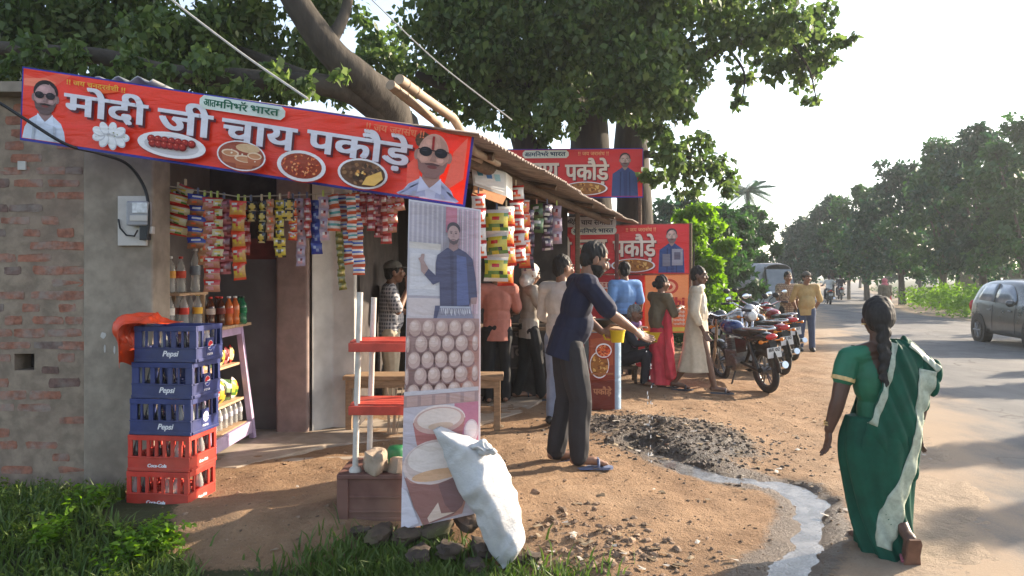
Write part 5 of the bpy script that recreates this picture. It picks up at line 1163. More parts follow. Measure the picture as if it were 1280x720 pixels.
for x, y, zt_ in ((sx0, sy0, 1.5), (sx0 + .03, sy1, 1.46), (sx1, sy0, 1.3), (sx1, sy1, 1.3)):
    b = MB(); b.tube([(x, y, .412), (x + .012, y, zt_ * .6), (x + .03, y, zt_)], .0185, 12); o = b.build('post', M_wpipe, root, world=True, smooth=True)
    b = MB(); b.lathe([(.038, 0), (.038, .012), (.026, .03)], (x, y, .401), 12); b.build('foot', M_wpipe, o, world=True, smooth=True)
for z in (1.165, .78):
    b = MB(); b.box(((sx0 + sx1) / 2, sy0 - .028, z), (sx1 - sx0 + .07, .02, .055)); o = b.build('shelf', M_redp, root, world=True, bevel=.004); b = MB(); b.box(((sx0 + sx1) / 2, sy1 + .028, z), (sx1 - sx0 + .07, .02, .055)); b.build('rear_rail', M_redp, o, world=True, bevel=.004)
    for k in range(5): b = MB(); b.box(((sx0 + sx1) / 2, sy0 + .01 + k * .066, z + .033), (sx1 - sx0 + .06, .05, .012)); b.build('slat', M_redp, o, world=True, bevel=.003)
M_bench = mat('bench_wood', (.27, .17, .095), .75, .25, 5, .3, dirt=(.25, .16, .1), sc3=(2, 9, 9))
root = thing('wooden_bench', 'long plain wooden bench in front of the dark doorway', 'bench', (-.8, 7.4, FZ))
tb0, tb1 = W(430, 0, 7.3).x, W(629, 0, 7.3).x; zt = .655
b = MB(); b.box(((tb0 + tb1) / 2, 7.32, zt - .03), (tb1 - tb0, .17, .04)); b.build('top', M_bench, root, world=True, bevel=.004); b = MB(); b.box(((tb0 + tb1) / 2, 7.52, zt - .032), (tb1 - tb0, .2, .04)); b.build('top', M_bench, root, world=True, bevel=.004)
b = MB(); b.box(((tb0 + tb1) / 2, 7.27, zt - .09), (tb1 - tb0 - .1, .025, .075)); b.box(((tb0 + tb1) / 2, 7.58, zt - .09), (tb1 - tb0 - .1, .025, .075)); b.build('apron', M_bench, root, world=True, bevel=.003)
for x in (tb0 + .05, tb1 - .06):
    for y in (7.29, 7.56):
        g = max(gz(x, y), FZ if x < -.6 else 0.1) ; b = MB(); b.box((x, y, (g + zt - .05) / 2), (.06, .05, zt - .05 - g)); b.build('leg', M_bench, root, world=True, bevel=.004)
b = MB(); b.box(((tb0 + tb1) / 2, 7.56, .28), (tb1 - tb0 - .1, .02, .04)); b.build('stretcher', M_bench, root, world=True)
# a bundle of thin sticks stored below it
root = thing('stick_bundle', 'bundle of pale sticks standing under the bench by the white posts', 'sticks', W(490, 515, 7.0))
for k in range(7): b = MB(); x = W(484 + k * 2, 0, 7.05).x; b.tube([(x, 7.05, FZ), (x + rng.uniform(-.05, .05), 7.08, .56)], .006, 6); b.build('stick', M_bamboo, root, world=True)
# black counter with painted letters
M_cblk = mat('black_counter', (.03, .026, .026), .6, .4, 8, .2, dirt=(.09, .07, .06))
root = thing('serving_counter', 'black serving counter with grey Hindi lettering behind the waiting men', 'counter', (.15, 9.4, .1))
b = MB(); b.box((.12, 9.6, .52), (1.35, .6, .82)); b.build('body', M_cblk, root, world=True, bevel=.01); b = MB(); b.box((.12, 9.58, .955), (1.45, .7, .045)); b.build('top', M_wood, root, world=True, bevel=.006)
P = Print([W(616, 405, 9.29), W(690, 405, 9.29), W(690, 484, 9.29), W(616, 484, 9.29)], 74, 79, root, M_cblk, .005)
P.text('lettering', (120, 108, 104), 'पकौड़े', 14, 20, w=52, h=27, bold=.5); P.text('lettering', (96, 86, 84), 'चाय', 26, 6, w=22, h=12, bold=.4); P.rect('lettering', (84, 74, 72), 12, 54, 42, 56); P.done()
# red printed stall
root = thing('pakora_stall', 'small red stall wrapped in printed flex with a pale blue side', 'stall', (1.02, 8.6, .1))
d = 8.4; x0, x1 = W(736, 0, d).x, W(768, 0, d).x
prof = [(x0, d), (x1, d)] + [(x1 + .085 * math.sin(a), d + .085 - .085 * math.cos(a)) for a in [i * math.pi / 12 for i in range(1, 7)]] + [(x1 + .085, d + .5), (x0, d + .5)]
b = MB(); b.prism(prof, .09, .985); b.mi = 0
o = b.build('wrap', [flat('stall_side', srgb(138, 160, 180), .45)], root, world=True, smooth=True, ang=30)
b = MB(); b.prism([(a * 1, c) for a, c in [(x0 - .03, d - .04), (x1 + .12, d - .04), (x1 + .12, d + .54), (x0 - .03, d + .54)]], .986, 1.01); b.build('top', M_ply, root, world=True, bevel=.004)
P = Print([W(736, 416, d - .004), W(768.5, 416, d - .004), W(768.5, 513, d - .004), W(736, 513, d - .004)], 32, 97, root, flat('stall_red', srgb(132, 60, 42), .5), .003)
P.bleach = .0; P.poly('faded_patch', (156, 80, 52), [(2, 8), (30, 4), (30, 40), (2, 46)]); food(P, 'samosa', 13, 40, 12, 17, 70); P.rect('printed_line', (160, 100, 62), 2, 50, 30, 52)
food(P, 'namkeen', 18, 22, 10, 9, 71); P.poly('rust_patch', (104, 44, 34), [(2, 62), (30, 58), (30, 94), (2, 94)]); P.text('lettering', (170, 116, 84), 'पकौड़े', 5, 66, w=22, h=12, bold=.4); P.done()
pot = thing('cooking_pot', 'dark round cooking pan on top of the red stall', 'pan', (1.05, 8.62, 1.011)); b = MB(); b.lathe([(.06, 0), (.13, .03), (.17, .09), (.175, .10), (.16, .095), (.12, .04), (.05, .015)], (0, 0, 0), 18); b.build('bowl', mat('burnt_iron', (.03, .028, .027), .5, .3, 9, .2, .6), pot, smooth=True)

# ------------------------------------------------------------------ the white sack
SK = [((541, 538), (551, 533), .03), ((548, 553), (575, 543), .07), ((553, 573), (608, 553), .11), ((563, 598), (630, 577), .14), ((579, 628), (642, 606), .155), ((592, 654), (653, 634), .16), ((604, 678), (661, 658), .15), ((614, 696), (662, 674), .12), ((622, 707), (650, 694), .07), ((627, 712), (636, 706), .02)]
nr, nc = 90, 80; V = []
for i in range(nr):
    t = i / (nr - 1) * (len(SK) - 1); k = min(int(t), len(SK) - 2); f = t - k
    l = [SK[k][0][e] * (1 - f) + SK[k + 1][0][e] * f for e in (0, 1)]; r_ = [SK[k][1][e] * (1 - f) + SK[k + 1][1][e] * f for e in (0, 1)]; th = SK[k][2] * (1 - f) + SK[k + 1][2] * f
    d = 4.37 - .16 * i / (nr - 1); a, c = W(l[0], l[1], d), W(r_[0], r_[1], d + .05)
    for j in range(nc):
        s = j / nc * 4; e = s % 1
        cw = .60 + .075 * math.sin(i * .11) + .035 * math.sin(i * .31 + 1); cor = [(0.0, 0.25), (cw, -.9 - .12 * math.sin(i * .2)), (1.0, 0.2), (.52, 1.0)]; q0, q1 = cor[int(s) % 4], cor[(int(s) + 1) % 4]; u = q0[0] * (1 - e) + q1[0] * e; w_ = q0[1] * (1 - e) + q1[1] * e
        bl = .30 * math.sin(math.pi * e); u += (u - .5) * bl * .35; w_ *= 1 + bl * .5
        p = a.lerp(c, u) + Vector((0, w_ * th, 0)); V.append(p)
V = np.array([tuple(p) for p in V]); V = V.reshape(nr, nc, 3)
for _ in range(14): V = .5 * V + .25 * (np.roll(V, 1, 1) + np.roll(V, -1, 1)); V[1:-1] = .6 * V[1:-1] + .2 * (V[:-2] + V[2:])
V = V.reshape(-1, 3); cen = V.reshape(nr, nc, 3).mean(1, keepdims=True); dirv = (V.reshape(nr, nc, 3) - cen); dirv /= (np.linalg.norm(dirv, axis=2, keepdims=True) + 1e-6)
ROT = V @ np.array([[.89, 0, .46], [0, 1, 0], [-.46, 0, .89]]); ridge = 1 - np.abs(sines(ROT, 9, 71, sc=(2.2, 1.6, .7))) * 2; r2_ = 1 - np.abs(sines(ROT, 26, 72, sc=(1.5, 1.3, .45))) * 2; r3 = sines(V, 80, 73)
env = np.sin(np.linspace(0.15, math.pi - .15, nr))[:, None]
V = V.reshape(nr, nc, 3) + dirv * ((ridge * .015 + r2_ * .006 + r3 * .0015).reshape(nr, nc) * env)[:, :, None]
ii = np.arange(nr * nc).reshape(nr, nc); Q = np.stack([ii[:-1], np.roll(ii[:-1], -1, 1), np.roll(ii[1:], -1, 1), ii[1:]], -1).reshape(-1, 4)
def sack_material():
    m, t, p = newmat('woven_sack'); v = coords(t); n = tex(t, v, 6, 5); f = tex(t, v, 45, 4, .6, .8); wv = _n(t, 'ShaderNodeTexWave'); wv.inputs['Scale'].default_value = 90; t.links.new(v, wv.inputs[0])
    c = mixc(t, ramp(t, n, .35, .7), (.46, .46, .465), (.56, .555, .55)); c = mixc(t, math_(t, 'MULTIPLY', ramp(t, f, .55, .75), .25), c, (.5, .46, .42)); t.links.new(c, p.inputs['Base Color']); p.inputs['Roughness'].default_value = .5
    bump(t, p, math_(t, 'ADD', f, math_(t, 'MULTIPLY', wv.outputs['Fac'], .15)), .5, .012); return m
root = thing('woven_sack', 'crumpled white woven plastic sack leaning against the tall printed board', 'sack', W(628, 712, 4.24))
ms_ = np_mesh('sack_body', V.reshape(-1, 3) - np.array(wl(root)), Q, True); M_sack = sack_material(); link_mesh('sack_body', ms_, M_sack, root)
mb = MB(); mb.ell(W(606, 562, 4.3), (.05, .04, .035)); mb.ell(W(615, 563, 4.28), (.026, .022, .026)); mb.ell(W(600, 558, 4.31), (.05, .03, .03)); me = remesh(mb, .005, 3, .012, 40, seed=3, ridged=True)
for v in me.vertices: v.co -= wl(root)
link_mesh('tied_corner', me, M_sack, root)

# ------------------------------------------------------------------ mossy bricks and stones along the bank under the board
M_moss = mat('mossy_stone', (.085, .06, .042), .95, .3, 9, .7, dirt=(.06, .075, .018), dirt_amt=.8, bdist=.012); M_bankst = mat('bank_stone', (.06, .044, .034), .95, .3, 9, .7, dirt=(.08, .06, .05), bdist=.012)
bank = [(474, 668, 4.40, .085, 'mossy', 'mossy stone left of the tall board, beside the brown box'), (508, 670, 4.4, .075, 'mossy', 'mossy stone under the left corner of the tall board'), (546, 662, 4.44, .085, 'mossy', 'mossy stone under the middle of the tall board'), (584, 652, 4.5, .07, 'plain', 'dark stone under the right corner of the tall board'), (562, 688, 4.3, .08, 'plain', 'dark stone low between the board and the white sack'),
    (602, 684, 4.36, .07, 'plain', 'dark stone half behind the white sack'), (524, 694, 4.24, .07, 'plain', 'dark stone in the grass below the mossy ones'), (645, 716, 4.3, .05, 'plain', 'small stone at the foot of the white sack'), (668, 705, 4.3, .045, 'plain', 'small stone right of the white sack'), (592, 706, 4.2, .06, 'plain', 'dark stone at the bottom edge left of the sack'), (452, 664, 4.44, .05, 'plain', 'small stone below the brown box')]
for k, (px, py, d, s, kind, lab_) in enumerate(bank):
    c = W(px, py, d); c.z = max(c.z, gz(c.x, c.y) + .01)
    rock('bank_stone', c, (s * 1.15, s * .8, s * .52), M_moss if kind == 'mossy' else M_bankst, 20 + k, lab_, 'stone', 'stones along the bank', j=.42)
# ------------------------------------------------------------------ people
M_skin = mat('brown_skin', (.23, .122, .078), .5, .14, 14, .2, dirt=(.16, .08, .05), dirt_amt=.4, bdist=.002); M_skin2 = mat('dark_skin', (.13, .068, .045), .5, .12, 14, .12, bdist=.002)
M_hair = mat('black_hair', (.016, .014, .013), .72, .5, 70, .9, sc3=(1, 1, .25)); M_eye = flat('eye_white', (.6, .58, .55), .3); M_iris = flat('eye_dark', (.02, .015, .012), .2); M_lip = flat('lips', (.17, .06, .05), .5)
M_ghair = mat('grey_hair', (.20, .19, .18), .6, .4, 60, .5)
def cloth(name, col, var=.14, scale=9, rough=.85, dirt=None, amt=.35): return mat(name, col, rough, var, scale, .25, dirt=dirt, dirt_amt=amt, bdist=.003)
def checks(name, base, line, freq=32, w=.5, line2=None):
    m, t, p = newmat(name); v = coords(t); sx = _n(t, 'ShaderNodeSeparateXYZ'); t.links.new(v, sx.inputs[0]); nz = tex(t, v, 9, 4)
    f = lambda s, o=0: ramp(t, math_(t, 'SINE', math_(t, 'MULTIPLY', s, freq)), w - .15, w + .15)
    a = math_(t, 'ADD', sx.outputs[0], sx.outputs[1]); c = mixc(t, math_(t, 'MULTIPLY', f(a), .75), base, line); c = mixc(t, math_(t, 'MULTIPLY', f(sx.outputs[2]), .75), c, line2 or line)
    c = mixc(t, math_(t, 'MULTIPLY', nz, .25), c, (.1, .09, .09)); t.links.new(c, p.inputs['Base Color']); p.inputs['Roughness'].default_value = .85; bump(t, p, nz, .25, .004); return m

class FG:
    """a figure in units of its own height, local: x right hand, y ahead, z up"""
    def __init__(s, H, J): 
        s.H = H; s.J = {k: Vector(v) * H for k, v in J.items()}
    def cap(s, mb, a, ra, b, rb, n=10):
        H = s.H; a = Vector(a); b = Vector(b); ra *= H; rb *= H
        mb.tube([a, a.lerp(b, .5), b], [ra, (ra + rb) / 2 * 1.02, rb], n); mb.ell(a, (ra * .99,) * 3, None, n, 6); mb.ell(b, (rb * .99,) * 3, None, n, 6)
    def limb(s, mb, pts, rs, n=10):
        for i in range(len(pts) - 1): s.cap(mb, pts[i], rs[i], pts[i + 1], rs[i + 1], n)
def base_pose(**k):
    J = dict(pelvis=(0, 0, .53), chest=(0, .0, .715), neck=(0, .0, .825), head=(0, .018, .912),
             shR=(.112, -.005, .795), elR=(.145, -.02, .63), wrR=(.148, .045, .485), shL=(-.112, -.005, .795), elL=(-.145, -.02, .63), wrL=(-.148, .045, .485),
             hipR=(.052, 0, .51), knR=(.058, .012, .285), anR=(.06, -.012, .045), toR=(.07, .095, .014), hipL=(-.052, 0, .51), knL=(-.058, .012, .285), anL=(-.06, -.012, .045), toL=(-.07, .095, .014))
    J.update(k); return J
def basis(fwd, up=(0, 0, 1)):
    y = Vector(fwd).normalized(); x = y.cross(Vector(up)).normalized(); z = x.cross(y); return Matrix((x, y, z)).transposed().to_4x4()
def hand(f, mb, wr, d, side, curl=.5, near=False):
    """palm, four unequal fingers, thumb off the palm's side; d along the forearm, side towards the thumb"""
    H = f.H; d = Vector(d).normalized(); side = Vector(side); side = (side - d * side.dot(d)).normalized(); nrm = d.cross(side).normalized(); k = .108 * H
    M = Matrix((side, d, nrm)).transposed().to_4x4()
    mb.ell(Vector(wr) + d * k * .26, (k * .21, k * .30, k * .105), M, 10, 6)
    for i, (o, L) in enumerate(((.17, .44), (.06, .50), (-.05, .46), (-.155, .36))):
        p = Vector(wr) + d * k * .48 + side * k * o; r = k * .052
        a1 = curl * (.6 + .1 * i); d1 = (d * math.cos(a1) + nrm * math.sin(a1) + side * o * .4).normalized(); a2 = a1 + curl * .9; d2 = (d * math.cos(a2) + nrm * math.sin(a2) + side * o * .25).normalized()
        q = p + d1 * k * L * .55; e = q + d2 * k * L * .5
        f.cap(mb, p - d * k * .12, r * 1.1 / H, q, r / H, 7); f.cap(mb, q, r / H, e, r * .8 / H, 7)
    p = Vector(wr) + d * k * .16 + side * k * .15; q = p + (side * .75 + d * .6 + nrm * .25).normalized() * k * .27; e = q + (side * .25 + d * .9 + nrm * .35).normalized() * k * .23
    f.cap(mb, p, k * .07 / H, q, k * .058 / H, 7); f.cap(mb, q, k * .056 / H, e, k * .045 / H, 7)
def head(f, mb, fwd, jaw=1.0):
    H = f.H; c = f.J['head']; M = basis(fwd); T = lambda x, y, z: c + (M @ Vector((x, y, z))) * H
    mb.ell(T(0, -.006, .022), (.0455 * H, .058 * H, .055 * H), M, 14, 10); mb.ell(T(0, .016, -.012), (.040 * H, .043 * H, .052 * H), M, 12, 8)
    mb.ell(T(0, .028, -.043), (.026 * H * jaw, .026 * H, .024 * H), M, 10, 6)
    f.cap(mb, T(0, .056, .012), .006, T(0, .066, -.011), .0105, 8); mb.ell(T(0, .060, -.013), (.0135 * H, .010 * H, .007 * H), M, 8, 5)
    f.cap(mb, T(-.022, .052, .021), .007, T(.022, .052, .021), .007, 7); mb.ell(T(0, .054, -.030), (.014 * H, .008 * H, .0075 * H), M, 8, 5)
    for s in (-1, 1):
        mb.ell(T(s * .047, -.002, -.002), (.006 * H, .014 * H, .021 * H), M, 8, 6); mb.ell(T(s * .026, .045, -.012), (.016 * H, .014 * H, .016 * H), M, 8, 5)
    f.cap(mb, f.J['neck'] - Vector((0, 0, .02 * H)), .034, T(0, -.012, -.03), .031)
    return T, M
def face_bits(f, root, T, M, fwd):
    H = f.H; mb = MB()
    for s in (-1, 1): mb.mi = 0; mb.ell(T(s * .0195, .0525, .008), (.0085 * H, .005 * H, .0048 * H), M, 8, 6); mb.mi = 1; mb.ell(T(s * .0195, .0565, .008), (.0042 * H, .0028 * H, .0044 * H), M, 8, 6)
    mb.build('eyes', [M_eye, M_iris], root, smooth=True)
    mb = MB(); mb.ell(T(0, .0615, -.031), (.0155 * H, .0035 * H, .0048 * H), M, 8, 5); mb.build('lips', M_lip, root, smooth=True)
    mb = MB()
    for s in (-1, 1): mb.tube([T(s * .008, .0585, .0225), T(s * .022, .0585, .0265), T(s * .034, .050, .021)], .0032 * H, 5)
    mb.build('eyebrows', M_hair, root, smooth=True)
def hair(f, root, T, M, m=None, voxel=.007, beard=False, extra=None, back=0.0):
    H = f.H; mb = MB(); mb.ell(T(0, -.010, .027), (.0505 * H, .060 * H, .0585 * H), M, 16, 11); mb.ell(T(0, -.03, .0), (.046 * H, .038 * H, .05 * H), M, 12, 8)
    if extra: extra(mb)
    me = remesh(mb, voxel, 1, .0055, 85, (1, 1, .5), 5, cuts=[(T(0, .040, .040), M.to_3x3() @ Vector((0, .86, -.5))), (T(0, -.01, -.042 - back), M.to_3x3() @ Vector((0, .12, -1)))])
    link_mesh('hair', me, m or M_hair, root)
    if beard:
        b = MB(); b.ell(T(0, .018, -.026), (.0415 * H, .0455 * H, .043 * H), M, 14, 9); b.ell(T(0, .031, -.046), (.028 * H, .028 * H, .027 * H), M, 10, 7)
        me = remesh(b, voxel * .8, 1, .0012, 120, seed=8, cuts=[(T(0, 0, -.022), M.to_3x3() @ Vector((0, -.25, 1)))]); link_mesh('beard', me, m or M_hair, root)
def torso(f, mb, g=0.0, belly=0.0, fem=False):
    """g swells the form for cloth; everything in units of height"""
    H = f.H; J = f.J; up = (J['neck'] - J['pelvis']).normalized(); sx = (J['shR'] - J['shL']).normalized(); fw = up.cross(sx).normalized(); M = Matrix((sx, fw, up)).transposed().to_4x4()
    E = lambda c, r: mb.ell(c, ((r[0] + g) * H, (r[1] + g) * H, (r[2] + g) * H), M, 16, 11)
    E(J['chest'], (.098, .060, .115)); E(J['pelvis'].lerp(J['chest'], .42) + fw * (.006 + belly * .5) * H, (.084 + belly * .4, .056 + belly, .095)); E(J['pelvis'], (.090, .064, .075)); E(J['chest'] + up * .055 * H, (.105, .046, .05))
    if fem:
        for s in (-1, 1): E(J['chest'] + sx * s * .042 * H + fw * .045 * H - up * .01 * H, (.036, .036, .038))
    f.cap(mb, J['shL'], .036 + g, J['shR'], .036 + g); f.cap(mb, J['shL'], .038 + g, J['neck'] + Vector((0, 0, -.02 * H)), .036 + g * .5); f.cap(mb, J['shR'], .038 + g, J['neck'] + Vector((0, 0, -.02 * H)), .036 + g * .5)
def person(label, loc, rz, H, pose, top, bottom, sleeve='short', hem=.455, belly=0.0, shoes='sandal', hairm=None, beard=False, fwd=(0, 1, 0), voxel=.009, face=True, skin=None, curl=.5, seed=1, group=None, legw=1.0, handdir={}, topname='shirt', botname='trousers', legs_to=.035, fem=False, ext=None, no_hair=False, shoem=None, back=0.0):
    f = FG(H, base_pose(**pose)); J = f.J; root = thing('person', label, 'person', loc, rz, group); sk = skin or M_skin
    mb = MB(); torso(f, mb, 0, belly, fem); T, M = head(f, mb, fwd)
    for s in 'RL':
        sx = 1 if s == 'R' else -1
        f.limb(mb, [J['sh' + s], J['sh' + s].lerp(J['el' + s], .45), J['el' + s], J['el' + s].lerp(J['wr' + s], .3), J['wr' + s]], [.030, .0275, .0225, .0235, .0155])
        dv = handdir.get(s, (J['wr' + s] - J['el' + s])); sd = handdir.get(s + 't', (-sx * .3, 1, .2)); hand(f, mb, J['wr' + s], dv, sd, curl * (1 if s == 'R' else -1))
        f.limb(mb, [J['hip' + s], J['hip' + s].lerp(J['kn' + s], .5), J['kn' + s], J['kn' + s].lerp(J['an' + s], .35), J['an' + s]], [.052, .045, .033, .033, .0205])
        a, t = J['an' + s], J['to' + s]; f.limb(mb, [a + (a - t).normalized() * .02 * H - Vector((0, 0, .02 * H)), a.lerp(t, .6), t], [.020, .019, .013])
        dt = (t - a); dt.z = 0; dt = dt.normalized() if dt.length > 1e-4 else Vector((0, 1, 0)); px_ = Vector((-dt.y, dt.x, 0))
        for k in range(3): f.cap(mb, t + px_ * (.011 * (k - 1)) * H, .0095, t + px_ * (.012 * (k - 1)) * H + dt * .016 * H, .007, 6)
    me = remesh(mb, voxel, 1); link_mesh('body', me, sk, root)
    if face: face_bits(f, root, T, M, fwd)
    if not no_hair: hair(f, root, T, M, hairm, max(.006, voxel * .8), beard, back=back)
    if top is not None:
        mb = MB(); torso(f, mb, .0085, belly + .004, fem); z = hem
        up = (J['neck'] - J['pelvis']).normalized()
        mb.tube([J['pelvis'].lerp(J['chest'], .3), J['pelvis'], J['pelvis'] - up * (.53 - hem + .03) * H], [.098 * H, .100 * H, .103 * H], 16, flatx=1.0)
        for i in range(len(mb.v) - 48, len(mb.v)):
            v = Vector(mb.v[i]); c = J['pelvis']; sxv = (J['shR'] - J['shL']).normalized(); fw = up.cross(sxv); dd = (v - c).dot(fw); mb.v[i] = tuple(v - fw * dd * .28)
        for s in 'RL':
            a, b, c = J['sh' + s], J['el' + s], J['wr' + s]
            if sleeve == 'short': f.limb(mb, [a, a.lerp(b, .4), a.lerp(b, .80)], [.040, .040, .041])
            elif sleeve == 'elbow': f.limb(mb, [a, a.lerp(b, .5), b], [.040, .037, .036])
            elif sleeve == 'long': f.limb(mb, [a, a.lerp(b, .5), b, b.lerp(c, .5), b.lerp(c, .93)], [.040, .036, .032, .029, .026])
        nv = (J['neck'] - J['chest']).normalized(); cuts = [(J['pelvis'] - up * (.53 - hem) * H, -up), (J['neck'] + nv * .012 * H, nv)]
        me = remesh(mb, voxel, 2, .0055, 20, (1, 1, .55), seed, cuts); link_mesh(topname, me, top, root)
    if bottom is not None:
        mb = MB(); mb.ell(J['pelvis'] - Vector((0, 0, .005 * H)), (.097 * H, .073 * H, .075 * H), None, 14, 9)
        for s in 'RL':
            h_, k_, a_ = J['hip' + s], J['kn' + s], J['an' + s]; e_ = k_.lerp(a_, 1 - (legs_to - .03) * 3.5)
            f.limb(mb, [h_, h_.lerp(k_, .5), k_, k_.lerp(e_, .5), e_], [.060, .054 * legw, .044 * legw, .041 * legw, .037 * legw])
        me = remesh(mb, voxel, 2, .0055, 24, (1, 1, .6), seed + 3); link_mesh(botname, me, bottom, root)
    for s in 'RL':
        a, t = J['an' + s], J['to' + s]; dt = (t - a); dt = dt.normalized(); zs = min(t.z, a.z) - .016 * H
        if shoes == 'sandal':
            mb = MB(); dh = Vector((dt.x, dt.y, 0)).normalized() if abs(dt.z) < .8 else dt; px_ = Vector((-dh.y, dh.x, 0)); a0 = Vector((a.x, a.y, 0)) - dh * .03 * H; pts = []
            for u, w in ((0, .018), (.03, .024), (.09, .021), (.13, .028), (.165, .024), (.18, .010)): pts.append((u, w))
            pl = [(a0 + dh * u * H + px_ * w * H) for u, w in pts] + [(a0 + dh * u * H - px_ * w * H) for u, w in reversed(pts)]
            if dt.z > -.6:
                mb.prism([(p.x, p.y) for p in pl], zs - .006 * H, zs + .004 * H); o = mb.build('sandal', shoem or M_sandal, root)
                st = MB(); c = a0 + dh * .115 * H; st.tube([c + px_ * .026 * H + Vector((0, 0, zs + .004 * H)), c + px_ * .014 * H + Vector((0, 0, zs + .036 * H)), c - px_ * .014 * H + Vector((0, 0, zs + .036 * H)), c - px_ * .026 * H + Vector((0, 0, zs + .004 * H))], .006 * H, 6); st.build('strap', shoem or M_sandal, o, smooth=True)
        elif shoes == 'shoe':
            mb = MB(); f.limb(mb, [a - dt * .028 * H - Vector((0, 0, .018 * H)), a.lerp(t, .55), t + dt * .012 * H + Vector((0, 0, .006 * H))], [.027, .027, .021]); f.cap(mb, a, .028, a - Vector((0, 0, .02 * H)), .027)
            me = remesh(mb, .008, 1, cuts=[(Vector((0, 0, zs - .002)), Vector((0, 0, -1)))]); link_mesh('shoe', me, shoem or M_shoe, root)
    if ext: ext(f, root, T, M)
    return root, f
M_sandal = mat('rubber_sandal', (.05, .055, .075), .7, .2, 12, .2); M_shoe = mat('black_shoe', (.018, .017, .018), .5, .2, 12, .1)
M_navy = cloth('navy_tshirt', (.011, .014, .036)); M_char = cloth('charcoal_trousers', (.022, .022, .026)); M_jean = cloth('pale_jeans', (.20, .24, .33), dirt=(.3, .33, .4)); M_black = cloth('black_trousers', (.014, .013, .014))
M_wshirt = cloth('cream_shirt', (.52, .48, .44)); M_beige = cloth('beige_shirt', (.34, .30, .26)); M_pink = cloth('salmon_shirt', (.42, .16, .12)); M_khaki = cloth('khaki_trousers', (.44, .37, .27)); M_blue = cloth('sky_blue_shirt', (.16, .30, .56)); M_dkcl = cloth('dark_clothes', (.03, .028, .035))
M_kurta = cloth('cream_kurta', (.50, .43, .33)); M_yel = cloth('mustard_shirt', (.42, .29, .12)); M_jean2 = cloth('blue_jeans', (.055, .075, .13)); M_chk = checks('checked_shirt', (.10, .105, .13), (.50, .50, .52), 150, .35); M_chk2 = checks('brown_check_shirt', (.40, .32, .22), (.14, .08, .06), 150, .3)
M_olive = cloth('olive_shawl', (.14, .115, .075)); M_redsk = cloth('red_sari', (.60, .05, .075), dirt=(.62, .14, .14)); M_yplast = mat('yellow_plastic', (.62, .42, .012), .4, .1, 9, .1); M_pscarf = cloth('pink_scarf', (.5, .14, .16)); M_wcl = cloth('white_cloth', (.55, .53, .5))

# the man in the dark T-shirt rinsing his hand
def blue_ext(f, root, T, M):
    pass
BM = Vector(((713 - 640) / F * 6.0, 6.0, 0)); BM.z = gz(BM.x, BM.y)
blue, bf = person('man in navy T-shirt leaning forward to pour water from a yellow mug', BM, R(-80), 1.80,
    dict(pelvis=(0, -.02, .535), chest=(0, .030, .707), neck=(0, .070, .815), head=(0, .108, .893), shR=(.112, .050, .790), elR=(.13, .155, .655), wrR=(.115, .250, .592), shL=(-.112, .055, .79), elL=(-.135, .10, .635), wrL=(-.075, .165, .572),
         hipR=(.05, -.01, .51), knR=(.06, .03, .285), anR=(.06, .02, .045), toR=(.075, .125, .014), hipL=(-.05, -.015, .51), knL=(-.055, .0, .285), anL=(-.05, -.055, .045), toL=(-.055, .05, .014)),
    M_navy, M_char, 'short', .455, .014, 'sandal', legw=1.12, beard=True, fwd=(.08, 1, -.38), voxel=.0065, curl=.35, seed=11, shoem=mat('blue_sandal', (.12, .15, .25), .7, .2, 12, .2), handdir={'Lt': (.3, .5, 1), 'L': (.25, .9, -.15), 'Rt': (-.6, .5, .5)})
def mug(loc, label, r=.062, h=.10, rz=0.0, handle=True, name='mug', cat='mug'):
    root = thing(name, label, cat, loc, rz); b = MB(); b.lathe([(r * .8, 0), (r, h), (r * 1.06, h), (r * 1.06, h - .006), (r * .95, h - .008), (r * .76, .006), (.001, .006)], (0, 0, 0), 20); b.build('bowl', M_yplast, root, smooth=True, ang=40)
    if handle: b = MB(); b.tube([(-r, 0, h * .85), (-r - .035, 0, h * .85), (-r - .05, 0, h * .55), (-r - .035, 0, h * .25), (-r * .9, 0, h * .2)], .008, 8); b.build('handle', M_yplast, root, smooth=True)
    return root
h_ = Matrix.Rotation(R(-80), 4, 'Z') @ (bf.J['wrL']) + BM; mug(h_ + Vector((.125, -.02, -.085)), 'small yellow plastic mug held by the man in the navy T-shirt', rz=R(-6))
# thin stream of falling drops from his other hand
wr = Matrix.Rotation(R(-80), 4, 'Z') @ (bf.J['wrR']) + BM; b = MB(); q = random.Random(2)
for i in range(26):
    t = q.random(); b.ell(wr + Vector((.12 + q.gauss(0, .012) + .01 * t, q.gauss(0, .012), -.06 - t * 1.0)), (.004, .004, .004 + .012 * q.random()), None, 6, 4)
b.build('water_drops', glass('drop_water', (.8, .85, .9), .05, .5), kind='stuff')

def at(px, d, z=None): x = (px - 640) / F * d; return Vector((x, d, gz(x, d) if z is None else z))
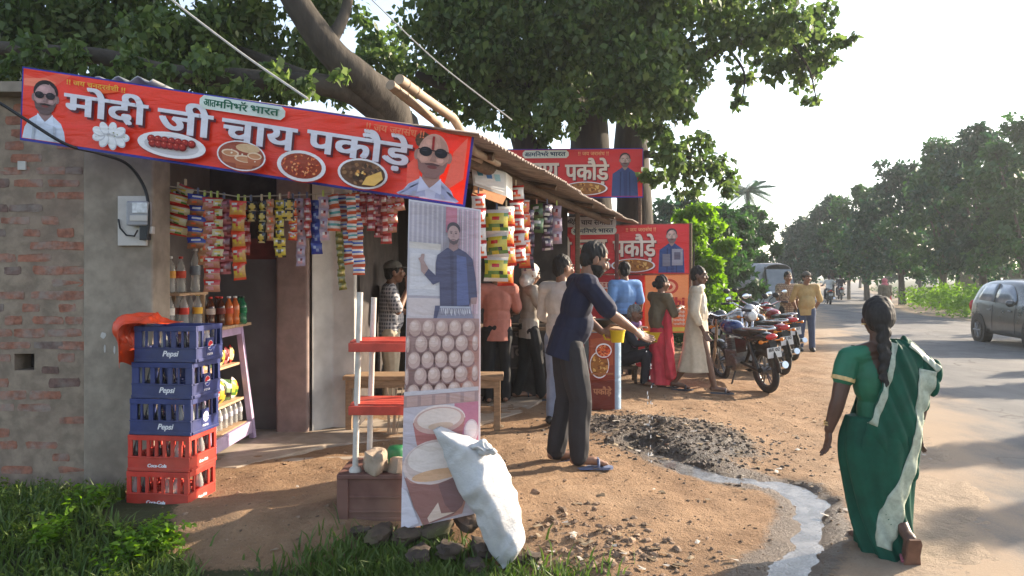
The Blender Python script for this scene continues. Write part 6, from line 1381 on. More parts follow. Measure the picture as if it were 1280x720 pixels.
# the waiting men and women under the canopy
person('man in cream shirt and pale jeans seen from behind, left of the navy T-shirt', at(702, 7.5), R(-35), 1.70, dict(elR=(.15, .03, .64), wrR=(.11, .14, .60), elL=(-.145, .02, .635), wrL=(-.1, .13, .58), anR=(.06, .03, .045), toR=(.075, .135, .014)), M_wshirt, M_jean, 'long', .45, .008, 'shoe', fwd=(.5, 1, -.05), seed=21, voxel=.008)
def towel(f, root, T, M):
    H = f.H; mb = MB(); mb.ell(T(0, -.008, .02), (.058 * H, .068 * H, .066 * H), M, 14, 10); mb.ell(T(0, -.03, -.05), (.055 * H, .05 * H, .06 * H), M); mb.ell(T(.04, .03, -.09), (.03 * H, .03 * H, .06 * H), M)
    link_mesh('head_cloth', remesh(mb, .008, 2, .008, 40, seed=3, cuts=[(T(0, .035, .02), M.to_3x3() @ Vector((0, .95, -.3)))]), M_wcl, root)
person('man with pale cloth over his head beside the salmon shirted man', at(661, 9.15), R(-70), 1.64, dict(elR=(.15, .05, .64), wrR=(.09, .16, .63), elL=(-.14, .05, .64), wrL=(-.08, .16, .62), anR=(.06, .07, .045), toR=(.07, .17, .014), anL=(-.06, -.07, .045), toL=(-.07, .03, .014), knL=(-.058, -.005, .285), knR=(.058, .05, .285)), M_beige, M_black, 'elbow', .45, 0, 'sandal', fwd=(0, 1, -.2), seed=31, ext=towel, no_hair=True)
person('man in salmon pink shirt and dark trousers seen from behind at the counter', at(621, 8.85), R(8), 1.66, dict(elR=(.15, .03, .64), wrR=(.13, .14, .62), elL=(-.15, .02, .64), wrL=(-.13, .12, .6)), M_pink, M_black, 'short', .44, .008, 'sandal', fwd=(-.1, 1, -.3), seed=41)
def cap_ext(f, root, T, M):
    H = f.H; mb = MB(); mb.ell(T(0, -.008, .042), (.054 * H, .064 * H, .045 * H), M, 16, 10); link_mesh('cap', remesh(mb, .007, 1, .002, 60, cuts=[(T(0, 0, .034), M.to_3x3() @ Vector((0, 0, -1)))]), M_capc, root)
    b = MB(); b.prism([(T(a * .045, .05 + .05 * math.sqrt(max(0, 1 - a * a)), 0).x, T(a * .045, .05 + .05 * math.sqrt(max(0, 1 - a * a)), 0).y) for a in [i / 6 - 1 for i in range(13)]], T(0, 0, .036).z, T(0, 0, .041).z); b.build('cap_peak', M_capc, root)
M_capc = cloth('dull_cap', (.12, .115, .10))
person('man in grey checked shirt in the dark doorway, hand raised to his mouth', at(487, 8.35, FZ), R(-78), 1.66, dict(elR=(.15, .045, .655), wrR=(.06, .115, .80), elL=(-.14, .05, .65), wrL=(-.03, .14, .64), head=(0, .03, .905)), M_chk, M_khaki, 'short', .46, .014, 'sandal', fwd=(0, 1, .05), seed=51, legw=1.15, ext=cap_ext, handdir={'R': (-.2, .1, 1)})
person('man in sky blue shirt with dark hair standing against the canopy banner', at(781, 11.0), R(20), 1.70, dict(), M_blue, M_dkcl, 'short', .45, 0, 'sandal', seed=61, voxel=.011)
# seated old person with a yellow basin
def scarf(f, root, T, M):
    H = f.H; J = f.J; mb = MB(); f.limb(mb, [J['shL'] + Vector((0, .02, .03)), J['neck'] + Vector((0, .05, -.02)), J['shR'] + Vector((0, .04, .02)), J['chest'] + Vector((.08, .09, -.1))], [.034, .032, .036, .03]); link_mesh('scarf', remesh(mb, .011, 2, .008, 30), cloth('purple_scarf', (.26, .13, .30)), root)
sp, sf = person('grey haired person in dark clothes with a purple scarf, crouched beside the red stall', at(782, 10.4), R(-120), 1.6, dict(pelvis=(0, 0, .23), chest=(0, .04, .41), neck=(0, .06, .52), head=(0, .085, .60), shR=(.105, .055, .49), elR=(.12, .13, .36), wrR=(.07, .24, .37), shL=(-.105, .055, .49), elL=(-.12, .13, .36), wrL=(-.07, .24, .37),
    hipR=(.055, .01, .22), knR=(.08, .22, .27), anR=(.075, .19, .045), toR=(.085, .29, .014), hipL=(-.055, .01, .22), knL=(-.08, .22, .27), anL=(-.075, .19, .045), toL=(-.085, .29, .014)), M_dkcl, M_dkcl, 'long', .5, .01, 'sandal', hairm=M_ghair, fwd=(0, 1, -.2), seed=71, voxel=.010, ext=scarf)
st = thing('low_stool', 'low wooden stool under the crouched grey haired person', 'stool', at(782, 10.4)); b = MB(); b.box((0, 0, .235), (.3, .28, .04)); b.build('seat', M_wood, st, bevel=.004)
for sx in (-1, 1):
    for sy in (-1, 1): b = MB(); b.box((sx * .12, sy * .11, .108), (.035, .035, .214)); b.build('leg', M_wood, st)
wq = Matrix.Rotation(R(-120), 4, 'Z') @ sf.J['wrL'].lerp(sf.J['wrR'], .5) + at(782, 10.4); mug(wq + Vector((.02, -.02, .01)), 'wide yellow plastic basin held by the crouched grey haired person', .15, .13, handle=False, name='basin', cat='basin')
# woman in red sari and olive shawl
def sari2(f, root, T, M):
    H = f.H; J = f.J; mb = MB()
    link_mesh('sari_skirt', loft([(z * H, 0, 0, rx * H, ry * H) for z, rx, ry in ((.64, .080, .06), (.58, .088, .072), (.50, .104, .09), (.40, .110, .095), (.25, .115, .10), (.12, .122, .108), (.025, .13, .115))], folds=pleats(5, .02, 9, .3, 0, 1.0)), M_redsk, root)
    mb = MB(); torso(f, mb, .018, .01, True); f.limb(mb, [J['shR'], J['elR']], [.046, .042]); f.limb(mb, [J['shL'], J['elL'], J['elL'].lerp(J['wrL'], .6)], [.046, .044, .04]); mb.ell((0, -.05 * H, .62 * H), (.1 * H, .06 * H, .14 * H))
    link_mesh('shawl', remesh(mb, .011, 2, .012, 22, (1, 1, .5), 6, cuts=[(Vector((0, 0, .49 * H)), Vector((0, 0, -1))), (J['neck'] + Vector((0, 0, .01)), Vector((0, 0, 1)))]), M_olive, root)
    mb = MB(); f.limb(mb, [Vector((.09 * H, .03 * H, .72 * H)), Vector((.13 * H, .0, .56 * H)), Vector((.15 * H, -.01, .36 * H)), Vector((.15 * H, 0, .12 * H))], [.03, .035, .04, .045]); link_mesh('sari_end', remesh(mb, .012, 2, .014, 40, (1, 1, .2), 7), M_redsk, root)
def _bun(f, root, T, M):
    sari2(f, root, T, M); mb = MB(); mb.ell(T(0, -.075, .0), (.03 * f.H, .026 * f.H, .03 * f.H)); link_mesh('hair_bun', remesh(mb, .008, 1, .002, 80), M_hair, root)
person('woman in olive shawl and red sari standing before the dark red panel', at(826, 10.2), R(-70), 1.50, dict(elR=(.15, .04, .65), wrR=(.07, .15, .70), elL=(-.14, .05, .65), wrL=(-.05, .15, .70)), None, None, seed=81, voxel=.011, ext=_bun, fwd=(.1, 1, 0), fem=True)
# man in the long cream kurta, striding
def kurta(f, root, T, M):
    H = f.H; J = f.J; mb = MB(); torso(f, mb, .014, .006)
    link_mesh('kurta_skirt', loft([(z * H, 0, y * H, rx * H, ry * H) for z, y, rx, ry in ((.62, 0, .088, .068), (.56, 0, .100, .080), (.48, -.002, .107, .092), (.36, -.005, .108, .105), (.24, -.01, .110, .125), (.155, -.015, .112, .14))], folds=pleats(9, .022, 6, .4, .1, .95)), M_kurta, root)
    for s in 'RL': f.limb(mb, [J['sh' + s], J['sh' + s].lerp(J['el' + s], .5), J['el' + s], J['el' + s].lerp(J['wr' + s], .5)], [.043, .042, .042, .042])
    link_mesh('kurta', remesh(mb, .009, 2, .011, 26, (1, 1, .25), 9, cuts=[(Vector((0, 0, .5 * H)), Vector((0, 0, -1))), (J['neck'] + Vector((0, 0, .012)), Vector((0, 0, 1)))]), M_kurta, root)
    mb = MB(); f.limb(mb, [J['shL'] + Vector((0, .03, .04)), J['neck'] + Vector((0, .06, 0)), J['shR'] + Vector((0, .04, .03)), J['chest'] + Vector((.1, .06, -.12))], [.02, .026, .024, .03]); link_mesh('shoulder_cloth', remesh(mb, .009, 2, .006, 40), M_wcl, root)
person('man in a long cream kurta walking past the parked motorcycles', at(871, 9.9), R(-100), 1.64, dict(elR=(.155, -.03, .63), wrR=(.15, .04, .49), elL=(-.15, -.03, .63), wrL=(-.14, .03, .5), knR=(.058, .07, .29), anR=(.06, .13, .045), toR=(.07, .235, .014), knL=(-.058, -.03, .28), anL=(-.06, -.17, .06), toL=(-.07, -.07, .014)), None, None, seed=91, voxel=.009, ext=kurta, fwd=(.35, 1, -.05), skin=M_skin2)
person('man in mustard shirt and blue jeans standing with hands behind him', at(1008, 16.0), R(168), 1.68, dict(elR=(.165, -.03, .64), wrR=(.11, -.07, .52), elL=(-.165, -.03, .64), wrL=(-.11, -.07, .52), anR=(.075, 0, .045), anL=(-.06, .03, .045)), M_yel, M_jean2, 'elbow', .45, .02, 'shoe', seed=101, voxel=.011, ext=cap_ext, fwd=(-.4, 1, 0), group=None)
person('man in brown checked shirt standing just left of the mustard shirted man', at(984, 16.5), R(190), 1.68, dict(elR=(.15, .02, .64), wrR=(.10, .13, .6)), M_chk2, M_black, 'short', .44, .01, 'shoe', seed=111, voxel=.012, fwd=(.3, 1, 0))
def hscarf(f, root, T, M):
    H = f.H; mb = MB(); mb.ell(T(0, -.008, .02), (.060 * H, .068 * H, .066 * H), M); mb.ell(T(0, -.02, -.08), (.085 * H, .06 * H, .07 * H), M); link_mesh('head_scarf', remesh(mb, .014, 2, .008, 30, cuts=[(T(0, .035, .02), M.to_3x3() @ Vector((0, .95, -.3)))]), M_pscarf, root)
    sari2(f, root, T, M)
person('woman with a pink scarf over her head, far along the road', at(1106, 26.0, .02), R(15), 1.52, dict(), None, None, seed=121, voxel=.014, ext=hscarf, no_hair=True, fem=True)

# ------------------------------------------------------------------ the woman in the green sari
GD = 4.40; WX = (1101 - 640) / F * GD
M_sari = mat('green_sari', (.003, .062, .038), .72, .25, 7, .25, dirt=(.002, .042, .03), spec=.2, bdist=.003); M_blouse = mat('green_blouse', (.008, .115, .06), .55, .15, 10, .15, spec=.4)
M_border = mat('pale_border', (.33, .37, .29), .5, .2, 30, .25, dirt=(.22, .29, .22), spec=.5); M_gold = mat('gold_trim', (.55, .38, .16), .4, .2, 40, .2)
def gl(px, py, dy=0.0): return W(px, py, GD) + Vector((-WX, dy - 0, 0)) - Vector((0, GD, 0))      # local point from the picture plane through her
wroot = thing('person', 'woman in dark green sari with pale border and long braid walking away', 'person', (WX, GD, 0))
H = 1.52
J = base_pose(pelvis=(0, 0, .525), chest=(0, .0, .71), neck=(-.005, .0, .82), head=(-.004, .012, .912))
f = FG(H, J)
for k, v in dict(shL=gl(1060, 446, 0), elL=gl(1046, 500, -.02), wrL=gl(1038, 538, .02), shR=gl(1138, 446, .0), elR=gl(1151, 500, .0), wrR=gl(1151, 535, .03), neck=gl(1099, 428, .0), head=gl(1098, 398, .015), chest=gl(1100, 476, 0), pelvis=gl(1101, 540, 0),
                 hipR=gl(1112, 545, 0), knR=gl(1112, 612, .03), anR=gl(1111, 676, -.13), toR=gl(1113, 692, -.03), hipL=gl(1090, 545, 0), knL=gl(1088, 612, .06), anL=gl(1087, 672, .10), toL=gl(1084, 684, .25)).items(): f.J[k] = v
J = f.J
J['toR'] = Vector((J['toR'].x, -.195, .02)); J['anR'] = Vector((J['anR'].x, -.200, .17)); J['knR'].y = .09; J['anL'].z = .06; J['toL'].z = .018
mb = MB(); torso(f, mb, -.004, 0, False); T, M = head(f, mb, (.0, 1, 0))
for s in 'LR':
    f.limb(mb, [J['sh' + s], J['sh' + s].lerp(J['el' + s], .45), J['el' + s], J['el' + s].lerp(J['wr' + s], .3), J['wr' + s]], [.034, .033, .027, .027, .0175], 12)
    hand(f, mb, J['wr' + s], (.06 if s == 'R' else -.02, .08, -1), (0, 1, 0), .4 * (1 if s == 'R' else -1))
    f.limb(mb, [J['hip' + s], J['kn' + s], J['an' + s]], [.05, .035, .021])
a, t = J['anL'], J['toL']; f.limb(mb, [a + Vector((0, -.03, -.025)), a.lerp(t, .6), t], [.021, .02, .013])
a = J['anR']; heel = a + Vector((0, -.04, -.012)); f.limb(mb, [a, heel, heel.lerp(J['toR'], .5), J['toR']], [.021, .022, .024, .022])
me = remesh(mb, .0055, 1); link_mesh('body', me, mat('deep_brown_skin', (.085, .045, .032), .5, .14, 14, .2, bdist=.002), wroot)
sole = MB()                                                            # the lifted sandal, sole towards us
dv = (J['toR'] - heel).normalized(); ux = Vector((1, 0, 0)); nn = dv.cross(ux).normalized()
if nn.y > 0: nn = -nn
pts = [(-.03, .030), (0, .040), (.07, .036), (.13, .045), (.19, .042), (.225, .022)]
Ls = [heel + dv * u + ux * w + nn * .036 for u, w in pts] + [heel + dv * u - ux * w + nn * .036 for u, w in reversed(pts)]; n = len(Ls)
sole.add(Ls + [p + nn * .014 for p in Ls], [tuple(range(n)), tuple(reversed(range(n, 2 * n)))] + [(i, (i + 1) % n, (i + 1) % n + n, i + n) for i in range(n)]); so_ = sole.build('sandal', mat('brown_sandal', (.14, .07, .045), .8, .3, 14, .3), wroot)
st = MB(); c = heel + dv * .12; st.tube([c + ux * .046 + nn * .03, c + ux * .03 - nn * .03, c - ux * .03 - nn * .03, c - ux * .046 + nn * .03], .009, 7); st.build('strap', cloth('pink_strap', (.35, .10, .14)), so_, smooth=True)
sl = MB(); aL = J['anL']; sl.prism([(aL.x - .03, aL.y - .06), (aL.x + .03, aL.y - .06), (aL.x + .042, aL.y + .1), (aL.x + .03, aL.y + .19), (aL.x - .035, aL.y + .19), (aL.x - .045, aL.y + .1)], .003, .017); sl.build('sandal', mat('brown_sandal_b', (.10, .05, .035), .8, .3, 14, .3), wroot)
# hair with a braid
def braid(mb):
    pts = [gl(1096, 408, -.075), gl(1096, 428, -.085), gl(1096, 446, -.10), gl(1095, 464, -.108), gl(1094, 480, -.11), gl(1093, 492, -.11)]
    rs = [.042, .036, .035, .032, .026, .013]
    for i in range(len(pts) - 1):
        for k in range(3): p = pts[i].lerp(pts[i + 1], k / 3); r = rs[i] * (1 - k / 3) + rs[i + 1] * k / 3; mb.ell(p + Vector(((.006 if (i * 3 + k) % 2 else -.006), 0, 0)), (r, r * .8, r * .9), None, 10, 7)
    mb.ell(gl(1097, 395, -.03), (.083, .085, .10), None, 14, 9)
Hh = f.H; mb = MB(); mb.ell(T(0, -.012, .026), (.056 * Hh, .064 * Hh, .062 * Hh), M, 16, 11); braid(mb)
me = remesh(mb, .0055, 1, .003, 90, (1, 1, .35), 5, cuts=[(T(0, .036, .030), M.to_3x3() @ Vector((0, .9, -.42)))]); link_mesh('hair', me, M_hair, wroot)
b = MB(); b.lathe([(.012, -.004), (.0135, 0), (.012, .004)], tuple(T(-.052, .0, -.022)), 10); b.build('earring', M_gold, wroot, smooth=True)
# blouse, open down the back
mb = MB(); torso(f, mb, .004, 0, False); f.limb(mb, [J['shL'], J['shL'].lerp(J['elL'], .46)], [.041, .043], 12); f.limb(mb, [J['shR'], J['shR'].lerp(J['elR'], .4)], [.042, .044], 12)
me = remesh(mb, .0065, 2, .003, 26, seed=6, cuts=[(gl(1100, 534), Vector((0, 0, -1))), (J['neck'] + Vector((0, 0, -.015)), Vector((0, 0, 1)))])
bm = bmesh.new(); bm.from_mesh(me); kill = []
for v in bm.verts:                                                     # the deep V at the back
    px = 640 + (v.co.x + WX) / GD * F; py = HZ + (CH - v.co.z) / GD * F
    if v.co.y < .01 and py < 482 and abs(px - (1094 + (py - 430) * .02)) < 15 * (1 - (py - 425) / 64): kill.append(v)
bmesh.ops.delete(bm, geom=kill, context='VERTS'); bm.to_mesh(me); bm.free(); link_mesh('blouse', me, M_blouse, wroot)
b = MB(); e = J['shL'].lerp(J['elL'], .50); dd = (J['elL'] - J['shL']).normalized(); b.tube([e - dd * .012, e, e + dd * .012], [.064, .066, .064], 18, cap=False); b.build('sleeve_trim', M_gold, wroot, smooth=True)
# sari: skirt, wrap over the right shoulder, hanging end
rows = [(520, 1060, 1146, .125), (545, 1053, 1149, .145), (570, 1053, 1146, .15), (600, 1059, 1140, .15), (630, 1065, 1137, .155), (655, 1069, 1136, .170), (678, 1072, 1135, .182), (689, 1073, 1134, .186)]
def lrows(rows):
    o = []
    for y, a_, b_, ry in reversed(rows): c = gl((a_ + b_) / 2, y); o.append((c.z, c.x, .005 - .025 * max(0, (y - 640) / 50), (b_ - a_) / 2 / F * GD, ry))
    return o
def sarifold(th, z):
    u = th + 1.15 * (z - .5) + .2 * np.sin(z * 6); k = np.clip(1.15 - z, .25, 1)
    return k * (.020 * np.abs(np.sin(u * 2.6 + .7)) ** .7 + .014 * np.sin(u * 7.0 + 1.2 * np.sin(th * 2)) + .009 * np.sin(u * 13 + 2 * z) - .014)
sk_o = link_mesh('sari_skirt', loft(lrows(rows), 120, 10, sarifold), M_sari, wroot)
# the wrap from the left hip up over the right shoulder
wrows = [(424, 1096, 1128, .05), (431, 1082, 1140, .085), (440, 1066, 1149, .105), (455, 1060, 1151, .122), (475, 1060, 1150, .13), (500, 1060, 1148, .138), (525, 1057, 1149, .146), (545, 1054, 1148, .146), (575, 1062, 1138, .12)]
cutn = (gl(1072, 532) - gl(1106, 426)).normalized(); nv = Vector((-cutn.z, 0, cutn.x)); nv = nv if nv.x < 0 else -nv
def wrapfold(th, z):
    x = np.cos(th) * .2; u = (z - 1.0) * .75 + x * 1.6
    return .007 * np.sin(u * 34 + 1.2 * np.sin(th * 1.5)) + .005 * np.sin(u * 61 + 2 * th) + .004
wr_o = link_mesh('sari_wrap', loft(lrows(wrows), 120, 10, wrapfold, cuts=[(gl(1106, 426), nv)], cap=False), M_sari, wroot); so = wr_o.modifiers.new('t', 'SOLIDIFY'); so.thickness = .006
mb = MB()                                                              # free end hanging off the right shoulder
for (xa_, ya_, xb_, yb_, th, y) in ((1128, 432, 1150, 450, .05, -.02), (1132, 450, 1168, 464, .04, -.04), (1136, 470, 1163, 482, .035, -.05), (1136, 492, 1152, 498, .035, -.06), (1130, 520, 1143, 522, .03, -.08), (1124, 550, 1138, 552, .03, -.10), (1116, 580, 1134, 584, .028, -.11)):
    A_, B_ = gl(xa_, ya_, y), gl(xb_, yb_, y + .03)
    for k in range(5): mb.ell(A_.lerp(B_, k / 4), (.026, th, .068), None, 10, 7)
pall = remesh(mb, .007, 2, .008, 30, (1, 1, .3), 4); pl_o = link_mesh('sari_end', pall, M_sari, wroot)
def ribbon(name, pts, wid, mats_, targets, off=.006, ydepth=-.35, nseg=40, nw=6, fold=.0):
    """a woven border laid on the cloth behind it"""
    from mathutils.bvhtree import BVHTree
    trees = []
    for tg in targets:
        me = tg.data; trees.append(BVHTree.FromPolygons([v.co[:] for v in me.vertices], [p.vertices[:] for p in me.polygons]))
    P2 = [Vector((p[0], p[1])) for p in pts]; out = []
    for i in range(nseg + 1):
        t = i / nseg * (len(P2) - 1); k = min(int(t), len(P2) - 2); c = P2[k].lerp(P2[k + 1], t - k)
        d = (P2[min(k + 1, len(P2) - 1)] - P2[k]).normalized(); nx_ = Vector((-d.y, d.x)); ww = float(np.interp(i / nseg, np.linspace(0, 1, len(wid)), wid))
        for j in range(nw + 1):
            q = c + nx_ * ww * (j / nw - .5); o = gl(q.x, q.y, ydepth); best = None
            for tr in trees:
                h = tr.ray_cast(o, Vector((0, 1, 0)), .8)
                if h[0] is not None and (best is None or h[0].y < best.y): best = h[0]
            if best is None:
                best = None
                for tr in trees:
                    h = tr.find_nearest(Vector((o.x, 0, o.z)))
                    if h[0] is not None and (best is None or (h[0] - o).length < (best - o).length): best = h[0]
            out.append(Vector((best.x, best.y - off, best.z)))
    fs = [(i * (nw + 1) + j, i * (nw + 1) + j + 1, (i + 1) * (nw + 1) + j + 1, (i + 1) * (nw + 1) + j) for i in range(nseg) for j in range(nw)]
    me = np_mesh(name, [tuple(p) for p in out], fs, True); o = link_mesh(name, me, mats_, wroot); so = o.modifiers.new('t', 'SOLIDIFY'); so.thickness = .002; return o
ribbon('sari_border', [(1110, 427), (1103, 449), (1096, 474), (1088, 500), (1078, 526)], (6, 8), M_border, [wr_o, sk_o])
ribbon('sari_border', [(1153, 461), (1149, 480), (1144, 500), (1138, 530), (1131, 560), (1119, 592), (1103, 622), (1093, 648), (1089, 662), (1087, 672)], (24, 26, 20, 14, 16, 22, 26, 25, 20, 15), M_border, [pl_o, wr_o, sk_o], nseg=60)
ribbon('sari_border', [(1130, 429), (1143, 439), (1156, 450), (1168, 461)], (7, 9), M_border, [pl_o, wr_o], nseg=16)
for s, px, py in (('L', 1039, 531), ('R', 1151, 529)):
    for k in range(2): b = MB(); p = gl(px, py - 3 * k, .02 if s == 'L' else .03); b.tube([p + Vector((0, 0, -.004)), p + Vector((0, 0, .004))], .034, 16, cap=False); b.build('bangle', M_gold, wroot, smooth=True)
# ------------------------------------------------------------------ motorcycles
M_tyre = mat('tyre_rubber', (.018, .017, .017), .85, .3, 20, .3, dirt=(.12, .09, .06), dirt_amt=.4); M_alloy = mat('alloy', (.12, .12, .125), .4, .2, 20, .1, .7); M_chrome = mat('chrome', (.6, .6, .62), .18, .1, 20, 0, 1.0); M_eng = mat('engine_metal', (.16, .155, .15), .5, .3, 20, .2, .6, dirt=(.08, .06, .05))
M_seatv = mat('seat_vinyl', (.016, .016, .017), .5, .2, 20, .2); M_tail = mat('tail_lens', (.45, .01, .012), .15, .1, 30, 0, coat=.6); M_amber = mat('amber_lens', (.6, .18, .01), .2, .1, 30, 0); M_lens = mat('lamp_lens', (.6, .6, .58), .12, .1, 30, 0, coat=.6); M_plate = mat('number_plate_white', (.6, .6, .58), .5, .1, 20, 0); M_mir = mat('mirror_glass', (.75, .77, .8), .06, .05, 20, 0, 1.0); M_frame = mat('black_frame', (.016, .016, .017), .45, .3, 12, .1)
def tube_ring(mb, c, R_, r, n=28, k=10):
    pts = [Vector((c[0], c[1] + R_ * math.cos(2 * math.pi * i / n), c[2] + R_ * math.sin(2 * math.pi * i / n))) for i in range(n)]
    b = len(mb.v)
    for i in range(n):
        ra = (pts[i] - Vector(c)).normalized()
        for j in range(k): a = 2 * math.pi * j / k; mb.v.append(tuple(pts[i] + ra * r * math.cos(a) + Vector((1, 0, 0)) * r * math.sin(a)))
    for i in range(n):
        for j in range(k): a, d_ = b + i * k + j, b + i * k + (j + 1) % k; e, g = b + ((i + 1) % n) * k + j, b + ((i + 1) % n) * k + (j + 1) % k; mb.f.append((a, d_, g, e)); mb.m.append(mb.mi)
def xcyl(mb, c, r, w, n=16): mb.lathe([(r, -w / 2), (r, w / 2)], (0, 0, 0), n, Matrix.Translation(c) @ Matrix.Rotation(math.pi / 2, 4, 'Y'))
def plate_text(parent, s1, s2, loc, w, back=True):
    t = MB(); text_into(t, s1, -w / 2, .012, w=w, bold=.0012); text_into(t, s2, -w / 2 + .005, -.062, w=w - .01, bold=.0012)
    M = Matrix.Translation(loc) @ Matrix.Rotation(math.pi / 2 + .2, 4, 'X'); t.v = [tuple(M @ Vector(v)) for v in t.v]; t.build('plate_lettering', ink(30, 30, 34), parent)
def motorcycle(label, loc, rz, paint, tank2=None, plate=('BR 02', '4817'), group='motorcycles parked beside the road', lean=7, twin_mirror=True):
    root = thing('motorcycle', label, 'motorcycle', loc, rz, group); root.rotation_euler = (0, R(-lean), rz)
    for y, nm in ((-.63, 'rear_wheel'), (.65, 'front_wheel')):
        mb = MB(); c = (0, y, .30)
        xcyl(mb, c, .055, .13); 
        for k in range(5):
            a = 2 * math.pi * k / 5 + .3; u = Vector((0, math.cos(a), math.sin(a))); v = Vector((0, -math.sin(a), math.cos(a)))
            for o in (-.014, .014): mb.tube([Vector(c) + u * .05 + v * o, Vector(c) + u * .215 + v * o * 2.2], .011, 6)
        tube_ring(mb, c, .215, .022, 28, 8); wh = mb.build(nm, M_alloy, root, smooth=True)
        t = MB(); tube_ring(t, c, .255, .048 if y < 0 else .04, 30, 10); t.build('tyre', M_tyre, wh, smooth=True)
        if y > 0: b = MB(); xcyl(b, (-.06, y, .30), .12, .006, 24); b.build('brake_disc', M_chrome, wh)
    b = MB()
    for s in (-1, 1): b.tube([(s * .085, .66, .30), (s * .09, .50, .68), (s * .09, .42, .95)], [.027, .024, .02], 10)
    b.build('fork', M_chrome, root, smooth=True)
    b = MB(); arc = [(0, .65 + .315 * math.cos(a), .30 + .315 * math.sin(a)) for a in [R(-5 + i * 18) for i in range(9)]]; b.tube(arc, .055, 8, flatx=.25); b.build('front_mudguard', paint, root, smooth=True)
    b = MB(); arc = [(0, -.63 + .33 * math.cos(a), .31 + .33 * math.sin(a)) for a in [R(60 + i * 20) for i in range(7)]]; b.tube(arc, .065, 8, flatx=.3); b.build('rear_mudguard', M_frame, root, smooth=True)
    b = MB(); b.tube([(0, .42, .9), (0, .3, .72), (0, .32, .38), (0, -.1, .32), (0, -.25, .5), (0, -.3, .74), (0, .3, .75)], .028, 8)
    for s in (-1, 1): b.tube([(s * .06, -.12, .36), (s * .09, -.63, .30)], .022, 8); b.tube([(s * .10, -.62, .33), (s * .11, -.48, .68)], .028, 10); b.tube([(s * .1, -.3, .72), (s * .1, -.82, .78)], .014, 8)
    b.build('frame', M_frame, root, smooth=True)
    mb = MB(); mb.ell((0, .14, .83), (.145, .25, .115)); mb.ell((0, .26, .86), (.13, .15, .09)); mb.ell((0, -.02, .79), (.10, .16, .08)); link_mesh('fuel_tank', remesh(mb, .02, 3), tank2 or paint, root)
    mb = MB(); mb.box((0, -.28, .80), (.22, .52, .07)); mb.ell((0, -.12, .80), (.13, .16, .05)); mb.ell((0, -.52, .83), (.13, .2, .05)); link_mesh('seat', remesh(mb, .018, 3), M_seatv, root)
    mb = MB(); mb.ell((0, -.66, .77), (.10, .24, .065)); mb.ell((0, -.4, .72), (.12, .2, .08)); link_mesh('tail_cowl', remesh(mb, .016, 2), paint, root)
    b = MB(); b.ell((0, -.875, .775), (.085, .04, .042), None, 12, 8); b.build('tail_light', M_tail, root, smooth=True)
    b = MB(); b.box((0, -.90, .57), (.20, .008, .135), Matrix.Translation((0, 0, 0))); pl = b.build('number_plate', M_plate, root, bevel=.002); plate_text(pl, plate[0], plate[1], (0, -.906, .575), .15)
    b = MB(); b.box((0, -.885, .62), (.10, .015, .2)); b.build('plate_bracket', M_frame, root)
    b = MB(); b.tube([(-.11, -.35, .86), (-.12, -.75, .88), (-.05, -.9, .88), (.05, -.9, .88), (.12, -.75, .88), (.11, -.35, .86)], .014, 8); b.build('grab_rail', M_chrome, root, smooth=True)
    for y, x, z in ((-.86, .15, .72), (.47, .17, .84)):
        for s in (-1, 1): b = MB(); b.ell((s * x, y, z), (.035, .03, .026), None, 10, 7); b.tube([(s * .05, y, z), (s * x, y, z)], .01, 6); b.build('indicator', M_amber, root, smooth=True)
    b = MB(); b.box((0, .08, .40), (.24, .34, .26)); xcyl(b, (0, .0, .36), .12, .30, 20); b.build('engine', M_eng, root, bevel=.02)
    b = MB()
    for k in range(6): b.box((0, .17, .54 + k * .026), (.17, .17, .01))
    b.box((0, .17, .6), (.12, .12, .18)); b.build('cylinder_fins', M_eng, root)
    b = MB(); b.tube([(.06, .27, .5), (.09, .34, .36), (.12, .2, .25), (.14, -.2, .27), (.15, -.3, .29)], .022, 8); b.tube([(.15, -.28, .29), (.155, -.4, .3), (.17, -.85, .38)], [.03, .05, .048], 12); b.build('exhaust', M_chrome, root, smooth=True)
    for s in (-1, 1): b = MB(); b.prism([(-.12, .5), (-.38, .55), (-.42, .70), (-.1, .72)], s * .115 - .008, s * .115 + .008, Matrix(((0, 0, 1, 0), (1, 0, 0, 0), (0, 1, 0, 0), (0, 0, 0, 1)))); b.build('side_panel', paint, root, bevel=.004)
    b = MB(); b.tube([(-.37, .26, 1.02), (-.22, .36, 1.05), (-.08, .42, .99), (.08, .42, .99), (.22, .36, 1.05), (.37, .26, 1.02)], .013, 8); hb = b.build('handlebar', M_chrome, root, smooth=True)
    for s in (-1, 1):
        b = MB(); b.tube([(s * .27, .325, 1.036), (s * .38, .252, 1.018)], .02, 8); b.build('grip', M_seatv, hb, smooth=True)
        b = MB(); b.tube([(s * .24, .35, 1.05), (s * .27, .36, 1.14), (s * .33, .35, 1.2)], .007, 6); b.ell((s * .36, .35, 1.23), (.062, .022, .045), None, 12, 8); mr = b.build('mirror', M_frame, root, smooth=True)
        b = MB(); b.ell((s * .36, .333, 1.23), (.055, .008, .038), None, 12, 8); b.build('mirror_glass', M_mir, mr, smooth=True)
    mb = MB(); mb.ell((0, .53, .88), (.105, .09, .10)); mb.ell((0, .5, .99), (.12, .06, .08)); link_mesh('headlamp_cowl', remesh(mb, .016, 2), paint, root)
    b = MB(); b.ell((0, .60, .88), (.085, .03, .08), None, 16, 8); b.build('headlamp', M_lens, root, smooth=True)
    b = MB(); b.tube([(-.1, .0, .25), (-.24, -.06, .02)], .012, 8); b.build('side_stand', M_frame, root)
    for s in (-1, 1): b = MB(); b.tube([(s * .12, .0, .3), (s * .22, .0, .3)], .014, 8); b.build('footrest', M_seatv, root)
    return root
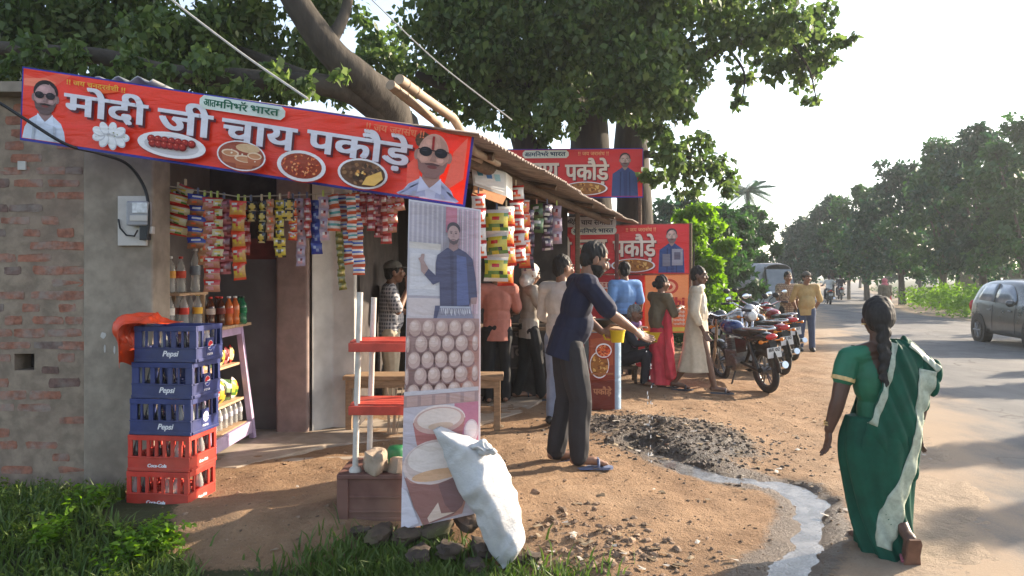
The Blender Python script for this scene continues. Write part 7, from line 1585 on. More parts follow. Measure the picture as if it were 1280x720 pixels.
P_black = mat('gloss_black_paint', (.015, .015, .018), .22, .2, 12, .03, coat=.7, dirt=(.09, .07, .055), dirt_amt=.35); P_blue = mat('gloss_blue_paint', (.012, .03, .12), .22, .2, 12, .03, coat=.7, dirt=(.07, .07, .08), dirt_amt=.25); P_red = mat('gloss_red_paint', (.28, .012, .014), .22, .2, 12, .03, coat=.7, dirt=(.14, .06, .04), dirt_amt=.25); P_silver = mat('silver_paint', (.30, .30, .32), .3, .15, 12, .03, .6, coat=.5, dirt=(.2, .17, .14), dirt_amt=.25)
def bk(px, py, z=None):
    p = GP(px, py, .06); return Vector((p.x, p.y, gz(p.x, p.y)))
def place(rear, rz): return rear + Vector((-math.sin(rz), math.cos(rz), 0)) * .63
B1 = bk(960, 489); motorcycle('black motorcycle with a blue tank, nearest of the parked row, white number plate towards us', place(B1, R(12)), R(12), P_black, P_blue, ('BR 02', 'AB 4817'))
B2 = bk(979, 466); motorcycle('dark motorcycle with a chrome rail parked second in the row, red tail cowl', place(B2, R(6)), R(6), P_red, P_black, ('BR 02', 'K 7063'))
B3 = bk(992, 448); motorcycle('red and black motorcycle parked third in the row beside the mustard shirted man', place(B3, R(2)), R(2), P_red, P_red, ('BR 27', 'D 5190'))
B4 = Vector((3.55, 12.6, 0)); motorcycle('silver motorcycle with its headlamp facing us behind the blue tanked one', (B4.x, B4.y, gz(B4.x, B4.y)), R(196), P_silver, None, ('BR 02', 'M 3348'))
B5 = Vector((4.35, 14.2, 0)); motorcycle('black motorcycle with white mirrors parked deepest in the row', (B5.x, B5.y, gz(B5.x, B5.y)), R(168), P_black, None, ('BR 02', 'C 9021'))

# ------------------------------------------------------------------ riders far up the road
def rider(label_b, label_p, loc, rz, paint, shirt, seed):
    o = motorcycle(label_b, loc, rz, paint, None, ('BR 02', 'R 1275'), 'motorcycles riding up the road', 0)
    person(label_p, Vector(loc) + Vector((math.sin(rz) * .22, -math.cos(rz) * .22, 0)), rz, 1.7, dict(pelvis=(0, 0, .50), chest=(0, .03, .68), neck=(0, .05, .79), head=(0, .07, .88), shR=(.112, .04, .76), elR=(.17, .14, .65), wrR=(.19, .29, .62), shL=(-.112, .04, .76), elL=(-.17, .14, .65), wrL=(-.19, .29, .62),
        hipR=(.06, 0, .49), knR=(.11, .22, .43), anR=(.11, .14, .2), toR=(.11, .23, .18), hipL=(-.06, 0, .49), knL=(-.11, .22, .43), anL=(-.11, .14, .2), toL=(-.11, .23, .18)), shirt, M_dkcl, 'short', .44, .02, 'shoe', seed=seed, voxel=.016, face=False)
p = at(1036, 42, .03); rider('dark motorcycle ridden away up the road by a man in white', 'rider in a white shirt on a motorcycle far up the road', p, R(-16), P_black, M_wcl, 131)
p = at(1050, 50, .03); rider('motorcycle ridden by a man in dark clothes just ahead of the white shirted rider', 'rider in dark clothes beyond the white shirted rider', p, R(-16), P_blue, M_dkcl, 141)

# ------------------------------------------------------------------ auto rickshaw behind the men
root = thing('auto_rickshaw', 'grey auto rickshaw with a rounded canopy standing behind the two men', 'rickshaw', (9.0, 27, gz(9.0, 27)), R(196)); M_canvas = mat('grey_canvas', (.30, .30, .31), .8, .2, 6, .3, dirt=(.3, .28, .26)); M_autop = mat('grey_green_paint', (.30, .32, .33), .4, .2, 9, .1, coat=.3); M_wind = mat('windscreen', (.10, .12, .14), .08, .2, 3, 0, spec=.8)
mb = MB()
for y, w_, z0, z1 in ((-1.3, .6, .35, 1.1), (-.9, .68, .3, 1.15), (-.2, .68, .25, .9), (.3, .62, .25, .8), (.75, .5, .28, 1.05), (1.15, .36, .3, .95), (1.3, .2, .4, .8)): mb.box((0, y, (z0 + z1) / 2), (w_ * 2, .5, z1 - z0))
link_mesh('body', remesh(mb, .045, 5), M_autop, root)
cv = MB(); n = 14; prof = [(.70 * math.copysign(abs(math.cos(a)) ** .6, math.cos(a)), 1.12 + .86 * abs(math.sin(a)) ** .6) for a in [math.pi * i / n for i in range(n + 1)]]
for y in (-1.35, -.4, .45, .72):
    s = 1 if y < .7 else .9
    for x, z in prof: cv.v.append((x * s, y, z if y < .7 else 1.12 + (z - 1.12) * .95))
for r_ in range(3):
    for i in range(n): a = r_ * (n + 1) + i; cv.f.append((a, a + 1, a + n + 2, a + n + 1)); cv.m.append(0)
o = cv.build('canopy', M_canvas, root, smooth=True, ang=60); so = o.modifiers.new('t', 'SOLIDIFY'); so.thickness = .03
b = MB(); b.add([(-.52, .95, 1.02), (.52, .95, 1.02), (.5, .76, 1.78), (-.5, .76, 1.78)], [(0, 1, 2, 3)]); o = b.build('windscreen', M_wind, root); so = o.modifiers.new('t', 'SOLIDIFY'); so.thickness = .02
b = MB()
for s in (-1, 1): b.tube([(s * .55, .97, 1.0), (s * .53, .76, 1.85)], .025, 8)
b.tube([(-.54, .96, 1.02), (.54, .96, 1.02)], .022, 8); b.build('windscreen_frame', M_frame, root, smooth=True)
for x, y in ((0, 1.15), (-.55, -.85), (.55, -.85)):
    b = MB(); tube_ring(b, (x, y, .24), .18, .055, 20, 8); o = b.build('wheel', M_tyre, root, smooth=True); b = MB(); xcyl(b, (x, y, .24), .15, .07); b.build('rim', M_alloy, o)
for s in (-1, 1): b = MB(); b.ell((s * .28, 1.28, .82), (.08, .05, .08), None, 12, 8); b.build('headlamp', M_lens, root, smooth=True)
for s in (-1, 1): b = MB(); b.tube([(s * .52, .95, 1.2), (s * .72, 1.0, 1.25)], .01, 6); b.ell((s * .76, 1.0, 1.27), (.07, .03, .09), None, 10, 7); b.build('mirror', M_frame, root, smooth=True)
b = MB(); b.box((0, -.75, .75), (1.1, .45, .12)); b.box((0, -1.05, 1.05), (1.1, .12, .5)); b.build('passenger_seat', M_seatv, root, bevel=.03)

# ------------------------------------------------------------------ grey hatchback coming towards us
M_cargrey = mat('car_grey_paint', (.07, .074, .077), .3, .12, 9, .02, .5, coat=.8, dirt=(.15, .14, .125), dirt_amt=.3); M_cglass = mat('car_glass', (.20, .235, .28), .06, .3, 1.5, 0, spec=.9); M_trim = mat('black_trim', (.015, .015, .016), .5, .2, 12, .1)  # window glass: a pale bluish reflection is put into its base colour
fr_ = Vector((11.5, 15.5)); rr_ = Vector((11.9, 17.95)); hd = (fr_ - rr_).normalized(); crz = math.atan2(-hd.x, hd.y); mid = (fr_ + rr_) / 2
car = thing('hatchback_car', 'grey hatchback car coming down the right side of the road', 'car', (mid.x, mid.y, .03), crz)
mat_spoke = mat('wheel_cover', (.22, .22, .225), .45, .15, 20, .05, .5)
ST = [ # y, half width, sill z, belt z, roof z, roof half width
    (-1.86, .66, .42, .86, .96, .56), (-1.80, .76, .30, .93, 1.16, .58), (-1.66, .81, .24, .97, 1.38, .58), (-1.30, .835, .22, .98, 1.49, .60), (-.6, .84, .2, .95, 1.525, .61), (.1, .84, .2, .92, 1.51, .61), (.55, .84, .2, .91, 1.42, .60), (.95, .84, .2, .92, 1.12, .62), (1.15, .835, .21, .90, .98, .70), (1.6, .80, .22, .82, .86, .66), (1.85, .72, .26, .72, .76, .58), (1.95, .58, .36, .62, .64, .46)]
mb = MB(); nr_ = 0
def ring(y, w, zs, zb, zr, rw):
    h = [(0, zs), (w * .8, zs), (w * .97, zs + .07), (w, zs + (zb - zs) * .45), (w * .985, zs + (zb - zs) * .8), (w * .955, zb), (rw + (w * .95 - rw) * .45, zb + (zr - zb) * .58), (rw * 1.04, zr - (zr - zb) * .12), (rw * .8, zr - .012), (0, zr)]
    return [(x, y, z) for x, z in h] + [(-x, y, z) for x, z in reversed(h[1:-1])]
for s in ST: mb.v += ring(*s)
k = 18
for i in range(len(ST) - 1):
    for j in range(k): a, b_ = i * k + j, i * k + (j + 1) % k; mb.f.append((a, b_, b_ + k, a + k)); mb.m.append(0)
mb.f += [tuple(reversed(range(k))), tuple(range((len(ST) - 1) * k, len(ST) * k))]; mb.m += [0, 0]
o = mb.build('body', M_cargrey, car, smooth=True, ang=200); ss = o.modifiers.new('s', 'SUBSURF'); ss.levels = 2; ss.render_levels = 2
def lerpst(y):
    for a, b_ in zip(ST[:-1], ST[1:]):
        if a[0] <= y <= b_[0]: t = (y - a[0]) / (b_[0] - a[0]); return [p * (1 - t) + q_ * t for p, q_ in zip(a, b_)]
def sidept(y, t, s, out=.012): _, w, zs, zb, zr, rw = lerpst(y); x = w * .955 + (rw * 1.04 - w * .955) * t; return (s * (x + out), y, zb + (zr * .995 - zb) * t * .88 + .01)
for s in (-1, 1):
    for nm, y0, y1, t0, t1 in (('rear_window', -1.28, -.52, .06, .86), ('front_window', -.44, .5, .06, .86)):
        b = MB(); n = 6
        for i in range(n + 1):
            y = y0 + (y1 - y0) * i / n; hi = t1
            if nm == 'rear_window' and i == 0: hi = .5
            if nm == 'front_window' and i >= n - 2: hi = t1 * (.95 if i == n - 2 else .72 if i == n - 1 else .35)
            b.v += [sidept(y, t0, s), sidept(y, (t0 + hi) / 2, s, .022), sidept(y, hi, s)]
        for i in range(n):
            for j in (0, 1): a = i * 3 + j; b.f.append((a, a + 3, a + 4, a + 1)); b.m.append(0)
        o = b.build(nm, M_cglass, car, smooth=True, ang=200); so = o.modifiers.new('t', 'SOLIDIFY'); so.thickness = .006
        b = MB(); yy = y1 + .04 if nm == 'rear_window' else y0; 
    b = MB(); b.add([sidept(-.51, .04, s, .018), sidept(-.45, .04, s, .018), sidept(-.45, .88, s, .018), sidept(-.51, .88, s, .018)], [(0, 1, 2, 3)]); o = b.build('pillar', M_trim, car); so = o.modifiers.new('t', 'SOLIDIFY'); so.thickness = .008
    for y in (-.5, .55, -1.32): b = MB(); w = lerpst(y)[1]; b.tube([(s * (w * .965 + .004), y, .92), (s * (w + .004), y, .62), (s * (w * .99), y, .32)], .004, 5); b.build('door_gap', M_trim, car)
    for y in (-.62, .35): b = MB(); b.tube([(s * .845, y - .08, .80), (s * .865, y, .80), (s * .845, y + .08, .80)], .014, 8); b.build('door_handle', M_cargrey, car, smooth=True)
    b = MB(); b.ell((s * .95, .62, .98), (.10, .07, .075), None, 12, 8); b.build('wing_mirror', M_cargrey, car, smooth=True)
    b = MB(); b.ell((s * .60, 1.83, .66), (.14, .10, .085), None, 12, 8); b.build('headlight', M_lens, car, smooth=True)
    b = MB(); b.ell((s * .70, -1.82, .85), (.09, .06, .14), None, 12, 8); b.build('tail_light', M_tail, car, smooth=True)
    for y in (-1.22, 1.22):
        b = MB(); xcyl(b, (s * .745, y, .335), .365, .20, 28); b.build('wheel_arch', M_trim, car)
        b = MB(); tube_ring(b, (s * .785, y, .30), .235, .075, 30, 10); w = b.build('wheel', M_tyre, car, smooth=True)
        b = MB(); xcyl(b, (s * .80, y, .30), .19, .10, 24); b.build('rim', M_alloy, w)
        b = MB()
        for q_ in range(6): a = q_ * math.pi / 3; b.box((s * .853, y + math.cos(a) * .10, .30 + math.sin(a) * .10), (.012, .17, .045), None) if False else b.tube([(s * .852, y, .30), (s * .852, y + math.cos(a) * .18, .30 + math.sin(a) * .18)], .022, 6)
        b.build('spokes', mat_spoke, w)
b = MB(); y0, y1 = .58, 1.02
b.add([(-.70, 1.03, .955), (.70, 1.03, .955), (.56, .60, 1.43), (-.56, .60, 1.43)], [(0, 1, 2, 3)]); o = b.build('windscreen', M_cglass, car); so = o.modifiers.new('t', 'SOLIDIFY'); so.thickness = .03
b = MB(); b.box((0, 1.94, .46), (1.0, .06, .16)); b.build('grille', M_trim, car, bevel=.02); b = MB(); b.box((0, 1.975, .52), (.42, .012, .11)); pl = b.build('number_plate', M_plate, car)
# ------------------------------------------------------------------ foliage
def leaf_cloud(name, blobs, size, mats_, parent, seed, droop=.5, aspect=.62, per=1.0, gap=.0, shell=.55, kind=None, gfreq=1.6):
    """many small folded leaves through the volume of each blob: (centre, radius vector, count)"""
    g = np.random.default_rng(seed); Cs, Rs = [], []
    for c, r, n in blobs:
        n = max(8, int(n * per)); u = g.normal(size=(n, 3)); u /= np.linalg.norm(u, axis=1)[:, None]; rad = g.random(n) ** (1 / 3 * (1 - shell) + .18 * shell); p = u * rad[:, None]
        tw = g.normal(size=(max(3, n // 22), 3)); tw /= np.linalg.norm(tw, axis=1)[:, None]; tw *= (g.random(len(tw)) ** .4)[:, None]
        k = g.integers(0, len(tw), n); q = tw[k] * .95 + g.normal(size=(n, 3)) * .13; mixk = g.random(n) < .72; p = np.where(mixk[:, None], q, p)
        P_ = np.array(c)[None] + p * np.array(r)[None]
        if gap: P_ = P_[sines(P_, gfreq, seed + 3) > -1 + gap * 2 - .9 * g.random(len(P_)) * .6]
        Cs.append(P_)
    P_ = np.concatenate(Cs); n = len(P_)
    d = g.normal(size=(n, 3)) * (1 - droop * .6); d[:, 2] -= droop * 1.3; d /= np.linalg.norm(d, axis=1)[:, None]
    s = np.cross(d, g.normal(size=(n, 3))); s /= (np.linalg.norm(s, axis=1)[:, None] + 1e-9); nn = np.cross(d, s)
    L = size * (.65 + .7 * g.random(n))[:, None]; Wd = L * aspect * .5
    V = np.stack([P_, P_ + d * L * .42 + s * Wd + nn * L * .08, P_ + d * L, P_ + d * L * .42 - s * Wd + nn * L * .08], 1).reshape(-1, 3)
    if parent is not None: V = V - np.array(wl(parent))
    i0 = np.arange(n)[:, None] * 4; Fq = i0 + np.array([[0, 1, 2, 3]])
    me = np_mesh(name, V, Fq); o = link_mesh(name, me, mats_, parent)
    if kind: o['kind'] = kind
    return o
def bark(name, c1, c2, sc=4): return mat(name, c1, .95, .35, sc, .9, dirt=c2, dirt_amt=.7, sc3=(1.6, 1.6, .35), world=True, bdist=.03)
M_bark = bark('banyan_bark', (.05, .041, .032), (.026, .022, .019)); M_bark2 = bark('roadside_bark', (.10, .08, .06), (.05, .045, .04))
L_fig = leafmat('fig_leaves', [(.036, .068, .02), (.072, .118, .034), (.118, .172, .052), (.18, .22, .085)], .48, .36)
L_bright = leafmat('bright_leaves', [(.085, .17, .018), (.13, .24, .028), (.18, .30, .05)], .5, .5); L_mid = leafmat('mid_leaves', [(.022, .065, .018), (.04, .098, .026), (.065, .13, .036)], .35, .5)
L_dark = leafmat('dark_leaves', [(.010, .036, .018), (.018, .056, .026), (.034, .085, .035)], .3, .5); L_weed = leafmat('weed_leaves', [(.075, .11, .016), (.14, .20, .03), (.24, .30, .06)], .35, .5); L_grass = leafmat('grass_blades', [(.045, .085, .018), (.08, .135, .026), (.14, .18, .05)], .3, .5)
def bl(px, py, r, d, n, sq=1.0, dep=None):
    k = d / F; return (W(px, py, d), (r * k, (dep if dep else r * k * .9), r * k * sq), n)
def limbs(name, paths, m, parent):
    for pts, rs in paths:
        P_ = [Vector(p) for p in pts]; out, rr = [], []
        for i in range(len(P_) - 1):
            p0, p1, p2, p3 = P_[max(i - 1, 0)], P_[i], P_[i + 1], P_[min(i + 2, len(P_) - 1)]
            for k in range(6):
                t = k / 6; out.append(.5 * ((2 * p1) + (p2 - p0) * t + (2 * p0 - 5 * p1 + 4 * p2 - p3) * t * t + (3 * p1 - p0 - 3 * p2 + p3) * t ** 3)); rr.append(rs[i] * (1 - t) + rs[i + 1] * t)
        out.append(P_[-1]); rr.append(rs[-1]); b = MB(); b.tube(out, rr, 14); b.v = [tuple(Vector(v) * 1) for v in b.v]
        V = np.array(b.v); hh = sines(V, 5, 17, sc=(1, 1, .5)) * .5 + sines(V, 13, 18, sc=(1, 1, .3)) * .3; cen = np.repeat(np.array([tuple(p) for p in out]), 14, 0); dv = V - cen; V = V + dv * (hh * .14)[:, None]; b.v = [tuple(v) for v in V]
        b.build(name, m, parent, world=True, smooth=True, ang=200)

# the big fig trees behind the shop
ta = thing('fig_tree', 'old spreading fig tree behind the shop with a thick leaning limb over the roof', 'tree', (W(480, 0, 11.5).x, 11.5, 0))
limbs('trunk', [([W(505, 470, 10.6), W(500, 250, 10.4), W(492, 150, 9.8)], [.6, .42, .30])], M_bark, ta)
limbs('limb', [([W(500, 200, 10.2), W(486, 135, 9.5), W(452, 100, 9.0), W(415, 66, 8.8), W(378, 16, 8.7), W(345, -45, 8.7)], [.28, .235, .20, .175, .155, .14]), ([W(482, 140, 9.5), W(430, 112, 9.0), (W(330, 100, 8.7)), W(220, 92, 8.6), W(120, 70, 8.6), W(-30, 58, 8.6)], [.2, .14, .115, .1, .09, .07]), ([W(445, 108, 9.0), W(390, 98, 9.2), W(320, 70, 9.6), W(250, 45, 9.9)], [.12, .08, .055, .03]), ([W(408, 60, 8.8), W(430, 20, 9.0), W(440, -30, 9.2)], [.09, .06, .045])], M_bark, ta)
A_ = [(10, 20, 62), (75, 35, 66), (20, 78, 44), (140, 22, 62), (60, 74, 46), (120, 70, 52), (185, 62, 56), (178, 12, 40), (250, 70, 54), (262, 36, 40), (300, 72, 48), (318, 28, 44), (360, 88, 40), (392, 66, 34), (282, 104, 34), (205, 100, 36), (335, 108, 30), (398, 28, 30), (418, 8, 26), (415, 104, 30), (290, 8, 30), (150, 92, 34)]
F_ = [(40, 66, 26), (90, 62, 20), (165, 84, 24), (210, 98, 18), (255, 84, 26), (300, 108, 18), (345, 96, 22), (380, 108, 16), (120, 96, 18), (10, 84, 20), (428, 92, 12)]
A_ += [(20, -70, 90), (160, -80, 90), (300, -80, 80), (420, -70, 60), (90, -150, 100), (250, -160, 100)]
q = random.Random(3); leaf_cloud('crown', [bl(x, y, r, 10.0 + q.uniform(-.9, 1.0), r * r * .46) for x, y, r in A_], .115, L_fig, ta, 41, .55, .66, gap=.12)
leaf_cloud('foliage', [bl(x, y, r, 8.35, r * r * .32) for x, y, r in F_], .11, L_fig, ta, 43, .55, .66)
tb = thing('fig_tree', 'huge fig tree with grey trunks behind the roof banner, leaves hanging against white sky', 'tree', (W(760, 0, 15.6).x, 15.6, 0))
limbs('trunk', [([W(742, 450, 15.2), W(738, 250, 15.2), W(735, 150, 15.1), W(728, 60, 15), W(700, -40, 14.9)], [.58, .42, .38, .34, .28]), ([W(798, 450, 16), W(792, 250, 15.8), W(790, 160, 15.7), W(800, 70, 15.5), W(830, -40, 15.3)], [.5, .36, .33, .3, .24]), ([W(672, 450, 14.6), W(664, 240, 14.6), W(650, 150, 14.4), W(630, 60, 14.2)], [.4, .3, .26, .2])], M_bark, tb)
limbs('limb', [([W(735, 140, 15), W(680, 105, 14), W(610, 96, 13.4), W(555, 104, 13), W(520, 92, 12.8)], [.24, .2, .16, .11, .05]), ([W(792, 150, 15.6), W(850, 90, 14.8), W(920, 52, 14.2), W(1000, 46, 14)], [.22, .15, .09, .03]), ([W(795, 190, 15.7), W(830, 196, 15.3), W(880, 200, 15), W(915, 222, 14.9)], [.10, .06, .035, .015]), ([W(738, 120, 15.0), W(700, 60, 14.2), W(650, 20, 13.6), W(600, -20, 13)], [.2, .15, .1, .06]), ([W(800, 60, 15.5), W(870, 20, 14.8), W(960, -20, 14.5)], [.18, .1, .05]),
    ([W(905, 56, 14.3), W(930, 90, 14.2), W(926, 132, 14.1)], [.035, .02, .01]), ([W(985, 50, 14.0), W(1010, 84, 14), W(1020, 122, 14)], [.03, .018, .01])], M_bark, tb)
B_ = [(470, 10, 30), (500, 40, 44), (540, 22, 52), (525, 80, 44), (580, 55, 56), (600, 8, 56), (570, 105, 34), (640, 35, 62), (620, 85, 48), (690, 20, 64), (680, 80, 54), (640, 128, 44), (740, 40, 62), (730, 95, 40), (700, 140, 34), (790, 20, 62), (800, 80, 54), (840, 40, 54), (850, 90, 40), (668, 165, 26), (880, 15, 50), (925, 28, 42), (890, 60, 34), (960, 50, 36), (985, 22, 36), (1000, 62, 32), (1030, 58, 24), (1022, 20, 24), (1058, 50, 13), (925, 98, 18), (921, 128, 10), (1005, 92, 22), (1018, 122, 11), (965, 86, 18), (845, 128, 28), (815, 118, 34), (790, 135, 22), (822, 168, 22), (838, 190, 24), (872, 182, 22), (880, 210, 24), (905, 212, 20), (848, 222, 20), (815, 214, 16), (912, 234, 12), (868, 236, 16), (760, 120, 28), (600, 130, 28), (765, 12, 40), (555, 128, 20)]
B_ += [(470, 70, 30), (452, 18, 18), (484, 108, 22), (440, 84, 12), (462, 44, 16), (500, 125, 18)]
B_ += [(560, -70, 90), (700, -80, 95), (840, -70, 90), (960, -50, 60), (640, -170, 110), (800, -170, 110), (480, -60, 60)]
q = random.Random(8); leaf_cloud('crown', [bl(x, y, r, 13.2 + q.uniform(-.9, 1.6) + (x > 850) * .6, r * r * (.46 if r > 40 else .5)) for x, y, r in B_], .135, L_fig, tb, 47, .6, .7, gap=.10)

# trees behind the canopy banner
def tree(name, label, px, d, top, half, m, leaf, seed, n=5000, trunk_r=.14, bot=.25, droop=.35, group=None, base=0.0, blobs=11, barkm=None):
    """trunk with forking limbs and an uneven crown; top = photo row of the highest leaf, half = half width in px, bot = lowest leaf height as share"""
    q = random.Random(seed); x = (px - 640) / F * d; g = base; zt = CH + (HZ - top) / F * d; hw = half / F * d; o = thing(name, label, 'tree', (x, d, g), 0, group)
    zb = g + (zt - g) * bot; bls, paths = [], []; fork = g + (zt - g) * max(.2, bot * .9); lean = q.uniform(-.2, .2)
    paths.append(([(x, d, g - .1), (x + lean * .3, d, g + (fork - g) * .5), (x + lean, d, fork)], [trunk_r * 1.3, trunk_r, trunk_r * .9]))
    for k in range(blobs):
        t = (k + .5) / blobs; z = zb + (zt - zb) * (.12 + .80 * t); prof = math.sin(math.pi * min(1, .18 + t * .80)) ** .7; a = k * 2.4 + q.random(); rr = hw * prof * q.uniform(.25, .95); r = hw * q.uniform(.22, .46) * (1 - .3 * t)
        c = Vector((x + lean + math.cos(a) * rr, d + math.sin(a) * rr, z)); bls.append((c, (r, r, min(r * .75, (zt - z) * .95 + .12)), n / blobs))
        if k % 2 == 0: paths.append(([(x + lean, d, fork - .1), Vector((x + lean, d, fork)).lerp(c, .5) + Vector((0, 0, .15)), c], [trunk_r * .6, trunk_r * .35, trunk_r * .1]))
    limbs('trunk', paths[:1], barkm or M_bark2, o); limbs('branch', paths[1:], barkm or M_bark2, o)
    leaf_cloud('crown', bls, leaf, m, o, seed + 1, droop, .55, shell=.8, gap=.10)
    return o
tree('young_tree', 'bright yellow-green young tree right behind the canopy banner', 875, 16.8, 246, 66, L_bright, .13, 201, 10500, .07, .12, .5, blobs=16)
tree('young_tree', 'bright green sapling showing between the roof banner and the canopy banner', 812, 18, 244, 30, L_bright, .12, 203, 2800, .05, .2, .5, blobs=9)
tree('leafy_tree', 'mid green tree standing behind the bright young tree, right of the banner', 905, 24, 250, 60, L_mid, .2, 207, 6000, .14, .08, .4, blobs=16)
tree('leafy_tree', 'dark green tree far behind the bright ones near the palm', 850, 31, 238, 70, L_dark, .26, 211, 5000, .2, .15, .4, blobs=14)
tree('leafy_tree', 'dense green tree below the palm, left edge of the road', 938, 34, 250, 36, L_mid, .24, 219, 5600, .16, .05, .4, blobs=20)
# coconut palm
pl = thing('coconut_palm', 'coconut palm rising above the trees at the left of the road', 'palm', ((935 - 640) / F * 52, 52, 0))
pc = W(934, 238, 52); limbs('trunk', [([(pc.x + .6, 52, 0), (pc.x + .3, 52, 3), (pc.x, 52, pc.z)], [.2, .15, .12])], M_bark2, pl)
q = random.Random(5)
for i in range(17):
    a = i * 2.4; el = .9 - i * .075; Lf = 2.1 * q.uniform(.85, 1.1); pts = []
    for k in range(9): t = k / 8; pts.append(pc + Vector((math.cos(a) * math.cos(el) * Lf * t, math.sin(a) * math.cos(el) * Lf * t, math.sin(el) * Lf * t - 1.0 * t * t)))
    b = MB(); b.tube(pts, [.03 - .003 * k for k in range(9)], 5)
    for k in range(1, 33):
        t = k / 33 * 8; j = min(int(t), 7); p = pts[j].lerp(pts[j + 1], t - j); dr = (pts[j + 1] - pts[j]).normalized(); sd_ = dr.cross(Vector((0, 0, 1))).normalized(); l = .55 * math.sin(math.pi * (.15 + .8 * k / 33))
        for s in (-1, 1): e = p + (sd_ * s * .7 + dr * .5 + Vector((0, 0, -.55))).normalized() * l; b.add([p, p.lerp(e, .5) + dr * .035, e, p.lerp(e, .5) - dr * .035], [(0, 1, 2, 3)])
    b.build('frond', L_dark, pl, world=True)
# the row of trees on the far side of the road
ROW = [(1006, 62, 268, 34, L_dark, 'small dark tree at the far end of the right hand row'), (1040, 55, 240, 42, L_dark, 'dark tree in the right hand row, its top stepping down to the road'), (1084, 49, 226, 50, L_mid, 'mid green tree in the right hand row beside the slender pole'), (1128, 43, 196, 60, L_dark, 'tall dark tree in the middle of the right hand row'), (1178, 38, 162, 64, L_mid, 'tall loose tree in the right hand row above the bright bush'), (1232, 34, 146, 70, L_dark, 'tallest dark tree in the right hand row, above the grey wall'), (1290, 31, 134, 76, L_mid, 'tall tree at the right edge above the car')]
for i, (px, d, top, half, m, lab) in enumerate(ROW): tree('roadside_tree', lab, px, d, top, half, m, .2 + .002 * d, 300 + i * 7, 9500, .17, .12, .3, 'roadside trees across the road', .05, 28)
for i, (px, d, top, half) in enumerate(((985, 95, 308, 24), (1010, 110, 300, 26), (1046, 120, 296, 30), (1075, 100, 290, 28), (1110, 80, 288, 34), (1150, 70, 276, 40), (1000, 75, 290, 22), (1210, 60, 262, 46), (1262, 55, 250, 50))): tree('distant_tree', ['hazy tree closing the far end of the road', 'hazy tree beyond the riders, left of the road end', 'hazy tree straight up the road', 'hazy tree above the far bend', 'hazy tree behind the dark right hand row, left of the bush', 'hazy tree behind the bright bush', 'small hazy tree left of the riders', 'hazy tree behind the tall loose one', 'hazy tree behind the grey wall'][i], px, d, top, half, L_dark, .42, 400 + i * 5, 2200, .16, .1, .3, 'far trees in the haze', .05, 10)
for k, (x, y, h, w) in enumerate(((15.0, 14.7, 4.5, .95), (14.2, 11.8, 5.0, 1.05), (13.4, 9.9, 5.2, 1.25), (19.3, 22.7, 6.2, 2.2))):   # the same row goes on out of view and throws its shade over the road
    tree('roadside_tree', ['roadside tree just out of view shading the road by the car', 'slender roadside tree out of view on the right, shading the road', 'small roadside tree out of view nearest on the right', 'big roadside tree out of view above the car'][k], 640 + x / y * F, y, HZ - (h - CH) / y * F, w / y * F, L_mid, .2, 500 + k * 9, 5200, .13, .3, .3, 'roadside trees across the road', .05, 12)
# compound wall, pole, verge growth
root = thing('compound_wall', 'grey compound wall under the roadside trees behind the car', 'wall', (22, 40, 0)); b = MB(); a0, a1 = W(1200, 345, 44), W(1330, 345, 36); dd = (a1 - a0); dd.z = 0; n = dd.normalized(); pr = Vector((-n.y, n.x, 0)) * .12
b.prism([(a0 + pr).to_2d()[:], (a1 + pr).to_2d()[:], (a1 - pr).to_2d()[:], (a0 - pr).to_2d()[:]], -.1, 1.95); b.build('panel', M_plaster, root, world=True)
for t in (0.0, .33, .66, 1): p = a0.lerp(a1, t); b = MB(); b.box((p.x, p.y, 1.05), (.35, .35, 2.3)); b.build('pillar', M_plaster, root, world=True)
root = thing('utility_pole', 'slender pale pole among the trees on the right of the road', 'pole', (W(1061, 345, 50).x, 50, 0)); b = MB(); p = W(1061, 300, 50); b.tube([(p.x, 50, -.1), (p.x, 50, p.z)], [.12, .09], 8); b.build('post', M_plaster, root, world=True)
bb = []; q = random.Random(31)
for k in range(46):
    y = q.uniform(27, 42); x = float(xR(y)) + q.uniform(.3, 3.6); bb.append(((x, y, .35 + q.uniform(0, .45)), (.8, .8, .5 + q.random() * .25), 130))
leaf_cloud('verge_bushes', bb, .16, L_bright, None, 61, .1, .5, kind='stuff')
bb = []
for k in range(60):
    y = q.choice([q.uniform(14, 27), q.uniform(42, 90)]); x = float(xR(y)) + q.uniform(.4, 5); bb.append(((x, y, .15), (.8, .8, .3), 60))
for k in range(60):
    y = q.uniform(17, 60); x = float(xL(y)) - q.uniform(2.2, 7) - (y < 20) * .8; bb.append(((x, y, .25), (.8, .8, .45), 80))
for k in range(26): y = q.uniform(15.2, 19); bb.append(((q.uniform(2.2, 4.6), y, .4), (.5, .5, .55), 110))
leaf_cloud('roadside_undergrowth', bb, .15, L_mid, None, 67, .1, .45, kind='stuff')
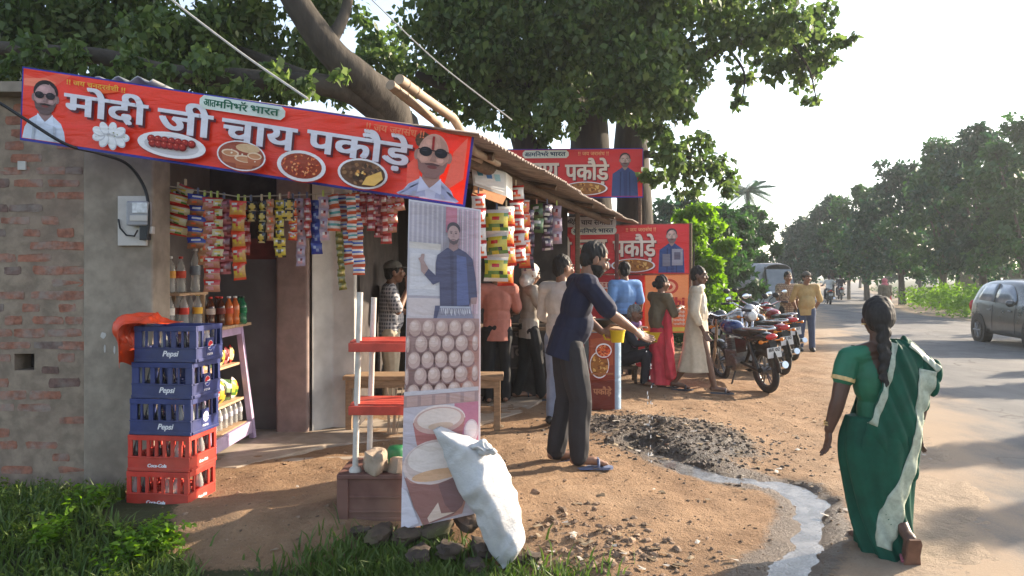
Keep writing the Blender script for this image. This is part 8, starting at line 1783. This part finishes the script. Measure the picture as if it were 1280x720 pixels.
# weeds and grass along the front of the shop
g = np.random.default_rng(5)
def weeds(name, xs, ys, hs, m, seed, leaf=.035, per=14, wide=.5):
    g = np.random.default_rng(seed); zs = ground_many(xs, ys); V, Fq, c = [], [], 0
    for x, y, z, h in zip(xs, ys, zs, hs):
        k = int(per * (.6 + .8 * g.random())); t = g.random(k) ** .8; ln = g.normal(size=2) * .25 * h; px_ = x + ln[0] * t + g.normal(size=k) * .12 * h; py_ = y + ln[1] * t + g.normal(size=k) * .12 * h; pz = z + t * h
        d = g.normal(size=(k, 3)); d[:, 2] = np.abs(d[:, 2]) * .6 + .1; d /= np.linalg.norm(d, axis=1)[:, None]; s = np.cross(d, [0, 0, 1.0] + g.normal(size=(k, 3)) * .4); s /= np.linalg.norm(s, axis=1)[:, None]
        L = leaf * (.6 + .8 * g.random(k))[:, None]; p = np.stack([px_, py_, pz], 1); w_ = L * wide * .5
        V.append(np.stack([p, p + d * L * .5 + s * w_, p + d * L - [[0, 0, .3]] * L, p + d * L * .5 - s * w_], 1).reshape(-1, 3))
    V = np.concatenate(V); n = len(V) // 4; return link_mesh(name, np_mesh(name, V, np.arange(n)[:, None] * 4 + np.array([[0, 1, 2, 3]])), m)
def blades(name, xs, ys, hs, m, seed, wd=.006):
    g = np.random.default_rng(seed); zs = ground_many(xs, ys); n = len(xs); p = np.stack([xs, ys, zs], 1); ln = g.normal(size=(n, 3)) * .45; ln[:, 2] = 1; h = np.array(hs)[:, None]; s = g.normal(size=(n, 3)); s[:, 2] = 0; s /= np.linalg.norm(s, axis=1)[:, None]; s *= wd * (.6 + .8 * g.random(n))[:, None]
    m1 = p + ln * h * [[.35, .35, .6]]; tip = p + ln * h; V = np.stack([p - s, p + s, m1 + s * .8, m1 - s * .8, tip, tip + s * .1], 1).reshape(-1, 3); i0 = np.arange(n)[:, None] * 6
    return link_mesh(name, np_mesh(name, V, np.concatenate([i0 + [[0, 1, 2, 3]], i0 + [[3, 2, 5, 4]]])), m)
xs, ys, hs = [], [], []
for _ in range(520):
    x = g.uniform(-3.6, -1.75); y = g.uniform(3.75, 5.22 if x < -2.5 else 4.95 + (x < -2.1) * .0)
    lim = 4.50 - .55 * max(0, (x + 2.05)) / .4 if x > -2.05 else (4.56 if x > -2.58 else 5.25)
    if y > lim: continue
    xs.append(x); ys.append(y); hs.append(g.uniform(.03, .11) * (1.0 if y > 4.3 else .75))
o = weeds('ground_weeds', xs, ys, hs, L_weed, 71, .032, 15); o['kind'] = 'stuff'
xs, ys = [], []
for _ in range(7000):
    x = g.uniform(-3.6, -1.7); y = g.uniform(3.7, 5.1)
    if x > -2.55 and y > 4.66 - .55 * (x + 2.55): continue
    xs.append(x); ys.append(y)
for _ in range(2900): xs.append(g.normal(-.62, .28)); ys.append(g.normal(4.18, .12))
for _ in range(900): xs.append(g.normal(-.1, .25)); ys.append(g.normal(4.05, .08))
o = blades('short_grass', xs, ys, g.uniform(.03, .13, len(xs)), L_grass, 73); o['kind'] = 'stuff'
for k, (px, py, h) in enumerate(((188, 690, .17), (152, 700, .20), (208, 690, .18), (60, 690, .22), (110, 664, .18))):
    z = .02; d = (CH - z) * F / (py - HZ); x = (px - 640) / F * d; xs = [x + g.normal() * .05 for _ in range(10)]; ys = [d + g.normal() * .05 for _ in range(10)]
    o = weeds('weed_plant', xs, ys, [h * g.uniform(.6, 1) for _ in xs], L_bright, 80 + k, .05, 20); tag(o, ['bright bushy weed in front of the red crates', 'bright weed low at the bottom edge below the crates', 'small bright weed right of the bushy one', 'bright weed near the lower left corner under the brick wall', 'bright weed in the grass beneath the plaster pier'][k], 'weed', 'bright weeds in the grass')

# ------------------------------------------------------------------ the hazy evening air
hz = MB(); hz.box((50, 430, 6.5), (1300, 1120, 15.0))
mh = bpy.data.materials.new('evening_haze'); mh.use_nodes = True; th = mh.node_tree; th.nodes.remove(th.nodes['Principled BSDF']); pv_ = th.nodes.new('ShaderNodeVolumePrincipled'); pv_.inputs['Color'].default_value = (.86, .93, 1.0, 1); pv_.inputs['Density'].default_value = .0009; pv_.inputs['Anisotropy'].default_value = .35
th.links.new(pv_.outputs[0], th.nodes['Material Output'].inputs['Volume'])
hob = hz.build('haze', mh); hob['kind'] = 'stuff'
